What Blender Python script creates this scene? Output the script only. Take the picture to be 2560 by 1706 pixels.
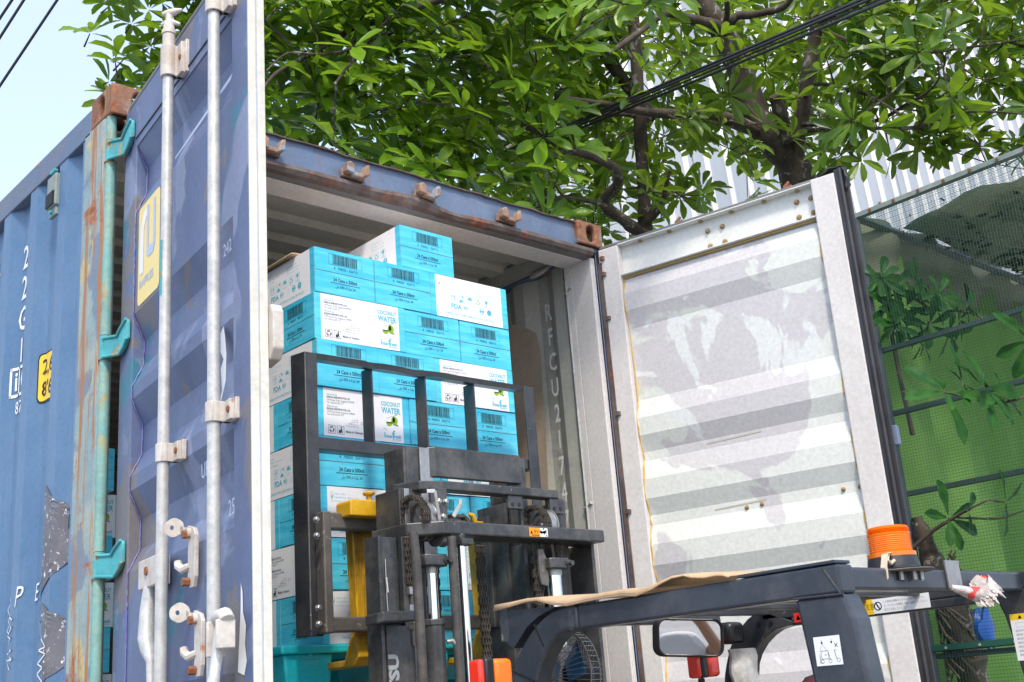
import bpy, bmesh, math, random
import numpy as np
from mathutils import Vector, Matrix

for o in list(bpy.data.objects): bpy.data.objects.remove(o)
scene = bpy.context.scene
C = scene.collection
PI = math.pi
G = -0.12            # ground level
TOP = 3.85           # top of the container
rnd = random.Random(7)

# ------------------------------------------------------------------ camera
cam_d = bpy.data.cameras.new('camera'); cam = bpy.data.objects.new('camera', cam_d); C.objects.link(cam)
cam_d.sensor_width = 36; cam_d.lens = 41.054; cam_d.clip_start = 0.05; cam_d.clip_end = 600
RX = (0.74750558, -0.66001546, -0.07493337); RY = (0.14239482, 0.26940368, -0.9524418); RZ = (0.64881363, 0.70128543, 0.29536353)
CAM = Vector((-1.4683956, -3.52446587, 1.68443095))
m = Matrix(((RX[0], -RY[0], -RZ[0], CAM[0]), (RX[1], -RY[1], -RZ[1], CAM[1]), (RX[2], -RY[2], -RZ[2], CAM[2]), (0, 0, 0, 1)))
cam.matrix_world = m
scene.camera = cam

# ------------------------------------------------------------------ sky, sun, exposure
SUN_EL, SUN_AZ = 52.0, 214.0      # azimuth clockwise from +Y
world = bpy.data.worlds.new('World'); scene.world = world; world.use_nodes = True
wn = world.node_tree
bgn = wn.nodes['Background']
sky = wn.nodes.new('ShaderNodeTexSky'); sky.sky_type = 'NISHITA'; sky.sun_disc = False
sky.sun_elevation = math.radians(SUN_EL); sky.sun_rotation = math.radians(SUN_AZ)
sky.altitude = 0; sky.air_density = 1.0; sky.dust_density = 3.0; sky.ozone_density = 1.2
# thin even veil of high haze over the blue
hz = wn.nodes.new('ShaderNodeMix'); hz.data_type = 'RGBA'; hz.blend_type = 'ADD'; hz.inputs[0].default_value = 1.0
wn.links.new(sky.outputs[0], hz.inputs[6]); hz.inputs[7].default_value = (3.9, 4.6, 6.0, 1)
wn.links.new(hz.outputs[2], bgn.inputs[0]); bgn.inputs[1].default_value = 0.10
sd = bpy.data.lights.new('sun', 'SUN'); sd.energy = 2.2; sd.angle = math.radians(7); sd.color = (1.0, 0.91, 0.78)
sun = bpy.data.objects.new('sun', sd); C.objects.link(sun)
az, el = math.radians(SUN_AZ), math.radians(SUN_EL)
tosun = Vector((math.sin(az) * math.cos(el), math.cos(az) * math.cos(el), math.sin(el)))
sun.rotation_euler = tosun.to_track_quat('Z', 'Y').to_euler(); sun.location = (-6, -8, 14)
scene.view_settings.view_transform = 'Standard'; scene.view_settings.look = 'None'
scene.view_settings.gamma = 1.0; scene.view_settings.use_curve_mapping = False
scene.view_settings.exposure = 0.62
scene.cycles.max_bounces = 8; scene.cycles.transparent_max_bounces = 12
scene.cycles.use_adaptive_sampling = True
scene.cycles.use_denoising = True

# ------------------------------------------------------------------ mesh collector
class MB:
    def __init__(s): s.v = []; s.f = []; s.m = []
    def add(s, vs, fs, mi=0):
        b = len(s.v); s.v += [tuple(p) for p in vs]
        s.f += [tuple(i + b for i in f) for f in fs]; s.m += [mi] * len(fs)
        return s
    def box(s, x0, x1, y0, y1, z0, z1, mi=0):
        if x0 > x1: x0, x1 = x1, x0
        if y0 > y1: y0, y1 = y1, y0
        if z0 > z1: z0, z1 = z1, z0
        return s.add([(x0,y0,z0),(x1,y0,z0),(x1,y1,z0),(x0,y1,z0),(x0,y0,z1),(x1,y0,z1),(x1,y1,z1),(x0,y1,z1)],
              [(0,3,2,1),(4,5,6,7),(0,1,5,4),(1,2,6,5),(2,3,7,6),(3,0,4,7)], mi)
    def ext(s, poly, vec, mi=0):
        n = len(poly); poly = [Vector(p) for p in poly]; vec = Vector(vec)
        nn = Vector((0,0,0))
        for i in range(n): nn += poly[i].cross(poly[(i+1) % n])
        if nn.dot(vec) > 0: poly = poly[::-1]
        vs = poly + [p + vec for p in poly]
        fs = [tuple(range(n)), tuple(range(2*n-1, n-1, -1))] + [(i, n+i, n+(i+1) % n, (i+1) % n)[::-1] for i in range(n)]
        fs = [fs[0], fs[1]] + [tuple(reversed(f)) for f in fs[2:]]
        return s.add(vs, [tuple(f) for f in fs], mi)
    def tube(s, pts, r, n=8, mi=0, cap=True):
        pts = [Vector(p) for p in pts]; k = len(pts)
        rs = r if isinstance(r, (list, tuple)) else [r] * k
        vs = []; up = None
        for i, p in enumerate(pts):
            d = (pts[min(i+1, k-1)] - pts[max(i-1, 0)]).normalized()
            if up is None:
                up = d.cross(Vector((0.3, 0.9, 0.2))); up = up.normalized() if up.length > 1e-3 else d.cross(Vector((1,0,0))).normalized()
            up = (up - d * up.dot(d)).normalized(); w = d.cross(up)
            for j in range(n):
                a = 2 * PI * j / n; vs.append(p + (up * math.cos(a) + w * math.sin(a)) * rs[i])
        fs = [(i*n+j, i*n+(j+1) % n, (i+1)*n+(j+1) % n, (i+1)*n+j) for i in range(k-1) for j in range(n)]
        if cap: fs += [tuple(range(n-1, -1, -1)), tuple(range((k-1)*n, k*n))]
        return s.add(vs, fs, mi)
    def lathe(s, prof, c, axis='z', n=24, mi=0):
        vs = []; k = len(prof)
        for r, h in prof:
            for j in range(n):
                a = 2 * PI * j / n; u, w = r * math.cos(a), r * math.sin(a)
                p = (u, w, h) if axis == 'z' else ((h, u, w) if axis == 'x' else (u, h, w))
                vs.append((c[0]+p[0], c[1]+p[1], c[2]+p[2]))
        fs = [(i*n+j, i*n+(j+1) % n, (i+1)*n+(j+1) % n, (i+1)*n+j) for i in range(k-1) for j in range(n)]
        fs += [tuple(range(n-1, -1, -1)), tuple(range((k-1)*n, k*n))]
        return s.add(vs, fs, mi)
    def ring(s, outer, inner, vec, mi=0):
        """plate with a hole: two loops of equal count, extruded by vec"""
        n = len(outer); vec = Vector(vec)
        o = [Vector(p) for p in outer]; i_ = [Vector(p) for p in inner]
        vs = o + i_ + [p + vec for p in o] + [p + vec for p in i_]
        fs = []
        for j in range(n):
            k = (j+1) % n
            fs += [(j, k, n+k, n+j), (2*n+j, 3*n+j, 3*n+k, 2*n+k), (j, 2*n+j, 2*n+k, k), (n+j, n+k, 3*n+k, 3*n+j)]
        return s.add(vs, fs, mi)
    def sheet(s, rows, mi=0, flip=False):
        k, n = len(rows), len(rows[0])
        vs = [p for r in rows for p in r]
        fs = [(i*n+j, i*n+j+1, (i+1)*n+j+1, (i+1)*n+j) for i in range(k-1) for j in range(n-1)]
        if flip: fs = [f[::-1] for f in fs]
        return s.add(vs, fs, mi)
    def xf(s, fn):
        s.v = [tuple(fn(*p)) for p in s.v]; return s
    def mesh(s, name, mats):
        me = bpy.data.meshes.new(name); me.from_pydata(s.v, [], s.f)
        for mt in (mats if isinstance(mats, (list, tuple)) else [mats]): me.materials.append(mt)
        if any(s.m): me.polygons.foreach_set('material_index', s.m)
        me.update(); return me
    def build(s, name, mats, parent=None, bevel=0, smooth=False, kind=None, label=None, seg=2, fix=True):
        me = s.mesh(name, mats)
        if fix:
            bm = bmesh.new(); bm.from_mesh(me); bmesh.ops.recalc_face_normals(bm, faces=bm.faces); bm.to_mesh(me); bm.free()
        o = bpy.data.objects.new(name, me); C.objects.link(o)
        if smooth:
            me.polygons.foreach_set('use_smooth', [True] * len(me.polygons))
            sm = me.attributes.get('sharp_edge')
            me.set_sharp_from_angle(angle=math.radians(40))
        if bevel:
            b = o.modifiers.new('bevel', 'BEVEL'); b.width = bevel; b.segments = seg; b.limit_method = 'ANGLE'; b.angle_limit = math.radians(35)
        if parent is not None: attach(o, parent)
        if kind: o['kind'] = kind
        if label: o['label'] = label
        return o

def wloc(o):
    v = Vector(o.location)
    if o.parent is not None: v = v + wloc(o.parent) + o.matrix_parent_inverse.translation
    return v
def attach(o, parent):
    o.parent = parent
    o.matrix_parent_inverse = Matrix.Translation(-wloc(parent))

def thing(name, label, cat, loc=(0,0,0), group=None):
    o = bpy.data.objects.new(name, None); o.location = loc; o.empty_display_size = .1; C.objects.link(o)
    o['label'] = label; o['category'] = cat
    if group: o['group'] = group
    return o
def tag(o, label, cat, group=None):
    o['label'] = label; o['category'] = cat
    if group: o['group'] = group
    return o

# ------------------------------------------------------------------ materials
def nt(name):
    mt = bpy.data.materials.new(name); mt.use_nodes = True
    t = mt.node_tree; b = t.nodes['Principled BSDF']
    return mt, t, b
def add(t, kind, **kw):
    n = t.nodes.new(kind)
    for k, v in kw.items(): setattr(n, k, v)
    return n
def pos_map(t, scale=(1,1,1), loc=(0,0,0)):
    g = add(t, 'ShaderNodeNewGeometry'); mp = add(t, 'ShaderNodeMapping')
    mp.inputs['Scale'].default_value = scale; mp.inputs['Location'].default_value = loc
    t.links.new(g.outputs['Position'], mp.inputs['Vector']); return mp.outputs[0]
def noise(t, vec, scale, detail=5, rough=.6, dist=0):
    n = add(t, 'ShaderNodeTexNoise'); n.inputs['Scale'].default_value = scale; n.inputs['Detail'].default_value = detail
    n.inputs['Roughness'].default_value = rough; n.inputs['Distortion'].default_value = dist
    t.links.new(vec, n.inputs['Vector']); return n.outputs['Fac']
def ramp(t, fac, a, b, lo=0.0, hi=1.0):
    r = add(t, 'ShaderNodeMapRange'); r.clamp = True
    r.inputs['From Min'].default_value = a; r.inputs['From Max'].default_value = b
    r.inputs['To Min'].default_value = lo; r.inputs['To Max'].default_value = hi
    t.links.new(fac, r.inputs['Value']); return r.outputs[0]
def mixc(t, fac, a, b, blend='MIX'):
    n = add(t, 'ShaderNodeMix', data_type='RGBA', blend_type=blend)
    for sock, v in ((n.inputs[0], fac), (n.inputs[6], a), (n.inputs[7], b)):
        if hasattr(v, 'links') or hasattr(v, 'node'): t.links.new(v, sock)
        else: sock.default_value = (*v, 1) if isinstance(v, (tuple, list)) else v
    return n.outputs[2]
def mul(t, a, b):
    n = add(t, 'ShaderNodeMath', operation='MULTIPLY')
    for s_, v in ((n.inputs[0], a), (n.inputs[1], b)):
        if hasattr(v, 'node'): t.links.new(v, s_)
        else: s_.default_value = v
    return n.outputs[0]
def paint(name, col, col2=None, sc=2.5, mixr=(.42,.6), rough=.5, metal=0, bump=.15, fine=.1,
          rust=0, rcol=(.20,.07,.025), rsc=5, streak=0, scol=(.25,.10,.04), dirt=0, dcol=(.10,.09,.08), patch=None, coat=0, sth=.56, chip=0, chipc=(.5,.5,.5)):
    mt, t, b = nt(name); P = pos_map(t)
    c = (*col, 1)
    out = None
    fac = ramp(t, noise(t, P, sc, 6, .65, .3), *mixr)
    out = mixc(t, fac, col, col2 if col2 else tuple(x*.9 for x in col))
    if patch:
        for (pc, psc, th, w) in patch:
            f2 = ramp(t, noise(t, pos_map(t, (1,1,1), (psc*3.1, 7.7, psc)), psc, 4, .55, .8), th, th + w)
            out = mixc(t, f2, out, pc)
    fn = noise(t, P, 60, 4, .7); lv = ramp(t, fn, .25, .75, 1-fine*1.5, 1+fine)
    comb = add(t, 'ShaderNodeCombineXYZ')
    for i in range(3): t.links.new(lv, comb.inputs[i])
    out = mixc(t, 1.0, out, comb.outputs[0], 'MULTIPLY')
    if dirt:
        f = mul(t, ramp(t, noise(t, P, 7, 8, .75), .48, .75), dirt); out = mixc(t, f, out, dcol)
    if streak:
        P2 = pos_map(t, (1,1,.06)); f = mul(t, ramp(t, noise(t, P2, 26, 4, .7), sth, sth+.10), streak); out = mixc(t, f, out, scol)
    rmask = None
    if rust:
        f1 = ramp(t, noise(t, P, rsc, 9, .72, .4), 1-rust, 1-rust+.07); 
        rc = mixc(t, ramp(t, noise(t, P, 40, 5), .35, .7), rcol, tuple(min(1, x*2.3+.03) for x in rcol)); out = mixc(t, f1, out, rc); rmask = f1
    if chip:
        f1 = ramp(t, noise(t, P, 45, 6, .7), 1-chip, 1-chip+.02); out = mixc(t, f1, out, chipc)
    t.links.new(out, b.inputs['Base Color'])
    if rmask is not None: t.links.new(ramp(t, rmask, 0, 1, rough, .9), b.inputs['Roughness'])
    else: t.links.new(ramp(t, noise(t, P, 12, 5), .3, .7, rough*.85, min(1, rough*1.2)), b.inputs['Roughness'])
    b.inputs['Metallic'].default_value = metal
    if coat: b.inputs['Coat Weight'].default_value = coat
    if bump:
        bp = add(t, 'ShaderNodeBump'); bp.inputs['Strength'].default_value = bump; bp.inputs['Distance'].default_value = .004
        t.links.new(noise(t, P, 35, 6, .65), bp.inputs['Height']); t.links.new(bp.outputs[0], b.inputs['Normal'])
    return mt
def flat(name, col, rough=.5, metal=0, **kw):
    mt, t, b = nt(name); b.inputs['Base Color'].default_value = (*col, 1); b.inputs['Roughness'].default_value = rough; b.inputs['Metallic'].default_value = metal
    for k, v in kw.items(): b.inputs[k].default_value = v
    return mt

M = {}
M['side_blue'] = paint('side_blue', (.07,.155,.285), (.095,.185,.32), sc=1.2, rough=.42, streak=.25, scol=(.17,.25,.38), dirt=.4, dcol=(.12,.18,.28), rust=.27, rsc=3, chip=.24, chipc=(.3,.4,.5))
M['door_blue'] = paint('door_blue', (.080,.115,.225), (.115,.155,.275), sc=1.6, rough=.5, dirt=.5, dcol=(.13,.13,.2),
      patch=[((.045,.17,.25), 1.9, .58, .02), ((.16,.15,.16), 2.3, .60, .02), ((.20,.24,.37), 1.5, .60, .02), ((.15,.19,.30), 5.5, .62, .02)], rust=.26, chip=.25, chipc=(.5,.52,.6))
M['header_blue'] = paint('header_blue', (.115,.165,.265), (.145,.20,.30), rough=.5, dirt=.3, streak=.35, patch=[((.33,.36,.5), 1.2, .63, .02)], rust=.3)
M['rail_blue'] = paint('rail_blue', (.14,.17,.23), (.11,.16,.25), rough=.6, rust=.42, rsc=4, dirt=.4)
M['post_worn'] = paint('post_worn', (.22,.33,.35), (.33,.38,.33), sc=3, rough=.6, streak=1.0, sth=.50, scol=(.33,.15,.06), rust=.44, rsc=5, patch=[((.16,.23,.30), 2.6, .54, .03), ((.45,.40,.20), 4.1, .64, .03)], dirt=.3, bump=.5)
M['post_teal'] = paint('post_teal', (.17,.38,.36), (.25,.40,.33), sc=5, rough=.6, rust=.42, rsc=7, streak=.9, scol=(.30,.15,.05), dirt=.4, bump=.6, patch=[((.33,.34,.20), 6, .60, .03), ((.20,.25,.28), 3.5, .62, .03)])
M['rusty'] = paint('rusty', (.20,.095,.055), (.30,.16,.10), sc=12, rough=.85, rust=.5, rsc=14, rcol=(.16,.055,.022), patch=[((.24,.22,.22), 7, .56, .05), ((.36,.20,.10), 18, .60, .04)], bump=.9, dirt=.5)
M['edge_rust'] = paint('edge_rust', (.10,.07,.06), (.16,.13,.12), sc=8, rough=.85, rust=.45, rcol=(.12,.045,.025), bump=.8)
M['hinge_teal'] = paint('hinge_teal', (.05,.33,.37), (.07,.40,.43), sc=12, rough=.55, rust=.45, rsc=14, rcol=(.22,.15,.05), bump=.5, dirt=.3)
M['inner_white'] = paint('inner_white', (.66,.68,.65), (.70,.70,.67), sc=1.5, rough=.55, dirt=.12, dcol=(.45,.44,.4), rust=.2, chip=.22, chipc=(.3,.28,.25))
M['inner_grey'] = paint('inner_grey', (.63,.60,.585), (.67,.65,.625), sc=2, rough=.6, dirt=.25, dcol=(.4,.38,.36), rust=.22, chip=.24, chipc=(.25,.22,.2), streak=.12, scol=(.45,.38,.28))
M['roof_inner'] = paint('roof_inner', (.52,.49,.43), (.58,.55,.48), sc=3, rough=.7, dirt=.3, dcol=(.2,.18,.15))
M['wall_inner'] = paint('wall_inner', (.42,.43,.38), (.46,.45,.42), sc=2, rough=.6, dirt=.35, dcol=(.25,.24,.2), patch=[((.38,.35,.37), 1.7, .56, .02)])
M['panel_white'] = paint('panel_white', (.68,.70,.655), (.70,.72,.68), sc=1.5, rough=.5, dirt=.1, dcol=(.5,.48,.4),
      patch=[((.565,.55,.56), 1.45, .50, .012), ((.69,.71,.70), 2.7, .60, .02), ((.60,.585,.49), 1.1, .66, .02)], chip=.23, chipc=(.3,.28,.25), bump=.3)
M['gasket'] = paint('gasket', (.018,.018,.022), (.03,.03,.034), rough=.45, bump=.3, dirt=.3, dcol=(.08,.08,.08))
M['gasket_grey'] = paint('gasket_grey', (.16,.16,.165), (.21,.21,.21), rough=.5, dirt=.4)
M['galv'] = paint('galv', (.46,.47,.46), (.60,.60,.58), sc=14, mixr=(.38,.62), rough=.42, metal=.25, dirt=.5, dcol=(.45,.38,.33), bump=.15, fine=.14)
M['galv_white'] = paint('galv_white', (.50,.46,.41), (.60,.57,.53), sc=9, rough=.5, dirt=.6, dcol=(.36,.24,.16), rust=.40, rsc=11, rcol=(.25,.11,.05), bump=.4)
M['edge_white'] = paint('edge_white', (.66,.66,.60), (.60,.59,.53), sc=5, rough=.6, dirt=.5, dcol=(.42,.37,.28), streak=.3, scol=(.3,.28,.25), chip=.27, chipc=(.15,.15,.17), bump=.2)
M['bolt_rust'] = paint('bolt_rust', (.20,.07,.03), (.26,.11,.05), sc=20, rough=.8, bump=.4)
M['bolt_brass'] = paint('bolt_brass', (.34,.23,.10), (.25,.16,.07), sc=20, rough=.55, bump=.3)
M['sealant'] = flat('sealant', (.55,.36,.10), .6)
M['sticker_yellow'] = paint('sticker_yellow', (.80,.63,.22), (.83,.68,.30), rough=.45, bump=0, fine=.04)
M['label_yellow'] = flat('label_yellow', (.80,.52,.02), .45)
M['ink_black'] = flat('ink_black', (.012,.014,.016), .5)
M['ink_white'] = flat('ink_white', (.75,.76,.76), .5)
M['ink_cyan'] = flat('ink_cyan', (.09,.47,.60), .5)
M['ink_pale'] = flat('ink_pale', (.13,.14,.16), .5)
M['ink_blue'] = flat('ink_blue', (.42,.50,.66), .5)
M['ink_red'] = flat('ink_red', (.65,.03,.02), .5)
M['ink_orange'] = flat('ink_orange', (.85,.30,.01), .5)
M['coconut_green'] = flat('coconut_green', (.22,.42,.01), .5)
M['coconut_dark'] = flat('coconut_dark', (.08,.22,.01), .5)
# cartons: glossy print with faint brushed bands
mt, t, b = nt('carton_cyan')
P2 = pos_map(t, (1.2,1.2,9)); f = ramp(t, noise(t, P2, 5, 4, .6), .4, .62)
cc = mixc(t, f, (.035,.47,.70), (.10,.60,.80)); oi = add(t, 'ShaderNodeObjectInfo'); cc = mixc(t, ramp(t, oi.outputs['Random'], 0, 1, 0, .22), cc, (.16,.66,.80)); t.links.new(cc, b.inputs['Base Color']); b.inputs['Roughness'].default_value = .36
bp = add(t, 'ShaderNodeBump'); bp.inputs['Strength'].default_value = .5; bp.inputs['Distance'].default_value = .007
t.links.new(noise(t, pos_map(t), 9, 3, .5), bp.inputs['Height']); t.links.new(bp.outputs[0], b.inputs['Normal'])
M['carton_cyan'] = mt
M['carton_white'] = paint('carton_white', (.80,.80,.83), (.82,.82,.84), rough=.38, fine=.02, bump=.12)
M['kraft'] = paint('kraft', (.50,.34,.20), (.58,.41,.25), rough=.8, bump=.2)
M['kraft_dull'] = paint('kraft_dull', (.30,.23,.17), (.35,.28,.21), rough=.85, bump=.2)
M['pallet'] = paint('pallet', (.01,.50,.58), (.02,.55,.62), rough=.4, dirt=.2, dcol=(.1,.3,.33))
M['fl_dark'] = paint('fl_dark', (.020,.023,.028), (.040,.042,.046), sc=5, rough=.32, dirt=.45, dcol=(.12,.11,.10), chip=.335, chipc=(.25,.24,.22), bump=.12)
M['fl_mast'] = paint('fl_mast', (.042,.045,.048), (.085,.085,.083), sc=6, rough=.38, metal=.25, dirt=.7, dcol=(.20,.185,.165), chip=.33, chipc=(.3,.29,.27), streak=.25, scol=(.14,.14,.14), bump=.2)
M['fl_guard'] = paint('fl_guard', (.024,.031,.043), (.034,.042,.056), sc=4, rough=.30, dirt=.4, dcol=(.12,.12,.13), chip=.27, chipc=(.4,.4,.4), bump=.08)
M['fl_worn'] = paint('fl_worn', (.12,.11,.10), (.17,.155,.14), sc=6, rough=.5, metal=.4, dirt=.5, dcol=(.2,.17,.13), chip=.36, chipc=(.45,.38,.28), bump=.35)
M['steel'] = paint('steel', (.35,.34,.33), (.45,.44,.42), sc=10, rough=.38, metal=.8, dirt=.5, dcol=(.14,.13,.12), bump=.2)
M['chrome'] = flat('chrome', (.78,.79,.80), .08, 1.0)
M['chain'] = paint('chain', (.10,.085,.07), (.16,.14,.12), sc=30, rough=.5, metal=.6, dirt=.5, bump=.3)
M['yellow'] = paint('yellow', (.66,.37,.012), (.55,.30,.015), sc=7, rough=.42, dirt=.8, dcol=(.05,.035,.02), streak=.6, scol=(.06,.035,.01), bump=.3)
M['hose'] = paint('hose', (.045,.043,.042), (.08,.075,.07), sc=20, rough=.6, dirt=.4, dcol=(.2,.19,.18), bump=.5)
M['rubber'] = flat('rubber', (.02,.02,.022), .5)
M['black_plastic'] = flat('black_plastic', (.012,.012,.014), .35)
M['lens_orange'] = flat('lens_orange', (1.0,.36,.03), .10, **{'Transmission Weight': .85, 'IOR': 1.45, 'Coat Weight': .3})
M['keeper'] = paint('keeper', (.24,.15,.10), (.34,.22,.15), sc=14, rough=.8, rust=.4, rsc=10, bump=.8, patch=[((.26,.29,.33), 11, .60, .04)])
M['lens_core'] = flat('lens_core', (1.0,.42,.03), .4)
M['lens_red'] = flat('lens_red', (.75,.03,.01), .15, **{'Coat Weight': .5})
M['mirror'] = flat('mirror', (.92,.93,.94), .015, 1.0)
M['silver'] = flat('silver', (.6,.58,.56), .3, .6)
M['film'] = flat('film', (.9,.9,.9), .12, **{'Transmission Weight': .95, 'IOR': 1.2, 'Alpha': .35})
M['film_cloudy'] = paint('film_cloudy', (.35,.34,.32), (.55,.55,.54), sc=12, rough=.25, bump=.8, streak=.4, scol=(.8,.8,.8))
M['bag'] = paint('bag', (.36,.31,.27), (.62,.57,.56), sc=24, rough=.2, bump=1.0, patch=[((.60,.06,.05), 16, .56, .03), ((.24,.20,.15), 25, .56, .05)])
M['concrete'] = paint('concrete', (.21,.20,.19), (.26,.25,.235), sc=.8, rough=.9, bump=.4, dirt=.4)
M['green_cloth'] = None
M['bark'] = paint('bark', (.045,.033,.022), (.09,.07,.05), sc=9, rough=.9, bump=1.0, dirt=.5, dcol=(.03,.022,.015), patch=[((.22,.21,.18), 14, .60, .04)])
M['bark_light'] = paint('bark_light', (.12,.085,.05), (.17,.13,.08), sc=12, rough=.9, bump=1.0, patch=[((.26,.24,.2), 16, .6, .04)])
M['wall_metal'] = paint('wall_metal', (.42,.435,.44), (.50,.51,.515), sc=.5, rough=.38, metal=.45, fine=.04, bump=.05, dirt=.15, dcol=(.4,.42,.42))
M['wire'] = flat('wire', (.02,.085,.06), .4)
M['rail_dark'] = paint('rail_dark', (.03,.055,.055), (.045,.07,.07), rough=.45)
M['rail_steel'] = paint('rail_steel', (.18,.24,.22), (.26,.30,.28), rough=.5, dirt=.4)
M['debris'] = paint('debris', (.035,.028,.02), (.06,.05,.035), sc=10, rough=.95)
M['blue_bag'] = flat('blue_bag', (.01,.10,.45), .4)
M['cable'] = flat('cable', (.012,.013,.018), .45)
M['skin'] = flat('skin', (.28,.14,.08), .5); M['hair'] = paint('hair', (.05,.012,.02), (.09,.02,.03), sc=40, rough=.6, bump=.8)
M['shirt'] = flat('shirt', (.25,.27,.30), .8); M['trousers'] = flat('trousers', (.04,.05,.08), .8)
def cloth(name, c1, c2, trl=.45):
    mt, t, b = nt(name); P = pos_map(t)
    col = mixc(t, ramp(t, noise(t, P, 1.3, 4), .35, .65), c1, c2)
    w = add(t, 'ShaderNodeTexWave'); w.inputs['Scale'].default_value = 60; w.bands_direction = 'Z'; t.links.new(P, w.inputs[0])
    col = mixc(t, ramp(t, w.outputs['Fac'], 0, 1, 0, .25), col, tuple(x*.6 for x in c1))
    t.links.new(col, b.inputs['Base Color']); b.inputs['Roughness'].default_value = .85
    tr = add(t, 'ShaderNodeBsdfTranslucent'); t.links.new(col, tr.inputs[0])
    mx = add(t, 'ShaderNodeMixShader'); mx.inputs[0].default_value = trl
    t.links.new(b.outputs[0], mx.inputs[1]); t.links.new(tr.outputs[0], mx.inputs[2])
    t.links.new(mx.outputs[0], t.nodes['Material Output'].inputs[0]); return mt
M['green_cloth'] = cloth('green_cloth', (.13,.29,.055), (.20,.39,.09), .4)
M['grey_cloth'] = cloth('grey_cloth', (.15,.17,.115), (.21,.23,.16), .35)
def leafmat(name, c1, c2, c3):
    mt, t, b = nt(name)
    at = add(t, 'ShaderNodeAttribute'); at.attribute_name = 'tone'
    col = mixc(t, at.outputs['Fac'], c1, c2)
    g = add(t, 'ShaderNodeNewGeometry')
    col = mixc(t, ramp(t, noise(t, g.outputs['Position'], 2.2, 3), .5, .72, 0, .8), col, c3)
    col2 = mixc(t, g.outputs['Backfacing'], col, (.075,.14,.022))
    t.links.new(col2, b.inputs['Base Color']); b.inputs['Roughness'].default_value = .33
    b.inputs['Specular IOR Level'].default_value = .45
    tr = add(t, 'ShaderNodeBsdfTranslucent'); colt = mixc(t, .6, col, (.34,.52,.02)); t.links.new(colt, tr.inputs[0])
    mx = add(t, 'ShaderNodeMixShader'); mx.inputs[0].default_value = .46
    t.links.new(b.outputs[0], mx.inputs[1]); t.links.new(tr.outputs[0], mx.inputs[2])
    t.links.new(mx.outputs[0], t.nodes['Material Output'].inputs[0]); return mt
M['leaf'] = leafmat('leaf', (.022,.078,.012), (.19,.36,.018), (.25,.37,.015))
M['leaf_deep'] = paint('leaf_deep', (.014,.07,.014), (.028,.105,.018), sc=5, rough=.5, fine=.08, bump=.1)
M['leaf_rib'] = flat('leaf_rib', (.30,.42,.10), .5)

# ------------------------------------------------------------------ lettering
_tc = {}
def text_geo(s, bold=0.0, res=2):
    k = (s, bold)
    if k in _tc: return _tc[k]
    cu = bpy.data.curves.new('t', 'FONT'); cu.body = s; cu.resolution_u = res; cu.offset = bold; cu.align_x = 'LEFT'
    o = bpy.data.objects.new('t', cu); C.objects.link(o)
    dg = bpy.context.evaluated_depsgraph_get(); me = bpy.data.meshes.new_from_object(o.evaluated_get(dg))
    v = [(p.co.x, p.co.y) for p in me.vertices]; f = [tuple(p.vertices) for p in me.polygons]
    w = max([p[0] for p in v], default=0); x0 = min([p[0] for p in v], default=0)
    v = [(p[0]-x0, p[1]) for p in v]
    bpy.data.objects.remove(o); bpy.data.meshes.remove(me); bpy.data.curves.remove(cu)
    _tc[k] = (v, f, w-x0); return _tc[k]
def text(mb, s, size, o, u, v, mi=0, bold=0.0, align='L', xs=1.0):
    """lettering whose capitals are `size` high, starting at point o, running along u, upright along v"""
    vs, fs, w = text_geo(s, bold); k = size / .70
    o, u, v = Vector(o), Vector(u), Vector(v)
    off = {'L': 0, 'C': -w/2, 'R': -w}[align]
    mb.add([o + u*((x+off)*k*xs) + v*(y*k) for x, y in vs], fs, mi)
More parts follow.
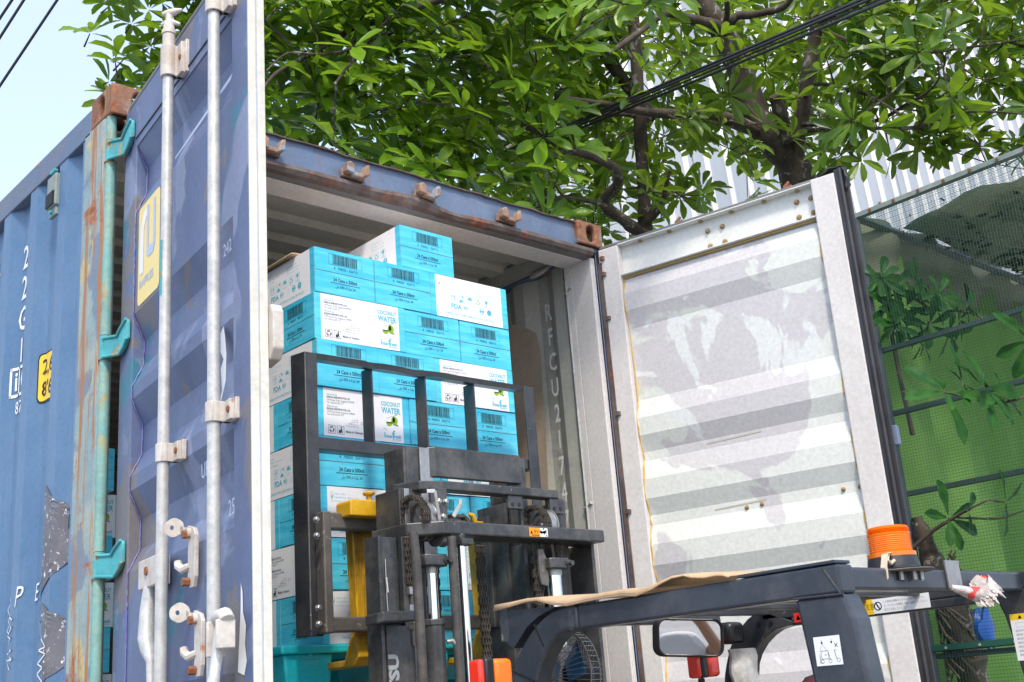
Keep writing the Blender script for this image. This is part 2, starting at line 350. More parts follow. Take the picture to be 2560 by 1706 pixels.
class Face2D:
    """draws flat print on a plane (origin, right, up)"""
    def __init__(s, mb, o, u, v): s.mb = mb; s.o = Vector(o); s.u = Vector(u); s.v = Vector(v)
    def p(s, x, y): return s.o + s.u*x + s.v*y
    def rect(s, x0, y0, x1, y1, mi): s.mb.add([s.p(x0,y0), s.p(x1,y0), s.p(x1,y1), s.p(x0,y1)], [(0,1,2,3)], mi)
    def poly(s, pts, mi): s.mb.add([s.p(*q) for q in pts], [tuple(range(len(pts)))], mi)
    def frame(s, x0, y0, x1, y1, w, mi):
        s.rect(x0,y0,x1,y0+w,mi); s.rect(x0,y1-w,x1,y1,mi); s.rect(x0,y0+w,x0+w,y1-w,mi); s.rect(x1-w,y0+w,x1,y1-w,mi)
    def disc(s, cx, cy, r, mi, n=14, a0=0, a1=360, sy=1.0):
        s.poly([(cx+r*math.cos(math.radians(a0+(a1-a0)*i/n)), cy+sy*r*math.sin(math.radians(a0+(a1-a0)*i/n))) for i in range(n+(0 if a1-a0 >= 360 else 1))], mi)
    def circ(s, cx, cy, r, w, mi, n=16, a0=0, a1=360):
        for i in range(n):
            a = math.radians(a0+(a1-a0)*i/n); b_ = math.radians(a0+(a1-a0)*(i+1)/n)
            s.poly([(cx+r*math.cos(a),cy+r*math.sin(a)),(cx+r*math.cos(b_),cy+r*math.sin(b_)),(cx+(r-w)*math.cos(b_),cy+(r-w)*math.sin(b_)),(cx+(r-w)*math.cos(a),cy+(r-w)*math.sin(a))], mi)
    def line(s, x0, y0, x1, y1, w, mi):
        d = Vector((x1-x0, y1-y0)); n_ = Vector((-d.y, d.x)).normalized()*w/2
        s.poly([(x0+n_.x,y0+n_.y),(x0-n_.x,y0-n_.y),(x1-n_.x,y1-n_.y),(x1+n_.x,y1+n_.y)], mi)
    def text(s, t_, size, x, y, mi, bold=0., align='L', xs=1.): text(s.mb, t_, size, s.p(x,y), s.u, s.v, mi, bold, align, xs)
    def recycle(s, cx, cy, r, mi):
        for k in range(3):
            a = 90+120*k; s.circ(cx, cy, r, r*.38, mi, 4, a-35, a+30)
            e = math.radians(a+30); q = .81*r; s.poly([(cx+(q+r*.38)*math.cos(e),cy+(q+r*.38)*math.sin(e)),(cx+q*math.cos(e+.55),cy+q*math.sin(e+.55)),(cx+(q-r*.38)*math.cos(e),cy+(q-r*.38)*math.sin(e))], mi)

def lensmat(name, col, bright):
    mt, t, b = nt(name); b.inputs['Base Color'].default_value = (*col, 1); b.inputs['Roughness'].default_value = .12; b.inputs['Coat Weight'].default_value = .6
    tr = add(t, 'ShaderNodeBsdfTranslucent'); tr.inputs[0].default_value = (*bright, 1)
    mx = add(t, 'ShaderNodeMixShader'); mx.inputs[0].default_value = .32
    t.links.new(b.outputs[0], mx.inputs[1]); t.links.new(tr.outputs[0], mx.inputs[2]); t.links.new(mx.outputs[0], t.nodes['Material Output'].inputs[0]); return mt
M['leaf_deep'].node_tree.nodes['Principled BSDF'].inputs['Specular IOR Level'].default_value = .15
M['lens_orange'] = lensmat('lens_amber', (1.0,.24,.008), (1.0,.50,.04))
M['scraped'] = paint('scraped', (.115,.115,.135), (.15,.15,.17), sc=10, rough=.6, chip=.40, chipc=(.7,.7,.76), dirt=.3)

# ================================================================== SETTING
gm = MB(); gm.sheet([[(-60+i*12, -60+j*12, G) for i in range(16)] for j in range(16)])
gr = gm.build('ground', M['concrete'], fix=False); gr['kind'] = 'structure'

# ------------------------------------------------------------------ corrugated metal building behind
BY = 3.2
bld = thing('metal_building', 'tall building clad in silver corrugated metal sheets behind the trees', 'building', (12, BY+1, G))
bx0, bx1, bz1 = 5.7, 26.0, 15.0; SH = 1.14   # sheet width
def lean(z): return (z-G)*0.05
k = 0; x = bx0
while x < bx1:
    mb = MB(); prof = []
    for j in range(3):
        p0 = x + j*.38
        prof += [(p0, 0), (p0+.20, 0), (p0+.235, -.045), (p0+.285, -.045), (p0+.32, 0), (p0+.38, 0)]
    off = .006 if k % 2 else 0
    mb.sheet([[(px_, BY+lean(z)+d+off, z) for px_, d in prof] for z in (G, bz1)])
    mb.build('sheet', M['wall_metal'], bld, fix=False)
    x += SH; k += 1
sb = MB()
for k in range(30):
    for z in (3.2, 5.4, 7.6, 9.8, 12):
        sb.lathe([(.018,-.012),(.018,.0)], (bx0+.1+k*.76, BY+lean(z)-.004, z), 'y', 8)
sb.build('screw', M['bolt_rust'], bld, kind='stuff')
w2 = MB(); w2.box(bx0, bx1, BY+.9, BY+1.0, G, bz1-.2); w2.build('wall', M['wall_metal'], bld)

# ================================================================== CONTAINER
PX = TOP - 2.591
cont = thing('shipping_container', 'blue shipping container with both rear doors open and cartons loaded inside', 'shipping container', (1.219, 3.0, PX))
L0 = 6.058
# side sheet profile
def prof_side(y):
    """depth of the side sheet behind the outer plane at length y"""
    t = (y - .465) % .29
    if t < .075: return .036 * t / .075
    if t < .148: return .036
    if t < .218: return .036 * (1 - (t-.148)/.07)
    return 0.0
ys = [.20, .247]
yk = .465 - .29
pts = []
for n_ in range(-1, 20):
    base = .465 + .29*n_
    for t in (0, .075, .148, .218):
        y = base + t
        if .247 < y < 5.88: pts.append(y)
ys = [.2, .2471] + sorted(pts) + [5.9]
def side_sheet(x_out, sgn):
    mb = MB()
    mb.sheet([[(x_out + sgn*(prof_side(y) if y > .25 else 0), y, z) for y in ys] for z in (PX+.16, TOP-.10)], 0)
    mb.sheet([[(x_out + sgn*((prof_side(y) if y > .25 else 0)+.003), y, z) for y in ys] for z in (PX+.16, TOP-.10)], 1)
    return mb
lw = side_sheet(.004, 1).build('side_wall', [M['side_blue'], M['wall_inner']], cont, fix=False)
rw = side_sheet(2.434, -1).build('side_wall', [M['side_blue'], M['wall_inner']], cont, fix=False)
# top and bottom side rails
for x0 in (0.0, 2.438-.06):
    MB().box(x0, x0+.06, .178, L0-.178, TOP-.13, TOP-.03).build('top_rail', M['rail_blue'], cont, bevel=.004)
    MB().box(x0, x0+.06, .178, L0-.178, PX+.02, PX+.17).build('bottom_rail', M['rail_blue'], cont, bevel=.004)
# inner top rail flange (right side, seen inside)
MB().box(2.33, 2.376, .16, L0-.2, TOP-.115, TOP-.05).build('inner_rail', M['wall_inner'], cont)
MB().box(.062, .108, .16, L0-.2, TOP-.115, TOP-.05).build('inner_rail', M['wall_inner'], cont)
# roof: corrugations run across the width
mb = MB(); rows_ = []
yy = .12
rp = []
while yy < 5.9:
    rp += [(yy, 0), (yy+.055, 0), (yy+.075, -.028), (yy+.165, -.028), (yy+.185, 0)]; yy += .209
mb.sheet([[(x_, y_, TOP-.03+d) for y_, d in rp] for x_ in (.05, 2.388)], 0)
mb.sheet([[(x_, y_, TOP-.034+d) for y_, d in rp] for x_ in (.05, 2.388)], 1)
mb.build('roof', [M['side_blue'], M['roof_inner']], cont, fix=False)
mb = MB(); mb.box(.05, 2.388, .1, 5.95, PX+.10, PX+.15); mb.build('floor', M['kraft_dull'], cont)
mb = MB()
mb.sheet([[(.05+.12*i+dx, 5.93+dy, z) for i in range(19) for dx, dy in ((0,0),(.045,0),(.06,.035),(.105,.035))] for z in (PX+.15, TOP-.05)])
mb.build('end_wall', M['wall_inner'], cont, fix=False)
# corner castings with oval holes
def loops(cx, cy, w, h, ow, oh, n=24, sq=0, hx=None):
    outer, inner = [], []
    for j in range(n):
        a = 2*PI*j/n; c_, s_ = math.cos(a), math.sin(a)
        kk = 1/max(abs(c_), abs(s_)); ox, oy = c_*kk, s_*kk
        rr = math.hypot(ox, oy); f_ = 1 - sq*max(0, (rr-1.2))
        outer.append((cx + ox*w/2*f_, cy + oy*h/2*f_))
        e = 3.0; kx = (abs(c_)**e + abs(s_)**e) ** (-1/e)
        inner.append(((hx if hx is not None else cx) + c_*ow/2*kx**.6, cy + s_*oh/2*kx**.6))
    return outer, inner
def casting(x0, y0, z0, sx, front, mat):
    """162 wide, 178 deep, 118 high block; sx=+1 when the outer side faces -X; front=+1 at the door end"""
    w, d, h, t = .162, .178, .118, .028
    mb = MB(); zc = z0 + h/2
    yf = y0 if front > 0 else y0+d
    o_, i_ = loops(x0+w/2, zc, w, h, .056, .084, hx=(x0+.103 if sx > 0 else x0+.084))
    mb.ring([(a, yf, b_) for a, b_ in o_], [(a, yf, b_) for a, b_ in i_], (0, t*front, 0))
    xs_ = x0 if sx > 0 else x0+w
    ya_, yb_ = (y0+t, y0+d) if front > 0 else (y0, y0+d-t)
    o_, i_ = loops((ya_+yb_)/2, zc, yb_-ya_, h-.004, .050, .080, hx=y0+d/2)
    mb.ring([(xs_, a, b_) for a, b_ in o_], [(xs_, a, b_) for a, b_ in i_], (t*sx, 0, 0))
    yb = y0+d if front > 0 else y0
    e = .003
    mb.box(x0+e, x0+w-e, y0+e, y0+d-e, z0, z0+.02); 
    o_, i_ = loops(x0+w/2, y0+d/2, w-2*e, d-2*e, .064, .11)
    mb.ring([(a, b_, z0+h) for a, b_ in o_], [(a, b_, z0+h) for a, b_ in i_], (0, 0, -.02))
    mb.box(x0+.006, x0+w-.006, yb-.02*front, yb-.001*front, z0+.005, z0+h-.005)
    xi = x0+w if sx > 0 else x0
    mb.box(xi-.02*sx, xi-.001*sx, y0+.006, y0+d-.006, z0+.005, z0+h-.005)
    return mb.build('corner_casting', mat, cont, bevel=.009, smooth=True, seg=3)
casting(0, 0, TOP-.118, 1, 1, M['rusty']); casting(2.276, 0, TOP-.118, -1, 1, M['rusty'])
for z in (TOP-.118, PX):
    casting(0, L0-.178, z, 1, -1, M['rusty']); casting(2.276, L0-.178, z, -1, -1, M['rusty'])
casting(0, 0, PX, 1, 1, M['rusty']); casting(2.276, 0, PX, -1, 1, M['rusty'])
# rear corner posts
mb = MB(); mb.box(0, .006, .068, .225, PX+.118, TOP-.118); mb.box(0.001, .05, .19, .196, PX+.118, TOP-.118); mb.box(.0, .03, .062, .072, PX+.118, TOP-.118)
mb.ext([(.0,.068,PX+.118),(.006,.068,PX+.118),(.008,.052,PX+.118),(.003,.052,PX+.118)], (0,0,TOP-PX-.236))
lp = mb.build('corner_post', M['post_worn'], cont, bevel=.002)
# rounded teal channel the hinges turn in, broken at each hinge
HZ = [3.60, 2.89, 2.185, 1.50]
zb = TOP-.118
for hz in HZ + [None]:
    zt = (hz + .042) if hz else PX+.12
    if zb > zt: MB().tube([(.019, .040, zt), (.019, .040, zb)], .017, 14).build('hinge_tube', M['post_teal'], lp, smooth=True)
    if hz: zb = hz - .042
mb = MB()
mb.box(2.432, 2.438, .03, .23, PX+.118, TOP-.118); mb.box(2.40, 2.437, .024, .03, PX+.118, TOP-.118)
rp_ = mb.build('corner_post', M['header_blue'], cont, bevel=.002)
mb = MB()   # white inner jamb of the right post
mb.box(2.366, 2.396, .03, .16, PX+.12, TOP-.168); mb.box(2.366, 2.40, .16, .20, PX+.12, TOP-.10)
mb.build('door_jamb', M['inner_grey'], cont, bevel=.004)
mb = MB(); mb.box(.042, .050, .06, .16, PX+.12, TOP-.168); mb.build('door_jamb', M['gasket_grey'], cont, bevel=.002)
# rusty keeper strip and stops in the gap of the right post
mb = MB(); mb.box(2.404, 2.412, -.004, .022, PX+.12, TOP-.20); st = mb.build('hinge_strip', M['edge_rust'], cont)
for z in (3.66, 3.58, 3.36, 2.9, 2.45, 2.05): MB().box(2.396, 2.418, -.022, -.004, z, z+.018).build('hinge_lug', M['edge_rust'], st)
# groove trims of the inner right wall
mb = MB(); mb.tube([(2.377, .205, PX+.2), (2.377, .205, TOP-.12)], .012, 8); mb.build('inner_pipe', M['panel_white'], cont, smooth=True)
for z in (3.563, 2.516): MB().tube([(2.36, .168, z+.012), (2.376, .207, z-.002), (2.385, .24, z)], .007, 8).build('lashing_bar', M['wall_inner'], cont, smooth=True)
mb = MB()
ra = [(2.372, .30, TOP-.115)] + [(2.35-.035*math.sin(a), .36+.055*math.cos(a), TOP-.135-.03*math.sin(a)) for a in [i*PI/8 for i in range(9)]] + [(2.372, .44, TOP-.115)]
mb.tube(ra, .009, 8); mb.build('lashing_ring', M['wall_inner'], cont, smooth=True)
# header beam
mb = MB()
mb.sheet([[(x_, .03, z) for x_ in (.16, .7, 1.3, 1.9, 2.277)] for z in (TOP-.135, TOP-.008)])
hd = MB().box(.16, 2.277, .03, .075, TOP-.140, TOP-.008).build('header', M['header_blue'], cont)
# rusty bent top edge
mb = MB(); r_ = random.Random(3)
xs_ = [.16 + i*.045 for i in range(48)]
mb.sheet([[(x_, .012 + .004*r_.random(), TOP-.012+.006*r_.random()) for x_ in xs_], [(x_, .034, TOP-.006) for x_ in xs_], [(x_, .10, TOP-.004) for x_ in xs_]])
o = mb.build('header_lip', M['edge_rust'], hd, fix=False); sm = o.modifiers.new('s', 'SOLIDIFY'); sm.thickness = .005
# battered lower angle of the header
mb = MB(); rr = []
def dent(x_): return .018*math.exp(-((x_-1.30)/.13)**2) - .010*math.exp(-((x_-1.52)/.12)**2) + .006*math.exp(-((x_-.9)/.2)**2)
xs_ = [.05 + i*.04 for i in range(59)]
for (yo, zo, w_) in ((.024, -.131, 1), (.004, -.137, 1), (.002, -.150, .9), (.012, -.162, .6), (.035, -.165, .2)):
    rr.append([(x_, yo + .002*r_.random(), TOP + zo + dent(x_)*w_ + .0025*(r_.random()-.5)) for x_ in xs_])
o = mb.sheet(rr).build('header_angle', M['edge_rust'], hd, fix=False); sm = o.modifiers.new('s', 'SOLIDIFY'); sm.thickness = .004
MB().box(.05, 2.366, .034, .072, TOP-.170, TOP-.1655).build('header_gasket', M['gasket_grey'], hd)
mb = MB(); mb.box(.05, 2.366, .075, .20, TOP-.172, TOP-.1405); mb.build('header_soffit', M['inner_grey'], hd, bevel=.003)
# cam keepers on the header
kp = None
for xk, zk in ((.62, TOP-.083), (1.008, TOP-.089), (1.37, TOP-.090), (1.83, TOP-.095)):
    mb = MB()
    mb.ext([(xk-.055, .028, zk-.022), (xk+.05, .028, zk-.026), (xk+.052, .028, zk+.004), (xk-.055, .028, zk+.012)], (0, -.022, 0))
    mb.ext([(xk-.055, .006, zk-.012), (xk-.02, .006, zk-.02), (xk-.016, .006, zk+.02), (xk-.035, .006, zk+.034), (xk-.055, .006, zk+.024)], (0, -.034, 0))
    mb.ext([(xk+.02, .006, zk-.024), (xk+.05, .006, zk-.012), (xk+.052, .006, zk+.034), (xk+.036, .006, zk+.03), (xk+.026, .006, zk+.002)], (0, -.04, 0))
    mb.ext([(xk-.03, .006, zk-.024), (xk+.03, .006, zk-.026), (xk+.02, .006, zk-.008), (xk-.02, .006, zk-.006)], (0, -.03, 0))
    mb.build('cam_keeper', M['keeper'], hd, bevel=.004, smooth=True)
MB().box(.05, 2.388, .0, .10, PX+.02, PX+.15).build('door_sill', M['rail_blue'], cont, bevel=.004)
# ---- writing on the side wall, laid over the corrugation
def on_side(mb):
    return mb.xf(lambda x_, y_, z_: (.004 + prof_side(y_) - .0025 if y_ > .25 else .001, y_, z_))
def grid_panel(mb, y0, y1, z0, z1, mi, rz=0):
    n = 26
    if rz:
        pr = []
        for i in range(n+1):
            y = y0 + (y1-y0)*i/n; e = min(y-y0, y1-y, rz); zz = rz - math.sqrt(max(0, rz*rz-(rz-e)**2))
            pr.append((y, zz))
        mb.sheet([[(0, y, z0+zz) for y, zz in pr], [(0, y, z1-zz) for y, zz in pr]], mi)
    else: mb.sheet([[(0, y0+(y1-y0)*i/n, z) for i in range(n+1)] for z in (z0, z1)], mi)
mb = MB()
U, V_ = (0, -1, 0), (0, 0, 1)
z = 3.455
for ch in '22G1':
    text(mb, ch, .095, (0, .872, z), U, V_, 0, bold=.012, align='C', xs=.85); z -= .128
on_side(mb).build('size_code', [M['ink_white']], lw, fix=False)
mb = MB(); z = 3.52
for ch in 'RFCU 217471':
    if ch != ' ': text(mb, ch, .085, (0, 1.19, z), U, V_, 0, bold=.012, align='C', xs=.85)
    z -= .113
on_side(mb).build('container_number', [M['ink_white']], lw, fix=False)
# rail sign and weight mark
mb = MB(); y0, y1, z0, z1 = .790, .935, 2.935, 3.055
for a in ((y0,y1,z0,z0+.012),(y0,y1,z1-.012,z1)): grid_panel(mb, *a, 0)
for yy in (y0, .875, y1-.01): grid_panel(mb, yy, yy+.01, z0, z1, 0)
for ch, yc in (('i', .905), ('C', .835)): text(mb, ch, .075, (0, yc, z0+.028), U, V_, 0, bold=.02, align='C', xs=.8)
text(mb, '87', .048, (0, .905, 2.868), U, V_, 0, bold=.01)
on_side(mb).build('rail_mark', [M['ink_white']], lw, fix=False)
mb = MB(); grid_panel(mb, .495, .645, 2.845, 3.035, 0, .02)
mb2 = MB(); grid_panel(mb2, .502, .638, 2.852, 3.028, 0, .016)
on_side(mb); o1 = mb.build('height_label', [M['ink_black']], lw, fix=False)
on_side(mb2).xf(lambda x_, y_, z_: (x_-.0012, y_, z_)).build('yellow_ground', [M['label_yellow']], o1, fix=False)
mb = MB(); text(mb, "2,6", .055, (0, .622, 2.955), U, V_, 0, bold=.01, xs=.9); text(mb, "8'6", .055, (0, .622, 2.87), U, V_, 0, bold=.01, xs=.9)
on_side(mb).xf(lambda x_, y_, z_: (x_-.0024, y_, z_)).build('height_figures', [M['ink_black']], o1, fix=False)
# scraped grey patches and chalk writing
def side_blob(pts, m_, name, dx=0.0):
    n = 18; mb = MB()
    zs = [p[1] for p in pts]; z0, z1 = min(zs), max(zs); rows = []
    for i in range(n+1):
        z_ = z0+(z1-z0)*(i/n*.998+.001); hits = []
        for j in range(len(pts)):
            (ya, za), (yb, zb_) = pts[j], pts[(j+1) % len(pts)]
            if (za-z_)*(zb_-z_) < 0: hits.append(ya+(yb-ya)*(z_-za)/(zb_-za))
        a, b_ = (min(hits), max(hits)) if len(hits) >= 2 else (hits[0], hits[0]) if hits else (pts[0][0],)*2
        rows.append([(0, a+(b_-a)*k_/16, z_) for k_ in range(17)])
    mb.sheet(rows); on_side(mb).xf(lambda x_, y_, z_: (x_-.0004-dx, y_, z_)).build(name, m_, lw, fix=False)
side_blob([(.47,2.52),(.40,2.46),(.25,2.39),(.25,2.33),(.30,2.25),(.44,2.17),(.52,2.10),(.52,2.24),(.55,2.32),(.52,2.40)], M['scraped'], 'scraped_patch')
side_blob([(.46,2.12),(.36,2.07),(.27,2.03),(.28,1.97),(.33,1.90),(.42,1.86),(.44,2.0)], M['scraped'], 'scraped_patch')
def scrawl(mb, pts, w=.004):
    for a, b_ in zip(pts[:-1], pts[1:]):
        d = Vector((b_[0]-a[0], b_[1]-a[1])); n_ = Vector((-d.y, d.x)).normalized()*w
        mb.add([(0, a[0]+n_.x, a[1]+n_.y), (0, a[0]-n_.x, a[1]-n_.y), (0, b_[0]-n_.x, b_[1]-n_.y), (0, b_[0]+n_.x, b_[1]+n_.y)], [(0,1,2,3)])
mb = MB()
text(mb, 'P', .07, (0, .70, 2.13), (0,-1,.06), (0,-.25,1), bold=.0, xs=.7); text(mb, 'E', .06, (0, .61, 2.14), (0,-1,.1), (0,-.2,1), xs=.7); text(mb, 'N', .06, (0, .55, 2.165), (0,-1,.2), (0,-.2,1), xs=.7)
r2_ = random.Random(5)
for (yc, z0, z1) in ((.745, 1.93, 2.10), (.50, 1.86, 2.12), (.44, 1.80, 2.0), (.83, 2.0, 2.2)):
    p = [(yc, z1)]
    for i in range(11): p.append((yc + (.028 if i % 2 else -.028) + r2_.uniform(-.012,.012), z1-(z1-z0)*(i+1)/11 + r2_.uniform(-.012,.012)))
    scrawl(mb, p, .0022)
on_side(mb).xf(lambda x_, y_, z_: (x_-.002, y_, z_)).build('chalk_writing', M['ink_white'], lw, fix=False)
# ventilator box
mb = MB(); mb.box(-.012, .02, .462, .545, 3.56, 3.69); o = mb.build('vent', M['rail_steel'], lw, bevel=.006)
mb = MB()
for i in range(7): mb.box(-.018, -.010, .468, .54, 3.565+i*.008, 3.569+i*.008)
mb.build('vent_slot', M['gasket'], o)
MB().box(-.004, .01, .47, .535, 3.525, 3.56).build('vent_foot', M['rail_steel'], o, bevel=.003)
for (y_, z_) in ((.50, 3.70), (.475, 3.70), (.50, 3.54)): MB().lathe([(.008,-.014),(.008,.0)], (-.002, y_, z_), 'x', 8).build('vent_rivet', M['hinge_teal'], o)
# number on the inner right wall
mb = MB(); z = 3.47
for ch in 'RFCU217471':
    if ch == '1' and z < 2.5:
        pass
    text(mb, ch, .088, (2.3925, .368, z), (0, -1, 0), (0, 0, 1), 0, bold=.012, align='C', xs=.62); z -= .1285 if z > 2.45 else .26
z = 2.185
mb.add([(2.3925,.335,2.17),(2.3925,.40,2.17),(2.3925,.40,2.173),(2.3925,.335,2.173)], [(0,1,2,3)])
mb.add([(2.3925,.335,2.30),(2.3925,.40,2.30),(2.3925,.40,2.303),(2.3925,.335,2.303)], [(0,1,2,3)])
M['ink_faint'] = flat('ink_faint', (.62,.62,.60), .6)
mb.build('inner_number', [M['ink_faint']], rw, fix=False)
# brown paper dunnage hanging on the right wall
def paper_sheet(name, lab, X, y0, y1, z0, z1, seed, mat):
    r = random.Random(seed); mb = MB(); rows = []
    ph = [r.uniform(0, 6) for _ in range(5)]
    for i in range(25):
        row = []
        for j in range(15):
            u, v = j/14, i/24
            y = y0 + (y1-y0)*u; z_ = z0 + (z1-z0)*v
            if v > .9: z_ -= .05*(u-.4)**2*4*(v-.9)*10
            if v > .85 and u < .25: z_ -= .06*(.25-u)*4*(v-.85)/.15
            e = .012*math.sin(u*5+ph[0]+v*2) + .008*math.sin(v*13+ph[1]+u*4) + .005*math.sin(u*17+v*9+ph[2])
            row.append((X - .02 - abs(e) - .012*(1-v), y + .01*math.sin(v*9+ph[3])*(1-u), z_))
        rows.append(row)
    o = mb.sheet(rows).build(name, mat, fix=False, smooth=True)
    tag(o, lab, 'packing paper'); return o
paper_sheet('kraft_paper', 'brown kraft paper hanging on the inner right wall beside the cartons', 2.375, .415, .95, PX+.5, 3.50, 3, M['kraft_dull'])

# ------------------------------------------------------------------ doors
ZP = [(3.545,0),(3.47,1),(3.386,1),(3.30,0),(2.955,0),(2.87,1),(2.79,1),(2.715,0),(2.675,0),(2.59,1),(2.503,1),(2.43,0),(2.385,0),(2.30,1),(2.21,1),(2.14,0),(1.80,0),(1.72,1),(1.65,1),(1.58,0),(1.42,0)]
DT, DBm = 3.722, 1.30     # top and bottom of the leaves
class Door:
    def __init__(s, o, d, out):
        s.o = Vector((o[0], o[1], 0)); s.d = Vector((d[0], d[1], 0)).normalized(); s.n = Vector((out[0], out[1], 0)).normalized()
    def __call__(s, a, w, z): return tuple(s.o + s.d*a + s.n*w + Vector((0,0,z)))
    def box(s, mb, a0, a1, w0, w1, z0, z1, mi=0):
        t = MB().box(a0, a1, w0, w1, z0, z1); t.xf(s); return mb.add(t.v, t.f, mi)
def make_door(D, s0, s1, s2, s3, outm, inm, side, edge):
    """s0..s1 hinge stile, s2..s3 free stile; w=0 outer face, -.05 inner face"""
    mb = MB()
    D.box(mb, s0, s1, -.05, 0, DBm, DT); D.box(mb, s2, s3, -.05, 0, DBm, DT)
    return mb
# --- left leaf: seen from outside
DL = Door((.045, -.03), (-.131, -.99), (-.99, .131))
MB_ = MB
mb = MB(); DL.box(mb, -.012, .11, -.05, 0, DBm, DT)
DLo = mb.build('door', M['door_blue'], cont, bevel=.004, label='left door leaf swung open, blue outer face with lock rods')
mb = MB(); DL.box(mb, .972, 1.080, -.044, 0, DBm, DT); mb.build('door_stile', M['door_blue'], DLo, bevel=.003)
mb = MB(); DL.box(mb, .11, .972, -.008, 0, 3.545, DT); DL.box(mb, .11, .972, -.05, -.008, DT-.008, DT); DL.box(mb, .11, .972, -.05, -.008, 3.55, 3.558); mb.build('top_rail', M['door_blue'], DLo, bevel=.002)
mb = MB(); DL.box(mb, .11, .972, -.044, 0, DBm, 1.42); mb.build('bottom_rail', M['door_blue'], DLo)
def leaf_sheet(D, a0, a1, om, im, parent, dp=.036, w0=-.004):
    mb = MB()
    mb.sheet([[D(a, w0-dp*d, z) for a in (a0, a1)] for z, d in ZP], 0)
    mb.sheet([[D(a, w0-.005-dp*d, z) for a in (a0, a1)] for z, d in ZP], 1)
    return mb.build('door_panel', [om, im], parent, fix=False)
leaf_sheet(DL, .11, .972, M['door_blue'], M['panel_white'], DLo)
# weld beads down the recess edges
mb = MB(); r_ = random.Random(9); pts_ = []
for (za, da), (zb_, db) in zip(ZP[:-1], ZP[1:]):
    n = max(2, int((za-zb_)/.012))
    for i in range(n): t_ = i/n; pts_.append(DL(.113+r_.uniform(0,.003), -.002-.036*(da+(db-da)*t_)+r_.uniform(0,.002), za+(zb_-za)*t_))
mb.tube(pts_, .0022, 5); M['weld'] = paint('weld', (.13,.13,.38), (.18,.18,.42), sc=20, rough=.5); mb.build('weld_bead', M['weld'], DLo)
# white free edge with its joint line, dark gaskets
mb = MB(); DL.box(mb, 1.080, 1.086, -.022, -.001, DBm, DT+.012); DL.box(mb, 1.080, 1.088, -.046, -.025, DBm, DT+.012)
mb.build('door_edge', M['edge_white'], DLo, bevel=.0015)
mb = MB(); DL.box(mb, 1.080, 1.083, -.026, -.021, DBm, DT); mb.build('edge_seam', M['ink_blue'], DLo)
mb = MB(); mb.tube([DL(-.016, -.012, 3.60), DL(-.016, -.012, DT-.02), DL(-.005, -.012, DT+.004), DL(.02, -.012, DT+.018), DL(1.075, -.012, DT+.018)], .011, 10); mb.build('gasket', M['gasket_grey'], DLo, smooth=True)
mb = MB(); DL.box(mb, -.033, -.012, -.045, -.004, DBm, 3.62); mb.build('gasket', M['gasket_grey'], DLo, bevel=.003)
mb = MB(); DL.box(mb, .11, .975, .0, .0035, 3.575, 3.579); mb.build('panel_seam', M['gasket'], DLo)
# handling lines: long bright scratch
mb = MB(); mb.add([DL(.50,-.0025,3.325), DL(.955,-.0025,3.360), DL(.97,-.0025,3.374), DL(.50,-.0025,3.333)], [(0,1,2,3)]); mb.build('scratch_mark', M['ink_blue'], DLo, fix=False)
# company panel
mb = MB(); F_ = Face2D(mb, DL(.15, -.0025, 2.965), DL.d, (0,0,1))
rc = .018; P_ = []
for cx, cy, a0 in ((.21-rc, rc, -90), (.21-rc, .335-rc, 0), (rc, .335-rc, 90), (rc, rc, 180)):
    for i in range(4): a = math.radians(a0+30*i); P_.append((cx+rc*math.cos(a), cy+rc*math.sin(a)))
F_.poly([(x_*1.02, y_) for x_, y_ in P_], 0)
cp = mb.build('company_panel', [M['sticker_yellow'], M['ink_white'], M['ink_blue']], DLo, fix=False)
mb = MB(); F_ = Face2D(mb, DL(.15, -.0015, 2.965), DL.d, (0,0,1))
F_.rect(.022, .10, .055, .25, 0); F_.poly([(.022,.25),(.055,.25),(.085,.285),(.085,.315),(.05,.305)], 0)
F_.rect(.085, .15, .105, .315, 1); F_.poly([(.085,.15),(.105,.135),(.15,.135),(.17,.16),(.17,.315),(.15,.315),(.15,.17),(.105,.17),(.105,.15)], 1)
F_.text('RAFFLES', .026, .018, .055, 1, bold=.02, xs=1.05)
mb.build('company_mark', [M['ink_white'], M['ink_blue']], cp, fix=False)
# chalk numbers, sticker residue
mb = MB()
for (tx, a, z, sz, rot) in (('242', .90, 2.86, .035, .1), ('PH', .80, 2.80, .032, .2), ('B', .83, 2.40, .045, 0), ('UR', .74, 2.30, .04, .15), ('3', .85, 2.12, .05, 0), ('25', .93, 2.17, .04, .1)):
    text(mb, tx, sz, DL(a, -.0022, z), DL.d + Vector((0,0,rot*.4)), (0,0,1), 0, xs=.8)
mb.build('chalk_writing', [M['ink_blue']], DLo, fix=False)
mb = MB(); F_ = Face2D(mb, DL(.87, -.0020, 2.50), DL.d, (0,0,1))
F_.poly([(.03,.17),(.0,.15),(.005,.11),(.03,.08),(.01,.06),(.02,.0),(-.02,-.05),(.01,-.03),(.045,.02),(.05,.09),(.04,.14)], 0)
mb.build('torn_sticker', [M['ink_white']], DLo, fix=False)
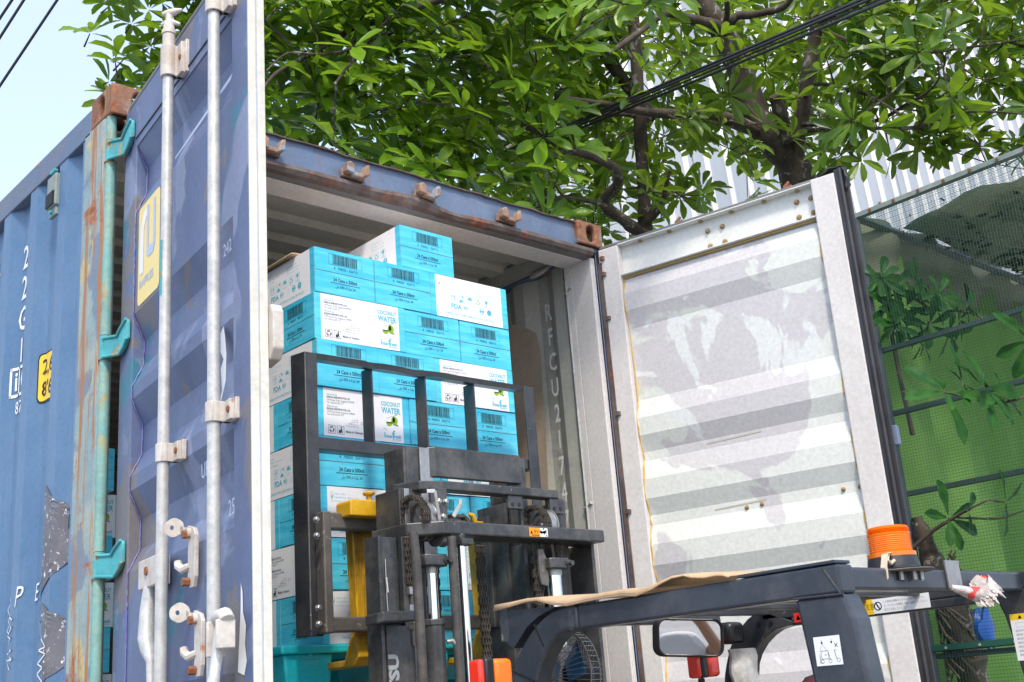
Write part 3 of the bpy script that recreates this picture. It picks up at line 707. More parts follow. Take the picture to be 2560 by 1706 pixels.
# lock rods
def rod(a, z0, z1, r, D, parent, w=.04):
    return MB().tube([D(a, w, z0), D(a, w, z1)], r, 20).build('lock_rod', M['galv'], parent, smooth=True)
def sleeve(a, z, D, parent, h=.034, r=.021, w=.04):
    mb = MB(); mb.tube([D(a, w, z-h), D(a, w, z+h)], r, 20)
    D.box(mb, a+.004, a+.055, .001, w*.5, z-h, z+h); D.box(mb, a, a+.02, .0, w+.012, z-h, z+h)
    D.box(mb, a+.02, a+.068, -.002, .010, z-h*1.05, z+h*1.05)
    o = mb.build('rod_bracket', M['galv_white'], parent, bevel=.002, smooth=True)
    MB().tube([D(a+.046, .008, z), D(a+.046, .024, z)], .009, 6).build('bolt', M['bolt_rust'], o)
    return o
def cam_end(a, z, D, parent, w=.04):
    mb = MB(); c0 = Vector(D(a, w, 0)); cu = Vector((.75,-.66,0))
    q = lambda u_, z_: tuple(c0 + cu*u_ + Vector((0,0,z_)))
    mb.tube([D(a, w, z-.11), D(a, w, z-.02), D(a, w, z+.012)], [.019,.019,.016], 18)
    mb.tube([D(a, w, z-.025), D(a, w, z-.012)], .022, 18)
    mb.tube([q(-.022, z+.050), q(-.010, z+.050), q(.004, z+.052), q(.022, z+.058), q(.040, z+.062)], [.006,.011,.013,.010,.004], 10)
    mb.tube([q(-.024, z+.012), q(-.008, z+.018), q(.012, z+.018), q(.034, z+.010)], [.005,.010,.010,.005], 10)
    mb.tube([D(a, w, z), D(a, w, z+.05)], .011, 12)
    return mb.build('cam_end', M['galv_white'], parent, smooth=True, bevel=.001)
rod(.558, DBm-.05, 3.66, .0165, DL, DLo); rod(.944, DBm-.05, 3.66, .0165, DL, DLo)
cam_end(.558, 3.735, DL, DLo); cam_end(.944, 3.735, DL, DLo)
sleeve(.558, 3.615, DL, DLo, h=.052, r=.024); sleeve(.944, 3.615, DL, DLo, h=.052, r=.024)
sleeve(.558, 2.405, DL, DLo, h=.026, r=.0215); sleeve(.944, 2.425, DL, DLo, h=.026, r=.0215)
sleeve(.558, 1.45, DL, DLo); sleeve(.944, 1.45, DL, DLo)
MB().box(0,0,0,0,0,0)
# painted blotch on the inner rod
mb = MB(); n = 7
mb.sheet([[DL(.558+.0172*math.sin(a)-.0, .04+.0172*math.cos(a), z) for a in (-.9,-.6,-.3,0,.3,.6)] for z in (2.86, 2.90, 3.0, 3.03)]); mb.build('paint_smear', M['hinge_teal'], DLo, fix=False, smooth=True)
# latch hooks
for (a, z) in ((.66, 2.185), (.71, 1.965)):
    mb = MB()
    D_ = DL
    plate = [D_(a+.040, .010, z), D_(a+.085, .010, z-.012), D_(a+.098, .010, z-.03), D_(a+.096, .010, z-.135), D_(a+.084, .010, z-.162), D_(a+.058, .010, z-.162), D_(a+.045, .010, z-.14), D_(a+.045, .010, z-.03)]
    mb.ext(plate, DL.n*.011)
    o = mb.build('latch_plate', M['galv_white'], DLo, bevel=.002)
    cx, cz = a-.010, z+.002
    c0 = Vector(DL(a+.045, .03, z-.016)); cu = Vector((.72,-.69,0)); q = lambda u_, v_: c0 + cu*u_ + Vector((0,0,v_))
    outer = [q(-.028+.024*math.cos(t)*(1.1 if abs(math.cos(t)) > .8 else .95), .012+.025*math.sin(t)) for t in [2*PI*i/20 for i in range(20)]]
    inner = [q(-.033+.0050*math.cos(t), .012+.0058*math.sin(t)) for t in [2*PI*i/20 for i in range(20)]]
    mb = MB(); mb.ring(outer, inner, Vector((.69,.72,0))*.004); mb.ext([q(-.012,.018), q(.004,.008), q(.006,-.010), q(-.012,-.006)], Vector((.69,.72,0))*.004); mb.tube([DL(a+.055, .01, z-.022), DL(a+.055, .030, z-.022)], .015, 12); mb.build('seal_plate', M['galv_white'], o, bevel=.001, smooth=True)
    mb = MB(); mb.tube([DL(a+.055, .018, z-.105), DL(a+.035, .03, z-.112), DL(a+.012, .034, z-.100), DL(a+.008, .034, z-.088)], [.009,.012,.011,.010], 8); mb.build('latch_hook', M['galv_white'], o, smooth=True)
    for dz in (-.026, -.146): MB().tube([DL(a+.058, .02, z+dz), DL(a+.058, .040, z+dz)], .011, 6).build('bolt', M['bolt_rust'], o)
# handle guard on the inner rod and the handle of the outer rod
mb = MB(); DL.box(mb, .385, .545, .012, .05, 2.055, 2.135); hg = mb.build('handle_cover', M['galv_white'], DLo, bevel=.004)
mb = MB(); mb.tube([DL(.46, .05, 2.10), DL(.46, .054, 2.10)], .012, 12); mb.build('bolt', M['bolt_rust'], hg)
mb = MB(); mb.tube([DL(.45, .035, 2.06), DL(.452, .042, 2.0), DL(.455, .046, 1.92), DL(.47, .045, 1.89), DL(.485, .042, 1.86), DL(.50, .042, 1.70), DL(.51, .042, 1.5)], [.019,.021,.023,.021,.013,.012,.012], 10)
mb.xf(lambda x_, y_, z_: (x_, y_, z_)).build('lock_handle', M['galv'], hg, smooth=True)
mb = MB(); DL.box(mb, .38, .44, .002, .01, 1.78, 2.15); mb.build('handle_plate', M['rail_steel'], DLo)
mb = MB(); DL.box(mb, .985, .998, .03, .075, 1.835, 1.915); DL.box(mb, 1.045, 1.058, .03, .075, 1.85, 1.915); mb.tube([DL(.985, .05, 1.912), DL(1.0, .05, 1.925), DL(1.045, .05, 1.925), DL(1.058, .05, 1.912)], .018, 10)
h2 = mb.build('handle_hub', M['galv_white'], DLo, bevel=.003, smooth=True)
mb = MB(); mb.tube([DL(1.02, .052, 1.905), DL(1.022, .058, 1.86), DL(1.022, .066, 1.80), DL(1.03, .078, 1.74), DL(1.03, .08, 1.5)], [.012,.014,.013,.018,.018], 10); mb.build('lock_handle', M['galv'], h2, smooth=True)
mb = MB(); mb.box(0,.001,0,.001,0,.001)
mb = MB(); F_ = Face2D(mb, DL(.965, .0015, 1.80), DL.d, (0,0,1)); F_.poly([(.03,.0),(.07,-.01),(.085,.02),(.075,.06),(.082,.10),(.065,.13),(.062,.18),(.052,.20),(.05,.14),(.042,.08)], 0); mb.build('white_smear', [M['ink_white']], DLo, fix=False)
# locking lug that overlaps the other leaf
mb = MB(); mb.ext([DL(1.03, -.047, 2.660), DL(1.100, -.047, 2.672), DL(1.113, -.047, 2.65), DL(1.113, -.047, 2.555), DL(1.095, -.047, 2.53), DL(1.03, -.047, 2.525)], DL.n*-.03); mb.build('overlap_lug', M['galv_white'], DLo, bevel=.004)
# hinges of the left leaf: cast blades from the post knuckle to the leaf
for hz in HZ:
    mb = MB()
    mb.tube([(.019, .040, hz-.040), (.019, .040, hz+.040)], .0185, 14)
    a = lambda s_, w_, z_: DL(s_, w_, z_)
    P0 = [(.006, .012), (.03, .006)]
    blade = [(.006, .026, hz+.028), DL(.0, .016, hz+.024), DL(.03, .014, hz+.040), DL(.088, .012, hz+.056), DL(.097, .012, hz+.045), DL(.097, .012, hz-.010), DL(.07, .012, hz-.030), DL(.03, .014, hz-.046), (.006, .026, hz-.036)]
    mb.ext(blade, tuple(DL.n*-.010))
    rim = [Vector(p)+DL.n*.002 for p in blade]
    mb.tube(rim[0:4], .006, 6); mb.tube(rim[5:9], .006, 6)
    o = mb.build('hinge', M['hinge_teal'], DLo, bevel=.002, smooth=True)
    MB().tube([(.019, .040, hz-.043), (.019, .040, hz-.0405)], .022, 12).build('hinge_washer', M['bolt_brass'], o)
# --- right leaf: seen from inside
nR = Vector((.974, .225, 0)).normalized()
oR = Vector((2.42, -.05, 0)) + nR*.05
DR = Door((oR.x, oR.y), (.225, -.974), (nR.x, nR.y))
mb = MB(); DR.box(mb, -.062, .044, -.05, 0, DBm, DT-.004)
DRo = mb.build('door', M['inner_grey'], cont, bevel=.005, label='right door leaf swung open, white corrugated inner face')
mb = MB(); DR.box(mb, 1.010, 1.118, -.052, 0, DBm, DT+.008); mb.build('door_stile', M['inner_grey'], DRo, bevel=.006)
leaf_sheet(DR, .044, 1.010, M['door_blue'], M['panel_white'], DRo, .023, -.012)
mb = MB(); DR.box(mb, .044, 1.010, -.008, 0, 3.545, DT); tr_ = mb.build('top_web', M['inner_white'], DRo)
mb = MB(); DR.box(mb, .044, 1.010, -.048, -.008, DT-.006, DT); mb.build('top_flange', M['inner_white'], DRo, bevel=.0015)
mb = MB(); DR.box(mb, .044, 1.010, -.046, -.008, 3.562, 3.568); mb.build('lower_flange', M['inner_white'], DRo, bevel=.0015)
mb = MB(); mb.tube([DR(.05, -.02, 3.556), DR(.3, -.024, 3.557), DR(.6, -.022, 3.556), DR(1.008, -.024, 3.557)], .0045, 6); mb.build('sealant_line', M['sealant'], DRo)
mb = MB(); DR.box(mb, .044, 1.010, -.05, 0, DBm, 1.42); mb.build('bottom_rail', M['inner_white'], DRo)
for a_ in (.047, 1.007):
    pts_ = []
    for (za, da), (zb_, db) in zip(ZP[:-1], ZP[1:]):
        for i in range(5): t_ = i/5; pts_.append(DR(a_+(.003 if a_ < .5 else -.003)*math.sin(za*30+i), -.019-.023*(da+(db-da)*t_), za+(zb_-za)*t_))
    MB().tube(pts_, .0035 if a_ < .5 else .0025, 6).build('sealant_line', M['sealant'], DRo)
bolts = [(.495,3.662),(.568,3.662),(.498,3.587),(.571,3.587),(.925,3.667),(.925,3.595),(.990,3.666),(.992,3.597)]
b0 = MB()
b0.lathe([(.0,-.006),(.011,-.006),(.0125,-.003),(.0125,0)], (0,0,0), 'y', 12); b0.lathe([(.0,-.0135),(.006,-.013),(.0085,-.010),(.009,-.006)], (0,0,0), 'y', 6)
bme = b0.mesh('bolt_head', M['bolt_brass'])
ang = math.atan2(DR.d.y, DR.d.x)
def put_bolt(s_, w_, z_, me, parent, name='bolt', sc=1.0):
    o = bpy.data.objects.new(name, me); C.objects.link(o); attach(o, parent)
    o.location = DR(s_, w_, z_); o.rotation_euler = (0, 0, math.atan2(-nR.x, nR.y)); o.scale = (sc,)*3
    return o
for s_, z_ in bolts: put_bolt(s_, -.009, z_, bme, DRo)
for s_, z_ in ((.577,2.40),(.508,2.396),(.931,2.404),(1.000,2.403)):
    put_bolt(s_, -.0175, z_, bme, DRo, sc=.75)
for s_, z_ in ((.154,3.704),(.31,3.706),(.471,3.71),(.624,3.712),(.783,3.713),(.938,3.713)):
    MB().tube([DR(s_, -.022, DT-.014), DR(s_, -.022, DT-.006)], .010, 8).build('drain_bolt', M['bolt_brass'], DRo)
# gaskets of the right leaf
mb = MB(); DR.box(mb, 1.118, 1.132, -.05, -.012, DBm, DT+.02); mb.tube([DR(1.140, -.045, DBm), DR(1.140, -.045, DT+.022)], .010, 8); mb.tube([DR(1.156, -.02, DBm), DR(1.156, -.018, DT+.03)], .009, 8)
DR.box(mb, 1.128, 1.162, -.03, -.022, DBm, DT+.03)
mb.build('gasket', M['gasket'], DRo, smooth=True)
mb = MB(); DR.box(mb, -.062, 1.13, -.042, -.004, DT, DT+.014); mb.build('gasket', M['gasket_grey'], DRo, bevel=.003)
mb = MB()
rows = []
for i in range(9):
    t_ = i/8; rows.append([DR(1.05+.10*t_+.008*math.sin(j*2.1+i), -.046+.010*j, DT+.010+.022*math.sin(t_*2.4)+.004*math.sin(i*1.9+j)) for j in range(5)])
mb.sheet(rows)
rows = []
for i in range(8):
    t_ = i/7; rows.append([DR(1.150+.012*math.sin(t_*3.1)+.004*math.sin(j+i*2), -.046+.010*j, DT+.022-.10*t_) for j in range(5)])
mb.sheet(rows); o = mb.build('gasket_fold', M['gasket'], DRo, fix=False, smooth=True); sm = o.modifiers.new('s', 'SOLIDIFY'); sm.thickness = .006
mb = MB(); DR.box(mb, -.09, -.062, -.05, -.004, DBm, DT-.01); mb.build('gasket', M['gasket'], DRo)
# tape marks, scratches
M['tape_mark'] = flat('tape_mark', (.50,.47,.38), .6)
mb = MB(); F_ = Face2D(mb, DR(0, -.0475, 0), DR.d, (0,0,1))
F_ = Face2D(mb, DR(.0, -.0185, 0), DR.d, (0,0,1))
F_.poly([(.36,2.695),(.62,2.702),(.62,2.708),(.36,2.702)], 0)
F_.poly([(.36,2.405),(.60,2.413),(.60,2.420),(.36,2.411)], 0)
mb.build('tape_mark', [M['tape_mark']], DRo, fix=False)
mb = MB(); rod_r = rod(.25, DBm-.05, 3.72, .0165, DR, DRo, w=.03); rod(.75, DBm-.05, 3.72, .0165, DR, DRo, w=.03)
# blue painted lug showing past the gasket at mid height
mb = MB(); DR.box(mb, 1.150, 1.178, .0, .03, 2.545, 2.625); mb.build('rod_guide', M['header_blue'], DRo, bevel=.004)
for z in (3.75,):
    for a_ in (.33, .87):
        mb = MB(); mb.tube([DR(a_, .03, 3.72), DR(a_, .03, 3.77), DR(a_+.02, .03, 3.79)], [.012,.012,.006], 8); mb.tube([DR(a_-.03, .03, 3.75), DR(a_+.03, .03, 3.765)], [.006,.01], 8); mb.build('cam_end', M['rusty'], DRo, smooth=True)

# ------------------------------------------------------------------ trailer under the container
trl = thing('trailer_chassis', 'dark skeletal trailer chassis under the blue shipping container', 'trailer', (1.2, 3, G))
mb = MB()
for x_ in (.75, 1.6): mb.box(x_, x_+.12, -.05, 6.1, PX-.30, PX-.03)
for y_ in (.0, 1.9, 3.9, 5.9): mb.box(.05, 2.38, y_, y_+.14, PX-.14, PX-.005)
mb.build('frame', M['rail_dark'], trl, bevel=.005)
for y_ in (1.0, 2.3, 3.6):
    MB().tube([(.2, y_, G+.5), (2.25, y_, G+.5)], .06, 12).build('axle', M['rail_dark'], trl, smooth=True)
    MB().box(.8, 1.65, y_-.06, y_+.06, G+.5, PX-.28).build('suspension', M['rail_dark'], trl)
    for x_ in (.12, 1.98): MB().lathe([(.3,0),(.48,.01),(.5,.05),(.5,.29),(.48,.34),(.3,.35)], (x_, y_, G+.5), 'x', 28).build('wheel', M['rubber'], trl, smooth=True)
for x_ in (.8, 1.6): MB().box(x_, x_+.1, 5.4, 5.5, G, PX-.28).build('landing_leg', M['rail_dark'], trl)

# ================================================================== CARTONS
BL, BW, BH = .403, .267, .1755
def carton_meshes():
    L, W, H = BL/2, BW/2, BH
    body = MB()
    body.add([(-L,-W,0),(L,-W,0),(L,W,0),(-L,W,0)], [(3,2,1,0)], 0); body.add([(-L,-W,H),(L,-W,H),(L,W,H),(-L,W,H)], [(0,1,2,3)], 1)
    bands = (-L, -L+.026, L-.030, L)
    for y, sgn in ((-W, 1), (W, -1)):
        for k in range(3):
            a, b_ = bands[k], bands[k+1]
            if sgn < 0: a, b_ = -a, -b_
            body.add([(a,y,0),(b_,y,0),(b_,y,H),(a,y,H)], [(0,1,2,3)], 1 if k == 1 else 0)
    for x_, sgn in ((-L, -1), (L, 1)):
        a, b_ = (W, -W) if sgn < 0 else (-W, W)
        body.add([(x_,a,0),(x_,b_,0),(x_,b_,H),(x_,a,H)], [(0,1,2,3)], 2)
    bm = bmesh.new(); me = body.mesh('carton', [M['carton_cyan'], M['carton_white'], M['kraft_dull']])
    bm.from_mesh(me); bmesh.ops.remove_doubles(bm, verts=bm.verts, dist=1e-5)
    bmesh.ops.recalc_face_normals(bm, faces=bm.faces); bm.to_mesh(me); bm.free()
    flaps = []
    for x_, sgn in ((-L, -1), (L, 1)):
        for (z0, z1) in ((.001, .0850), (.0880, .1748)):
            m_ = MB(); m_.box(x_, x_+sgn*.0016, -W+.0012, W-.0012, z0, z1); flaps.append(m_.mesh('flap', M['carton_cyan']))
    prints = []
    # short ends
    for sgn in (-1, 1):
        m_ = MB(); F_ = Face2D(m_, (sgn*(L+.0021), -sgn*W, 0) if sgn > 0 else (-(L+.0021), W, 0), (0, sgn, 0), (0,0,1))
        r = random.Random(4); x0, x1, y0, y1 = .062, .212, .117, .160
        F_.frame(x0, y0, x1, y1, .0009, 0)
        x = x0+.018
        while x < x1-.022:
            w_ = r.choice([.0009,.0009,.0018,.0027,.0036]); F_.rect(x, y0+.003, x+w_, y1-.002, 0); x += w_+r.choice([.0009,.0012,.002])
        F_.text('8   938555   026713', .0095, .137, .101, 0, align='C', bold=.004, xs=.95)
        F_.text('24 Cans x 500ml', .0135, .133, .0535, 0, align='C', bold=.022, xs=.80)
        F_.rect(.068, .0455, .200, .0478, 0)
        F_.text('\uFEDE\uFEE3 500 x \uFE94\uFE92\uFEE0\uFECB 24', .0105, .134, .0285, 0, align='C', bold=.006, xs=.85)
        prints.append(m_.mesh('end_print', [M['ink_black']]))
    # long side A: importer's address, coconut
    m_ = MB(); F_ = Face2D(m_, (-L, -W-.0006, 0), (1,0,0), (0,0,1))
    for y_, head in ((.150, 'Imported by:'), (.107, 'Fabriqu\u00e9 par:')):
        F_.text(head, .0062, .040, y_, 1, bold=.01)
        F_.text('RADHA EXPORTS PTE LTD', .0068, .040, y_-.0105, 0, bold=.02, xs=.86)
        F_.text('118 Pioneer Road, Singapore 639598' if y_ > .12 else '118 Pioneer Road, Singapour 639598', .0066, .040, y_-.0205, 2, xs=.84)
        F_.text('Tel: (+65) 62 202 777', .0066, .040, y_-.0305, 2, xs=.84)
    for i_, s_ in enumerate(('\uFE96\uFEDE\uFEE3 \uFECB\uFEE0\uFE92', '\uFEE3\uFEDE\uFE94 \uFE92\uFEE0\uFECB 118', '639598 \uFE94\uFE92\uFEE0\uFECB \uFEDE\uFEE3', '777 202 62 (65+) \uFEDE\uFEE3')):
        F_.text(s_, .0048, .172, .066-.0085*i_, 2, align='R')
    F_.text('MFG/EXP', .0035, .182, .060, 2); F_.text('DATE', .0035, .182, .053, 2)
    for x0 in (.043, .080):
        F_.frame(x0, .010, x0+.030, .040, .0012, 0)
    F_.recycle(.058, .025, .0105, 0)
    F_.rect(.087,.014,.095,.025,0); F_.disc(.099,.034,.0026,0); F_.poly([(.096,.030),(.101,.030),(.103,.014),(.100,.014),(.098,.022),(.0965,.014),(.094,.014)], 0); F_.line(.097,.028,.091,.031,.0016,0)
    F_.text('Made in Vietnam', .0082, .118, .0175, 0, bold=.012, xs=.92)
    F_.text('COCONUT', .0155, .320, .137, 1, bold=.03, align='C', xs=.78); F_.text('WATER', .0215, .320, .109, 1, bold=.035, align='C', xs=.80)
    F_.disc(.334,.082,.0145,3,18,sy=1.15); F_.disc(.310,.076,.0145,3,14,180,360,sy=1.1); F_.disc(.310,.076,.0145,5,14,0,360,sy=.35); F_.disc(.331,.085,.006,4,10,sy=1.8)
    F_.line(.326,.098,.346,.106,.0014,4); F_.line(.300,.088,.322,.098,.0010,4); F_.poly([(.33,.066),(.352,.062),(.348,.069)], 4)
    F_.text('I', .020, .286, .0165, 1, bold=.03); F_.text('nter', .013, .293, .0165, 1, bold=.03, xs=.95); F_.text('f', .028, .321, .0165, 1, bold=.03); F_.text('resh', .014, .330, .0165, 1, bold=.03, xs=.95)
    F_.circ(.289,.043,.0065,.0012,1,8,0,180)
    for a in range(0, 181, 30): a_ = math.radians(a); F_.line(.289+.008*math.cos(a_), .043+.008*math.sin(a_), .289+.0115*math.cos(a_), .043+.0115*math.sin(a_), .0009, 1)
    F_.rect(.322, .0105, .362, .012, 1); F_.text('Your taste, our best', .003, .322, .0055, 1)
    pa = m_.mesh('side_print', [M['ink_black'], M['ink_cyan'], M['ink_pale'], M['coconut_green'], M['coconut_dark'], M['carton_white']])
    prints.append(pa)
    # long side B: check boxes, handling marks
    m_ = MB(); F_ = Face2D(m_, (L, W+.0006, 0), (-1,0,0), (0,0,1))
    names = ('Original \u00b7 Original', 'Original With Pulp \u00b7 Original avec pulpe', 'Peach Flavor \u00b7 Saveur p\u00eache')
    names2 = ('Lychee Flavor \u00b7 Litchi', 'Strawberry Flavor \u00b7 Fraise', 'Pineapple Flavor \u00b7 Ananas')
    for i_ in range(3):
        y_ = .148-.013*i_
        F_.frame(.040, y_, .0485, y_+.0085, .0008, 1); F_.text(names[i_], .0046, .053, y_+.001, 1)
        F_.frame(.215, y_-.002, .2235, y_+.0065, .0008, 1); F_.text(names2[i_], .0046, .229, y_-.001, 1)
    F_.line(.041,.139,.044,.136,.0016,2); F_.line(.044,.136,.050,.146,.0016,2)
    for k in range(5):
        x0 = .098+.044*k; F_.frame(x0, .074, x0+.031, .107, .0010, 0)
        cx = x0+.0155
        if k == 0:
            for q in (-.006, .006): F_.rect(cx+q-.0013,.079,cx+q+.0013,.095,0); F_.poly([(cx+q-.0045,.094),(cx+q+.0045,.094),(cx+q,.103)],0)
        elif k == 1: F_.disc(cx+.006,.100,.0045,0,8); F_.disc(cx-.002,.077,.010,0,10,0,180); F_.line(cx-.01,.094,cx-.002,.088,.001,0); F_.line(cx-.012,.098,cx-.004,.093,.001,0)
        elif k == 2: F_.disc(cx,.092,.012,0,12,0,180); F_.rect(cx-.0008,.079,cx+.0008,.093,0)
        elif k == 3: F_.recycle(cx,.090,.0105,0)
        else: F_.poly([(cx-.009,.103),(cx+.009,.103),(cx+.006,.092),(cx,.088),(cx-.006,.092)],0); F_.rect(cx-.001,.079,cx+.001,.090,0); F_.rect(cx-.006,.078,cx+.006,.080,0)
    F_.text('FDA', .020, .102, .044, 0, bold=.03, xs=1.0); F_.circ(.178,.054,.013,.0010,0); F_.text('ISO', .0105, .178, .0495, 0, bold=.03, align='C')
    F_.circ(.222,.054,.013,.0008,3); F_.circ(.222,.054,.010,.0006,3); F_.text('HACCP', .0048, .222, .052, 3, align='C')
    F_.circ(.262,.054,.013,.0028,0); F_.rect(.251,.050,.273,.058,0); F_.disc(.302,.054,.013,0,14); F_.disc(.302,.058,.0055,4,8); F_.rect(.295,.049,.309,.0505,4)
    F_.text('HANDLE WITH CARE STORE IN A COOL, DRY PLACE', .0088, .201, .016, 0, bold=.008, align='C', xs=.85)
    prints.append(m_.mesh('side_print', [M['ink_cyan'], M['ink_cyan'], M['ink_blue2'], M['ink_mist'], M['carton_white']]))
    return me, flaps, prints
M['ink_blue2'] = flat('ink_blue2', (.03,.03,.25), .5); M['ink_mist'] = flat('ink_mist', (.55,.78,.84), .5)
c_body, c_flaps, c_prints = carton_meshes()
def carton(x, y, z, rot, label, group, ends=(0,1), yaw=0.0):
    """x,y = centre of the base"""
    o = bpy.data.objects.new('carton', c_body); C.objects.link(o)
    if not o.modifiers.get('bevel'):
        b_ = o.modifiers.new('bevel', 'BEVEL'); b_.width = .0025; b_.segments = 2; b_.limit_method = 'ANGLE'; b_.angle_limit = .6
    o.location = (x, y, z); o.rotation_euler = (0, 0, math.radians(rot) + yaw)
    tag(o, label, 'carton', group)
    if 'hidden' in label: return o
    for i_, m_ in enumerate(c_flaps):
        c = bpy.data.objects.new('flap', m_); C.objects.link(c); c.parent = o
    for i_, m_ in enumerate(c_prints):
        c = bpy.data.objects.new('end_print' if i_ < 2 else 'side_print', m_); C.objects.link(c); c.parent = o
    return o
YF = -.12; XL = .725; RH = .1785; ZT = 3.346
GRP = 'cyan and white cartons stacked on the plastic pallet'
rj = random.Random(11)
ordn = ['top', 'second', 'third', 'fourth', 'fifth', 'sixth', 'seventh', 'lowest']
# each row: list of (kind) from left to right; A = address side, B = handling-mark side, S = short end with bar code; left faces follow
rows = ['SSB', 'ASS', 'SSA', 'ASS', 'SSB', 'BSS', 'SSB', 'BSS']
pos_name = ['at the left corner', 'in the middle', 'at the right end']
kindtxt = {'S': 'bar code end facing out', 'A': 'address and coconut side facing out', 'B': 'handling marks side facing out'}
for ri, row in enumerate(rows):
    z = ZT - RH*(ri+1); x = XL
    for ci, k in enumerate(row):
        w_ = BW if k == 'S' else BL
        d_ = BL if k == 'S' else BW
        gap = .0035 if ci else 0
        x += gap
        left_is_B = not (ri == 6)
        if k == 'S': rot = 90 if left_is_B else -90
        elif k == 'A': rot = 0
        else: rot = 180
        jx, jy = rj.uniform(-.002, .002), rj.uniform(-.004, .006)
        if ri == 7 and ci == 0: jy = 0
        carton(x+w_/2+jx*(ci > 0), YF+d_/2+jy, z, rot, f'carton {pos_name[ci]} of the {ordn[ri]} full row, {kindtxt[k]}', GRP, yaw=rj.uniform(-.012, .012))
        x += w_
    # the cartons behind on the left face
    if row[0] == 'S':
        carton(XL+BL/2, YF+BL+.004+BW/2, z, 0, f'second carton back in the {ordn[ri]} full row, bar code end facing left', GRP, yaw=rj.uniform(-.004,.004))
        carton(XL+BL/2+BL+.004, YF+BL+.004+BW/2, z, 0, f'hidden carton behind the middle of the {ordn[ri]} full row', GRP)
    else:
        carton(XL+BW/2, YF+BW+.004+BL/2, z, 90, f'second carton back in the {ordn[ri]} full row, handling marks facing left', GRP, yaw=rj.uniform(-.004,.004))
        carton(XL+BW/2+BW+.004, YF+BW+.004+BL/2, z, 90, f'hidden carton behind the middle of the {ordn[ri]} full row', GRP)
    carton(1.545, YF+BL+.01+BL/2, z, 90, f'hidden carton at the back right of the {ordn[ri]} full row', GRP)
carton(1.1285+BW/2, YF+.008+BL/2, ZT+.001, 90, 'single carton alone on top of the stack, bar code end facing out', GRP, yaw=.01)
# brown card sheets between the layers
def card_sheet(x0, x1, y0, y1, z, lab, seed, up=.0, name='card_sheet'):
    r = random.Random(seed); mb = MB(); rows_ = []
    for i in range(9):
        rows_.append([(x0+(x1-x0)*j/16, y0+(y1-y0)*i/8, z + up*math.sin(PI*min(1, (j/16)*1.2))*(.3+.7*i/8) + .002*r.random()) for j in range(17)])
    o = mb.sheet(rows_).build(name, M['kraft'], fix=False, smooth=True); s_ = o.modifiers.new('s', 'SOLIDIFY'); s_.thickness = .004
    return tag(o, lab, 'cardboard')
card_sheet(.705, .99, .0, .45, ZT+.006, 'curled brown cardboard sheet on top of the left carton column', 2, up=.035)
card_sheet(1.36, 1.66, -.06, .3, ZT+.005, 'thin brown cardboard sheet under the edge of the right top row carton', 3, up=.012)
# stack deeper in the container, seen through the gap beside the left post
for k in range(7):
    carton(.36, 1.25, PX+.15+.15+RH*k, 0 if k % 2 else 90, f'carton deep inside seen through the left hinge gap, {["first","second","third","fourth","fifth","sixth","seventh"][k]} from the floor', 'cartons deeper inside the container')
# ------------------------------------------------------------------ plastic pallets
def pallet(x0, x1, y0, y1, zt, lab):
    t = thing('plastic_pallet', lab, 'pallet', ((x0+x1)/2, (y0+y1)/2, zt-.15), 'teal plastic pallets')
    H = .15
    mb = MB(); mb.box(x0, x1, y0, y1, zt-.028, zt-.001); mb.build('deck', M['pallet'], t, bevel=.006)
    cw = .19
    for i, xa in enumerate((x0+.015, (x0+x1)/2-cw/2, x1-cw-.015)):
        for ya in (y0+.015, (y0+y1)/2-cw/2, y1-cw-.015):
            mb = MB(); mb.ext([(xa, ya, zt-.028), (xa+cw, ya, zt-.028), (xa+cw-.012, ya, zt-H+.02), (xa+.012, ya, zt-H+.02)], (0, cw, 0)); mb.build('foot', M['pallet'], t, bevel=.008, smooth=True)
    for xa in (x0+.02, (x0+x1)/2-cw/2, x1-cw-.02):
        mb = MB(); mb.box(xa, xa+cw-.01, y0+.02, y1-.02, zt-H, zt-H+.019); mb.build('runner', M['pallet'], t, bevel=.004)
    return t
p1 = pallet(.555, 1.76, -.135, .95, ZT-RH*8-.001, 'teal plastic pallet lifted by the forks under the cartons')
mb = MB(); F_ = Face2D(mb, (.60, -.1225, ZT-RH*8-.085), (1,0,0), (0,0,1))
F_.poly([(.04,.02),(.10,.02),(.105,.035),(.035,.035)], 0); F_.poly([(.035,.04),(.045,.055),(.055,.042),(.07,.06),(.085,.042),(.095,.055),(.105,.04)], 0)
F_.text('PLASTIC PALLET', .011, .0, -.012, 0)
M['pallet_mark'] = flat('pallet_mark', (.05,.5,.55), .5); mb.build('moulded_mark', M['pallet_mark'], p1, fix=False)
pallet(.12, 1.14, .9, 1.9, PX+.2995, 'teal plastic pallet on the container floor under the inner stack')

# ================================================================== FORKLIFT
fl = thing('forklift', 'dark grey forklift raising a pallet of cartons to the container door', 'forklift', (1.05, -1.6, G))
FD, FM, FG, FW = M['fl_dark'], M['fl_mast'], M['fl_guard'], M['fl_worn']
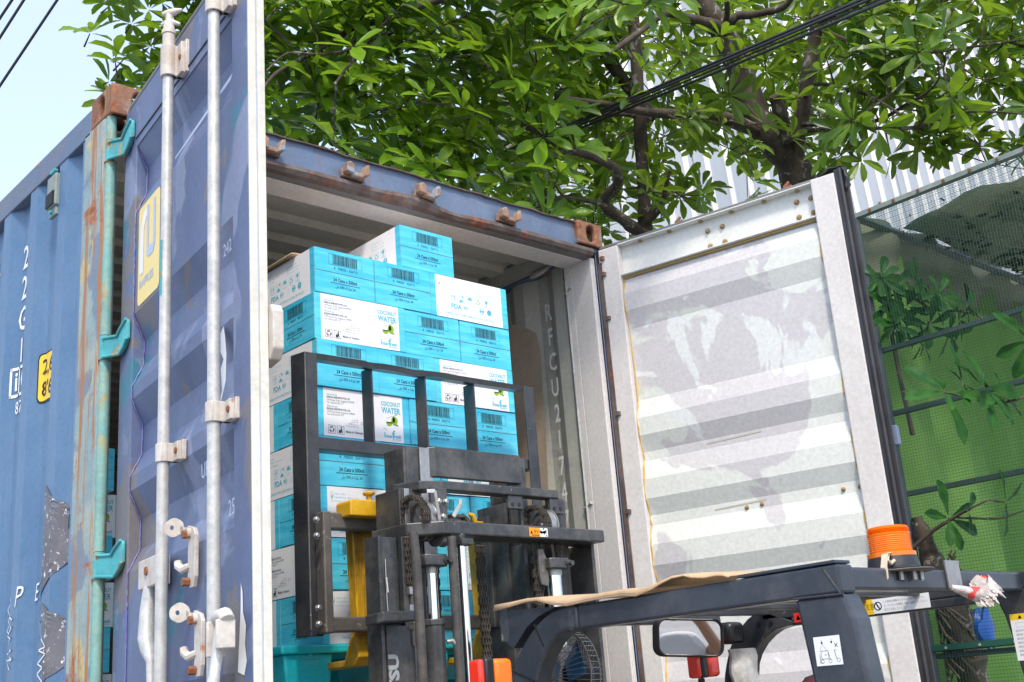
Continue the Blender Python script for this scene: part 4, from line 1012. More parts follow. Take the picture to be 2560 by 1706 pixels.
# load backrest
br = MB()
br.box(.563, .612, -.300, -.292, 1.93, 2.865)
br.ext([(.563,-.300,1.93),(.570,-.300,1.93),(.557,-.232,1.93),(.549,-.232,1.93)], (0,0,.935))
bro = br.build('backrest_side', FD, fl, bevel=.005)
mb = MB(); mb.tube([(.5635,-.3005,1.95),(.5635,-.3005,2.86)], .003, 6); mb.build('edge_line', M['fl_worn'], bro)
mb = MB(); mb.ext([(1.557,-.300,1.93),(1.609,-.300,1.93),(1.609,-.292,1.93),(1.557,-.292,1.93)], (0,0,.935)); mb.ext([(1.601,-.300,1.93),(1.609,-.300,1.93),(1.640,-.215,1.93),(1.632,-.215,1.93)], (0,0,.935))
mb.build('backrest_side', FD, fl, bevel=.005)
def wavy(x): return -.008*math.exp(-((x-1.02)/.05)**2) + .004*math.exp(-((x-1.16)/.04)**2) - .006*math.exp(-((x-.84)/.03)**2)
mb = MB(); n = 40; xs_ = [.612 + (1.557-.612)*i/n for i in range(n+1)]
mb.sheet([[(x_, -.292, 2.846+wavy(x_)) for x_ in xs_], [(x_, -.296, 2.866+wavy(x_)*.5) for x_ in xs_], [(x_, -.24, 2.868) for x_ in xs_], [(x_, -.24, 2.852) for x_ in xs_], [(x_, -.292, 2.846+wavy(x_)) for x_ in xs_]])
mb.build('backrest_rail', FD, fl)
mb = MB(); mb.box(.612, 1.557, -.292, -.284, 2.535, 2.577); mb.box(.612, 1.557, -.284, -.235, 2.535, 2.541); mb.build('backrest_rail', FD, fl, bevel=.002)
for x_ in (.842, 1.078, 1.310): 
    MB().box(x_, x_+.008, -.285, -.225, 2.577, 2.850).build('backrest_bar', FD, fl, bevel=.002)
MB().ext([(1.545,-.29,2.572),(1.609,-.29,2.572),(1.590,-.29,2.535),(1.560,-.29,2.535)], (0,.05,0)).build('backrest_bracket', FD, fl)
# carriage
mb = MB(); mb.box(.594, 1.60, -.345, -.305, 2.262, 2.316); ca = mb.build('carriage_bar', FW, fl, bevel=.006)
mb = MB(); mb.box(.594, 1.60, -.345, -.305, 1.938, 1.985); mb.build('carriage_bar', FW, fl, bevel=.006)
for x_ in (.586, 1.575): MB().box(x_, x_+.032, -.350, -.301, 1.935, 2.318).build('carriage_end', FW, fl, bevel=.005)
for x_ in (.90, 1.22): MB().box(x_, x_+.03, -.42, -.345, 1.935, 2.318).build('carriage_roller_plate', FM, fl, bevel=.004)
for z in (2.287, 2.236, 2.012, 1.963):
    for x_ in (.557, 1.625):
        mb = MB(); mb.lathe([(.011,0),(.011,-.004)], (x_, -.352, z), 'y', 16); mb.lathe([(.0085,-.004),(.0085,-.012),(.006,-.014)], (x_, -.352, z), 'y', 6); mb.build('bolt', M['steel'], fl)
# forks
for x_, nm in ((.662, 0), (1.188, 1)):
    mb = MB(); dz_ = .05 if nm else 0
    mb.ext([(x_, -.395, 2.30-dz_), (x_+.135, -.395, 2.30-dz_), (x_+.135, -.395, 2.352-dz_), (x_+.01, -.395, 2.354-dz_), (x_, -.395, 2.345-dz_)], (0, .085, 0))
    mb.ext([(x_+.068, -.298, 2.31), (x_+.150, -.298, 2.31), (x_+.155, -.298, 1.86), (x_+.082, -.298, 1.86)], (0, .042, 0))
    mb.ext([(x_+.075, -.258, 1.93), (x_+.075, -.300, 1.93), (x_+.075, -.302, 1.862), (x_+.075, -.27, 1.836), (x_+.075, .80, 1.836), (x_+.075, .80, 1.846), (x_+.075, -.22, 1.858)], (.088, 0, 0))
    fo = mb.build('fork', M['yellow'], fl, bevel=.004)
    if nm: continue
    mb = MB(); mb.lathe([(.005,.0),(.009,.001),(.009,.018),(.019,.022),(.021,.027),(.018,.031),(.004,.033)], (x_+.088, -.375, 2.352), 'z', 16); mb.build('fork_pin', M['yellow'], fo, smooth=True)
# inner mast (highest)
def rail(x, y0, y1, z0, z1, nm, web=.012, fl_w=.085, sgn=1, mat=FM):
    """channel open inward; web at x, flanges toward sgn"""
    mb = MB(); mb.box(x, x+sgn*web, y0, y1, z0, z1); mb.box(x+sgn*web, x+sgn*fl_w, y0, y0+.016, z0, z1); mb.box(x+sgn*web, x+sgn*fl_w, y1-.016, y1, z0, z1)
    return mb.build(nm, mat, fl, bevel=.003)
rail(.842, -.45, -.34, 1.2, 2.53, 'mast_channel'); rail(1.392, -.45, -.34, 1.2, 2.53, 'mast_channel', sgn=-1)
MB().box(.905, .960, -.458, -.452, 1.2, 2.531).build('mast_wear_strip', M['steel'], fl, bevel=.002)
mb = MB(); mb.ext([(.936, -.452, 2.534), (.963, -.470, 2.536), (1.352, -.470, 2.536), (1.352, -.452, 2.535)], (0, 0, -.104)); mb.build('mast_top_plate', FM, fl, bevel=.003)
# middle mast
rail(.735, -.56, -.43, 1.0, 2.362, 'mast_channel'); rail(1.47, -.56, -.43, 1.0, 2.362, 'mast_channel', sgn=-1)
MB().box(.752, .772, -.566, -.561, 1.0, 2.362).build('mast_wear_strip', M['steel'], fl, bevel=.0015)
mb = MB()
mb.ext([(.752, -.50, 2.386), (.80, -.585, 2.386), (.875, -.612, 2.386), (1.387, -.612, 2.386), (1.46, -.56, 2.386), (1.46, -.53, 2.386), (1.38, -.56, 2.386), (.89, -.56, 2.386), (.79, -.48, 2.386)], (0, 0, -.030)); mb.build('mast_tie_bar', FM, fl, bevel=.004)
for x0, z1, z0 in ((1.157, 2.357, 2.310), (1.352, 2.357, 2.302)):
    mb = MB(); mb.box(x0, x0+.067, -.606, -.590, z0, z1); o = mb.build('guide_block', FM, fl, bevel=.003)
    for dx in (.018, .049): MB().lathe([(.0065,0),(.0065,-.002)], (x0+dx, -.6065, (z0+z1)/2-.008), 'y', 14).build('bolt_hole', M['black_plastic'], o)
# outer mast
mb = MB()
mb.ext([(.70, -.45, 2.240), (.711, -.62, 2.240), (.80, -.700, 2.240), (1.511, -.700, 2.236), (1.511, -.56, 2.236), (1.36, -.60, 2.236), (.86, -.60, 2.236), (.80, -.57, 2.24), (.78, -.45, 2.24)], (0, 0, -.042)); tie = mb.build('mast_tie_bar', FM, fl, bevel=.005)
MB().tube([(1.45, -.625, 2.1935), (1.45, -.625, 2.192)], .018, 14).build('tie_hole', M['black_plastic'], tie)
# warning sticker on the tie bar
mb = MB(); F_ = Face2D(mb, (1.153, -.7015, 2.202), (1,0,0), (0,0,1))
F_.rect(0, 0, .049, .029, 0); F_.rect(.049, 0, .084, .029, 1)
F_.poly([(.005,.009),(.016,.009),(.0105,.020)], 2); F_.text('\u8b66', .009, .021, .011, 2); F_.text('\u544a', .009, .034, .011, 2); F_.rect(.010,.003,.044,.006,2)
F_.poly([(.049,.022),(.060,.018),(.072,.021),(.081,.024),(.076,.017),(.082,.012),(.072,.013),(.070,.006),(.064,.012),(.055,.010),(.049,.012)], 3); F_.rect(.076,.001,.080,.008,2); F_.rect(.064,.023,.068,.029,2)
mb.build('warning_sticker', [M['ink_orange'], M['ink_white'], M['ink_black'], M['ink_red']], tie, fix=False)
mb = MB(); mb.box(.604, .618, -.62, -.545, .2, 2.198); mb.box(.618, .69, -.600, -.588, .2, 2.198); mb.box(.69, .724, -.622, -.60, .2, 2.198); mb.box(.618, .70, -.565, -.551, .2, 2.198)
om = mb.build('mast_channel', FM, fl, bevel=.003)
mb = MB(); mb.box(1.235, 1.251, -.495, -.347, .2, 2.352); mb.box(1.245, 1.257, -.575, -.495, .2, 2.198); mb.box(1.232, 1.246, -.582, -.566, .2, 2.34); om2 = mb.build('mast_channel', FM, fl, bevel=.003)
MB().box(1.50, 1.516, -.64, -.47, .2, 2.198).build('mast_channel', FM, fl, bevel=.003)
# lettering up the mast
mb = MB(); text(mb, 'KOMATSU', .034, (.6555, -.6255, 1.874-.325), (0,0,1), (-1,0,0), 0, bold=.05, xs=1.32)
M['mast_grey'] = flat('mast_grey', (.33,.35,.36), .5)
MB().box(.6185, .690, -.6240, -.6005, .25, 1.93).build('mast_plate', FM, fl)
mb.build('mast_lettering', M['mast_grey'], om, fix=False)
mb = MB(); mb.tube([(.640, -.604, 2.13), (.6405, -.604, 2.0), (.642, -.604, 1.975)], [.0012,.0012,.001], 5); mb.tube([(.640,-.605,2.075),(.643,-.606,2.03)], [.0035,.003], 6); mb.build('grease_streak', M['galv'], om)
mb = MB(); mb.ext([(.546, -.680, 1.962), (.560, -.695, 1.966), (.684, -.695, 1.968), (.684, -.60, 1.968), (.56, -.60, 1.962)], (0, 0, -.030)); mb.build('mast_bracket', FM, fl, bevel=.004)
MB().box(.660, .684, -.69, -.676, 1.968, 1.985).build('bracket_tab', M['steel'], om)
# chains
def chain(pts, name='lift_chain', w=.026, pitch=.019):
    pts = [Vector(p) for p in pts]; mb = MB()
    seg = [(pts[i+1]-pts[i]).length for i in range(len(pts)-1)]; T = sum(seg); n = max(2, int(T/pitch))
    def at(s):
        for i, l in enumerate(seg):
            if s <= l or i == len(seg)-1: return pts[i].lerp(pts[i+1], max(0, min(1, s/l)))
            s -= l
    prev = at(0)
    for k in range(n):
        a, b_ = at(T*k/n), at(T*(k+1)/n); d = (b_-a).normalized(); mid = (a+b_)/2; sd = Vector((1,0,0)); nn = d.cross(sd).normalized()
        hl = (b_-a).length/2*1.22
        offs = (-w/2, -w*.16, w*.16, w/2) if k % 2 == 0 else (-w*.33, 0, w*.33)
        for ox in offs:
            t_ = .0022
            ring_ = []
            for (u, v_) in ((-hl,-.0035),(-hl*.6,-.0078),(-hl*.15,-.0058),(hl*.15,-.0058),(hl*.6,-.0078),(hl,-.0035),(hl,.0035),(hl*.6,.0078),(hl*.15,.0058),(-hl*.15,.0058),(-hl*.6,.0078),(-hl,.0035)):
                ring_.append(mid + d*u + nn*v_ + sd*(ox-t_/2))
            mb.ext(ring_, sd*t_)
        mb.tube([a - sd*(w/2+.002), a + sd*(w/2+.002)], .0032, 7)
    return mb.build(name, M['chain'], fl, fix=False)
# left pulley, its chain over the top and down to the anchor
def pulley(x, y, z, R, w, name='chain_wheel'):
    mb = MB(); mb.lathe([(R*.30,-w/2),(R*.78,-w/2+.004),(R*.82,-w/2-.002),(R,-w/2-.002),(R,-w/2+.003),(R*.93,-w/2+.004),(R*.93,w/2-.004),(R,w/2-.003),(R,w/2+.002),(R*.82,w/2+.002),(R*.78,w/2-.004),(R*.30,w/2)], (x, y, z), 'x', 36)
    mb.tube([(x-w/2-.01, y, z), (x+w/2+.01, y, z)], R*.25, 14)
    return mb.build(name, M['steel'], fl, smooth=True)
pulley(.795, -.600, 2.255, .066, .030)
arc = [(.742+.0, -.62-.045, 2.02)]
def arc_pts(x, y, z, R, a0, a1, n=12): return [(x, y+R*math.cos(math.radians(a0+(a1-a0)*i/n)), z+R*math.sin(math.radians(a0+(a1-a0)*i/n))) for i in range(n+1)]
chain([(.752, -.672, 2.244)] + arc_pts(.752, -.600, 2.255, .072, 190, 60) + [(.752, -.55, 2.2)], w=.024)
chain([(.712, -.625, 2.195), (.716, -.625, 2.035)], w=.026)
MB().box(.703, .731, -.636, -.614, 2.020, 2.045).build('chain_anchor', M['steel'], fl, bevel=.003)
mb = MB(); mb.tube([(.717, -.625, 2.02), (.717, -.625, 1.87)], .0075, 10); mb.lathe([(.013,0),(.013,.016)], (.717,-.625,1.918), 'z', 6); mb.lathe([(.013,0),(.013,.012)], (.717,-.625,1.936), 'z', 6); mb.build('anchor_bolt', FW, fl, smooth=True)
pulley(1.318, -.600, 2.255, .060, .030)
chain([(1.272, -.664, 2.244)] + arc_pts(1.272, -.600, 2.255, .066, 190, 60) + [(1.272, -.55, 2.2)], w=.024)
chain([(1.235, -.640, 2.19), (1.230, -.640, 1.3)], w=.034, pitch=.022)
chain([(1.338, -.640, 2.19), (1.338, -.640, 2.14)], w=.024)
chain([(1.065, -.55, 2.19), (1.066, -.55, 1.3)], w=.032, pitch=.021)
chain([(.834, -.60, 2.15), (.838, -.60, 1.3)], w=.020)
chain([(1.355, -.60, 2.12), (1.357, -.60, 1.3)], w=.018)
# lower wheel under the tie bar
pulley(.842, -.62, 2.215, .045, .03, 'hose_wheel')
# pulley bracket with bolts and wire guards
mb = MB(); mb.box(.800, .866, -.640, -.626, 2.240, 2.356); mb.box(.84,.88,-.626,-.60,2.33,2.356); pb = mb.build('wheel_bracket', FM, fl, bevel=.004)
for x_, z_ in ((.828,2.310),(.856,2.310),(.842,2.262)):
    mb = MB(); mb.lathe([(.0105,0),(.0105,-.003)], (x_,-.640,z_), 'y', 16); mb.lathe([(.0085,-.003),(.0085,-.011),(.006,-.013)], (x_,-.640,z_), 'y', 6); mb.build('bolt', M['steel'], pb)
for pts_ in ([(.748,-.69,2.330),(.775,-.695,2.331),(.812,-.665,2.245)], [(.905,-.66,2.318),(.902,-.66,2.300),(.876,-.655,2.262)], [(.912,-.655,2.306),(.880,-.65,2.262)]):
    mb = MB()
    for a_, b_ in zip(pts_[:-1], pts_[1:]):
        a_, b_ = Vector(a_), Vector(b_); n_ = (b_-a_).cross(Vector((0,1,0))).normalized()*.006; mb.ext([a_+n_, a_-n_, b_-n_, b_+n_], (0,.004,0))
    mb.build('chain_guard', M['galv'], pb, bevel=.001)
# hose guide with yellow cap between the rails
mb = MB(); mb.box(.925, .975, -.60, -.56, 2.248, 2.262); mb.box(.93, .99, -.58, -.55, 2.275, 2.287); mb.tube([(.985,-.56,2.285),(1.005,-.56,2.272),(1.02,-.56,2.25)], .012, 8); hgd = mb.build('hose_guide', M['chain'], fl, bevel=.003)
mb = MB(); mb.tube([(1.005,-.575,2.290),(1.020,-.575,2.286),(1.030,-.575,2.266),(1.028,-.575,2.256)], [.005,.010,.010,.006], 10); mb.build('hose_cap', M['yellow'], hgd, smooth=True)
# hoses and cylinders
def hose(pts, r, mat=None, name='hydraulic_hose'):
    mb = MB(); P_ = []; pts = [Vector(p) for p in pts]
    for i in range(len(pts)-1):
        for k in range(26): P_.append(pts[i].lerp(pts[i+1], k/26))
    P_.append(pts[-1]); rr_ = [r*(1+.05*(i % 2)) for i in range(len(P_))]
    return mb.tube(P_, rr_, 12).build(name, mat or M['hose'], fl, smooth=True)
hose([(.640, -.75, 2.19), (.645, -.75, 2.10), (.648, -.75, 1.9), (.647, -.75, 1.2)], .0145)
hose([(.825, -.70, 2.19), (.826, -.70, 2.0), (.824, -.70, 1.3)], .0145)
def cyl(x, y, zt, zr, r_rod, r_body, lean=0, bolt=True):
    mb = MB(); mb.ext([(x-.050, y-.036, zt), (x-.035, y-.046, zt), (x+.030, y-.046, zt), (x+.042, y-.03, zt), (x+.042, y+.03, zt), (x-.05, y+.03, zt)], (0,0,-.036)); hdd = mb.build('cylinder_head', FM, fl, bevel=.004, smooth=True)
    if bolt:
        mb = MB(); mb.lathe([(.013,0),(.013,-.006)], (x+.030, y-.046, zt-.020), 'y', 14); mb.lathe([(.009,-.006),(.009,-.020)], (x+.030, y-.046, zt-.020), 'y', 6); mb.build('bolt', FM, hdd)
    MB().tube([(x, y, zt-.036), (x, y, zt-.055)], r_rod*1.12, 20).build('rod_collar', M['steel'], fl, smooth=True)
    MB().tube([(x, y, zt-.05), (x+lean, y, zr)], r_rod, 28).build('cylinder_rod', M['chrome'], fl, smooth=True)
    mb = MB(); mb.tube([(x+lean, y, zr), (x+lean, y, zr-.020)], r_body*1.12, 12); mb.build('cylinder_collar', FM, fl, bevel=.003)
    MB().tube([(x+lean, y, zr-.018), (x+lean, y, zr-.75)], r_body, 28).build('cylinder_body', FM, fl, smooth=True)
cyl(.776, -.65, 2.137, 1.945, .0205, .033)
cyl(1.297, -.65, 2.137, 1.85, .0265, .036)
MB().tube([(.862, -.70, 2.175), (.864, -.70, 1.2)], .0135, 24).build('cylinder_rod', M['chrome'], fl, smooth=True)
mb = MB(); mb.box(.842, .889, -.73, -.67, 2.162, 2.182); mb.tube([(.866,-.70,2.18),(.866,-.70,2.20)], .010, 12); mb.build('rod_nut', FM, fl, bevel=.003)
mb = MB(); mb.tube([(.792,-.690,1.875),(.808,-.697,1.877),(.818,-.70,1.865),(.822,-.70,1.84),(.822,-.70,1.3)], [.007,.0075,.0075,.0075,.011], 12); mb.build('hydraulic_pipe', M['steel'], fl, smooth=True)
mb = MB(); mb.ext([(1.222, -.665, 2.168), (1.245, -.665, 2.170), (1.262, -.665, 2.125), (1.262, -.665, 2.06), (1.255, -.665, 2.045), (1.228, -.665, 2.05), (1.222, -.665, 2.08)], (0, .012, 0)); mb.build('chain_stay', FW, fl, bevel=.003)
MB().box(.60, 1.50, -.70, -.55, .35, .42).build('mast_cross_member', FM, fl, bevel=.004)
MB().box(.60, 1.50, -.70, -.58, 1.25, 1.33).build('mast_cross_member', FM, fl, bevel=.004)

# ---- overhead guard
def yz(mb, pts, x0, x1, mi=0): return mb.ext([(x0, y, z) for y, z in pts], (x1-x0, 0, 0), mi)
XB = .55
pil_out = [(-1.495,1.897),(-1.440,1.8965),(-1.405,1.890),(-1.375,1.878),(-1.346,1.862),(-1.315,1.839),(-1.285,1.811),(-1.262,1.783),(-1.245,1.752),(-1.233,1.72),(-1.215,1.64),(-1.17,1.30),(-1.12,.95)]
pil_in = [(-1.495,1.842),(-1.461,1.8415),(-1.430,1.835),(-1.398,1.818),(-1.372,1.795),(-1.350,1.765),(-1.335,1.735),(-1.326,1.70),(-1.320,1.68),(-1.315,1.66),(-1.300,1.60),(-1.25,1.30),(-1.20,.95)]
def strip(out_, in_, x0, x1, nm, mat, parent=None, **kw):
    mb = MB(); n = len(out_)
    vs = [(x0, y, z) for y, z in out_] + [(x0, y, z) for y, z in in_] + [(x1, y, z) for y, z in out_] + [(x1, y, z) for y, z in in_]
    fs = []
    for i in range(n-1): fs += [(i, i+1, n+i+1, n+i), (2*n+i, 3*n+i, 3*n+i+1, 2*n+i+1), (i, 2*n+i, 2*n+i+1, i+1), (n+i, n+i+1, 3*n+i+1, 3*n+i)]
    fs += [(0, n, 3*n, 2*n), (n-1, 2*n-1+2*n, 2*n-1, n-1)[:0] or (n-1, 3*n-1, 4*n-1, 2*n-1)]
    mb.add(vs, fs); return mb.build(nm, mat, parent or fl, **kw)
strip(pil_out, pil_in, XB, XB+.055, 'guard_pillar', FG, bevel=.006, smooth=True)
for (a0, b0), (a1, b1) in (((-1.343,1.866),(-1.371,1.812)), ((-1.240,1.764),(-1.333,1.730))):
    d_ = Vector((0, a1-a0, b1-b0)); n_ = Vector((0, -d_.z, d_.y)).normalized()*.002
    mb = MB(); p0 = Vector((XB-.0015, a0, b0)); p1_ = p0 + d_; mb.ext([p0+n_, p0-n_, p1_-n_, p1_+n_], (.058, 0, 0)); mb.build('pillar_joint', M['black_plastic'], fl)
mb = MB(); mb.box(XB, XB+.055, -2.225, -1.497, 1.840, 1.897); mb.build('guard_side_beam', FG, fl, bevel=.006)
yz(MB(), [(-1.205,1.913),(-1.222,1.845),(-1.238,1.826),(-1.259,1.815),(-1.275,1.828),(-1.314,1.862),(-1.36,1.884),(-1.42,1.899),(-1.44,1.9)], XB, XB+.05).build('guard_front_bracket', FG, fl, bevel=.004)
MB().box(XB+.05, 1.42, -1.235, -1.205, 1.868, 1.900).build('guard_front_beam', FG, fl, bevel=.005)
mb = MB(); mb.box(XB, XB+.056, -2.22, -1.98, 1.8985, 1.9055); mb.build('guard_cap', FG, fl, bevel=.002)
# rear left leg with its weld and lifting sticker
leg_l = [(-2.115,1.8395),(-2.228,1.8395),(-2.245,1.79),(-2.255,1.67),(-2.30,1.3),(-2.36,.95),(-2.25,.95),(-2.185,1.3),(-2.132,1.67)]
yz(MB(), leg_l, XB, XB+.06).build('guard_rear_leg', FG, fl, bevel=.008)
mb = MB(); mb.tube([(XB-.001,-2.115,1.841),(XB-.001,-2.23,1.838)], .0028, 6); mb.tube([(XB+.001,-2.222,1.84),(XB+.001,-2.190,1.893)], .0028, 6); mb.build('weld_seam', M['fl_dark'], fl)
mb = MB(); F_ = Face2D(mb, (XB-.0015, -2.1465, 1.708), (0,-1,0), (0,0,1))
F_.rect(0,0,.060,.055,0)
fx = [(.004,.052),(.052,.052)]
F_.line(.018,.049,.018,.044,.0008,1); F_.disc(.018,.043,.0022,1,8); F_.line(.018,.042,.011,.026,.0006,1); F_.line(.018,.042,.027,.027,.0006,1)
F_.frame(.013,.012,.030,.028,.0009,1); F_.line(.020,.020,.027,.020,.0009,1); F_.circ(.014,.008,.0042,.0009,1,10); F_.circ(.032,.008,.0042,.0009,1,10); F_.line(.010,.022,.010,.006,.0012,1); F_.line(.007,.006,.014,.006,.001,1); F_.line(.029,.028,.033,.010,.0009,1)
F_.line(.040,.049,.040,.044,.0008,1); F_.disc(.040,.043,.0022,1,8); F_.circ(.051,.009,.004,.0009,1,10); F_.line(.044,.028,.047,.010,.0012,1); F_.line(.044,.028,.050,.027,.0008,1)
F_.line(.046,.040,.053,.033,.0014,2); F_.line(.046,.033,.053,.040,.0014,2)
mb.build('lifting_sticker', [M['ink_white'], M['ink_black'], M['ink_red']], fl, fix=False)
# right side of the guard
XR = 1.40
mb = MB(); mb.box(XR, XR+.055, -2.20, -1.40, 1.858, 1.900); mb.box(XR, XR+.02, -2.10, -1.50, 1.834, 1.858); mb.build('guard_side_beam', M['fl_dark'], fl, bevel=.004)
sh = [(y*1.0-.0, z) for y, z in pil_out[2:]]; 
po = [(-1.40,1.890),(-1.375,1.882),(-1.346,1.868),(-1.315,1.845),(-1.290,1.820),(-1.268,1.79),(-1.250,1.752),(-1.238,1.72),(-1.22,1.64),(-1.17,1.30),(-1.12,.95)]
pi_ = [(-1.53,1.836),(-1.485,1.836),(-1.443,1.830),(-1.408,1.815),(-1.378,1.795),(-1.352,1.768),(-1.336,1.74),(-1.327,1.70),(-1.31,1.62),(-1.25,1.30),(-1.20,.95)]
strip(po, pi_, XR, XR+.05, 'guard_pillar', M['fl_dark'], bevel=.004, smooth=True)
for y_ in (-1.385, -1.43, -1.54, -1.575):
    MB().tube([(XR-.004, y_, 1.849 if y_ > -1.5 else 1.872), (XR+.001, y_, 1.849 if y_ > -1.5 else 1.872)], .007, 10).build('bolt', M['black_plastic'], fl)
yz(MB(), [(-2.105,1.859),(-2.125,1.80),(-2.135,1.74),(-2.14,1.68),(-2.18,1.3),(-2.25,.95),(-2.36,.95),(-2.30,1.3),(-2.24,1.68),(-2.225,1.859)], XR, XR+.05).build('guard_rear_leg', M['fl_dark'], fl, bevel=.006)
MB().box(XB+.03, XR+.10, -2.185, -2.140, 1.852, 1.898).build('guard_rear_beam', FG, fl, bevel=.006)
MB().box(XR+.045, XR+.12, -2.19, -1.9, 1.853, 1.900).build('guard_corner', FG, fl, bevel=.008)
for y_ in (-1.42, -1.58, -1.74, -1.90, -2.04):
    MB().box(XB+.055, XR, y_-.012, y_+.012, 1.872, 1.892).build('guard_roof_bar', M['fl_dark'], fl, bevel=.003)
# caution strip on the right beam
mb = MB(); F_ = Face2D(mb, (XR-.0015, -1.70, 1.842), (0,-1,0), (0,0,1))
F_ = Face2D(mb, (XR-.0015, -1.712, 1.8385), (0,-1,0), (0,0,1))
F_.rect(0,.0,.058,.040,1); F_.rect(.058,.001,.225,.039,0); F_.poly([(.008,.012),(.026,.012),(.017,.030)], 2); F_.text('\u6ce8\u610f', .013, .031, .014, 2, xs=.9)
F_.circ(.072,.020,.012,.003,3,12); F_.line(.066,.030,.078,.010,.004,2)
for k_, s_ in enumerate(('\u3053\u306e\u8eca\u4e21\u306f\u904b\u8ee2\u4e2d\u306b\u624b\u3092\u51fa\u3055\u306a\u3044\u3067\u304f\u3060\u3055\u3044', '\u30b7\u30fc\u30c8\u30d9\u30eb\u30c8\u3092\u7740\u7528\u3057\u5b89\u5168\u306b\u904b\u8ee2\u3057\u3066\u304f\u3060\u3055\u3044', '\u9ad8\u3055\u306b\u6ce8\u610f\u3057\u3066\u304f\u3060\u3055\u3044')):
    F_.text(s_, .0048, .090, .027-.0105*k_, 2, xs=.9)
mb.build('caution_label', [M['ink_white'], M['label_yellow'], M['ink_black'], M['ink_red']], fl, fix=False)
mb = MB(); F_ = Face2D(mb, (XR-.0015, -1.512, 1.842), (0,-1,0), (0,0,1)); F_.rect(0,0,.028,.026,0); F_.poly([(.006,.006),(.022,.006),(.014,.021)], 1); mb.build('red_label', [M['ink_red'], M['ink_black']], fl, fix=False)
mb = MB(); F_ = Face2D(mb, (XR-.0018, -2.139, 1.690), (0,-1,0), (0,0,1)); F_.rect(0,0,.062,.095,0); F_.rect(0,.095,.062,.110,1); F_.poly([(.020,.098),(.030,.098),(.025,.107)], 2)
F_.frame(.012,.078,.055,.089,.0006,2)
for k_ in range(7): F_.text('\u904b\u8ee2\u524d\u306e\u70b9\u691c\u3092', .0042, .008, .068-.0095*k_, 2)
mb.build('instruction_label', [M['ink_white'], M['label_yellow'], M['ink_black']], fl, fix=False)
# beacon on its round plate
bx, by = .885, -2.15
mb = MB(); mb.lathe([(.004,1.8900),(.070,1.8900),(.073,1.8925),(.070,1.8950),(.004,1.8950)], (bx-.01, by-.02, 0), 'z', 40); bplate = mb.build('beacon_plate', M['fl_worn'], fl, smooth=True)
mb = MB(); mb.lathe([(.004,1.8955),(.060,1.896),(.062,1.899),(.056,1.904),(.053,1.922),(.052,1.926),(.004,1.926)], (bx, by, 0), 'z', 40); bb = mb.build('beacon', M['gasket'], fl, smooth=True)
bb['label'] = 'orange warning beacon with a dark grey base'
prof = [(.036,1.926),(.0525,1.926),(.0525,1.935),(.0465,1.937)]
for k in range(18): z_ = 1.938+.0021*k; prof += [(.0466 if k % 2 else .0452, z_)]
for k in range(4): z_ = 1.977+.0032*k; prof += [(.0466, z_), (.0430, z_+.0016)]
prof += [(.0435,1.991),(.040,1.993),(.030,1.994)]
mb = MB(); mb.lathe([(r*.995, z) for r, z in prof], (bx, by, 0), 'z', 48); mb.build('beacon_lens', M['lens_orange'], bb, smooth=True)
mb = MB(); mb.lathe([(.028,1.9265),(.028,1.965),(.022,1.975),(.01,1.978)], (bx, by, 0), 'z', 24); mb.build('beacon_reflector', M['lens_core'], bb, smooth=True)
for dx, dy in ((-.045,-.04), (.050,-.03), (-.01,-.05), (.02,-.05)): MB().tube([(bx+dx, by+dy, 1.892), (bx+dx, by+dy, 1.872)], .006, 8).build('bolt', M['steel'], bplate)
mb = MB(); pts_ = [(bx-.050, by-.02, 1.925), (bx-.062, by-.03, 1.930), (bx-.080, by-.03, 1.927), (bx-.092, by-.03, 1.900), (bx-.094, by-.03, 1.875), (bx-.094, by-.02, 1.86)]
for a_, b_ in zip(pts_[:-1], pts_[1:]): a_, b_ = Vector(a_), Vector(b_); mb.ext([a_+Vector((0,.007,0)), a_-Vector((0,.007,0)), b_-Vector((0,.007,0)), b_+Vector((0,.007,0))], (.004,0,.002))
mb.tube([(bx-.045, by-.03, 1.915), (bx-.060, by-.03, 1.908), (bx-.072, by-.03, 1.915), (bx-.066, by-.03, 1.928)], .004, 8)
M['wire_cream'] = paint('wire_cream', (.62,.50,.36), (.68,.57,.43), rough=.5); mb.build('beacon_cable', M['wire_cream'], bb, smooth=False)
MB().box(1.035, 1.095, -2.192, -2.1865, 1.855, 1.918).build('duct_tape', M['steel'], fl, bevel=.001)
# crumpled plastic bag tied to the rear beam
mb = MB(); r_ = random.Random(8); nu, nv = 44, 24; rows_ = []
for i in range(nv):
    v_ = i/(nv-1); row = []
    rad = .052*math.sin(PI*min(1, v_*.96+.02))**.7
    for j in range(nu+1):
        a = 2*PI*(j % nu)/nu; q = 1+.16*math.sin(a*3+v_*7)+.13*math.sin(a*7+v_*19)+.12*math.sin(a*13+v_*31)+.10*r_.uniform(-1,1)*(1 if j < nu else 0)
        row.append((1.178-.05*(1-v_)**1.5*1.4+.010*math.sin(v_*5)+ .72*rad*q*math.cos(a)*.95, -2.215+.5*rad*q*math.sin(a), 1.848+.045*(v_-.45)+.72*rad*q*math.sin(a)*.8+.015*math.cos(a+v_)))
    rows_.append(row)
mb.sheet(rows_)
mb.tube([(1.045,-2.19,1.858),(1.07,-2.195,1.852),(1.10,-2.205,1.843),(1.14,-2.21,1.838)], [.006,.010,.015,.020], 10)
tag(mb.build('plastic_bag', M['bag'], smooth=True), 'crumpled clear plastic bag with red print tied to the rear guard beam', 'plastic bag')
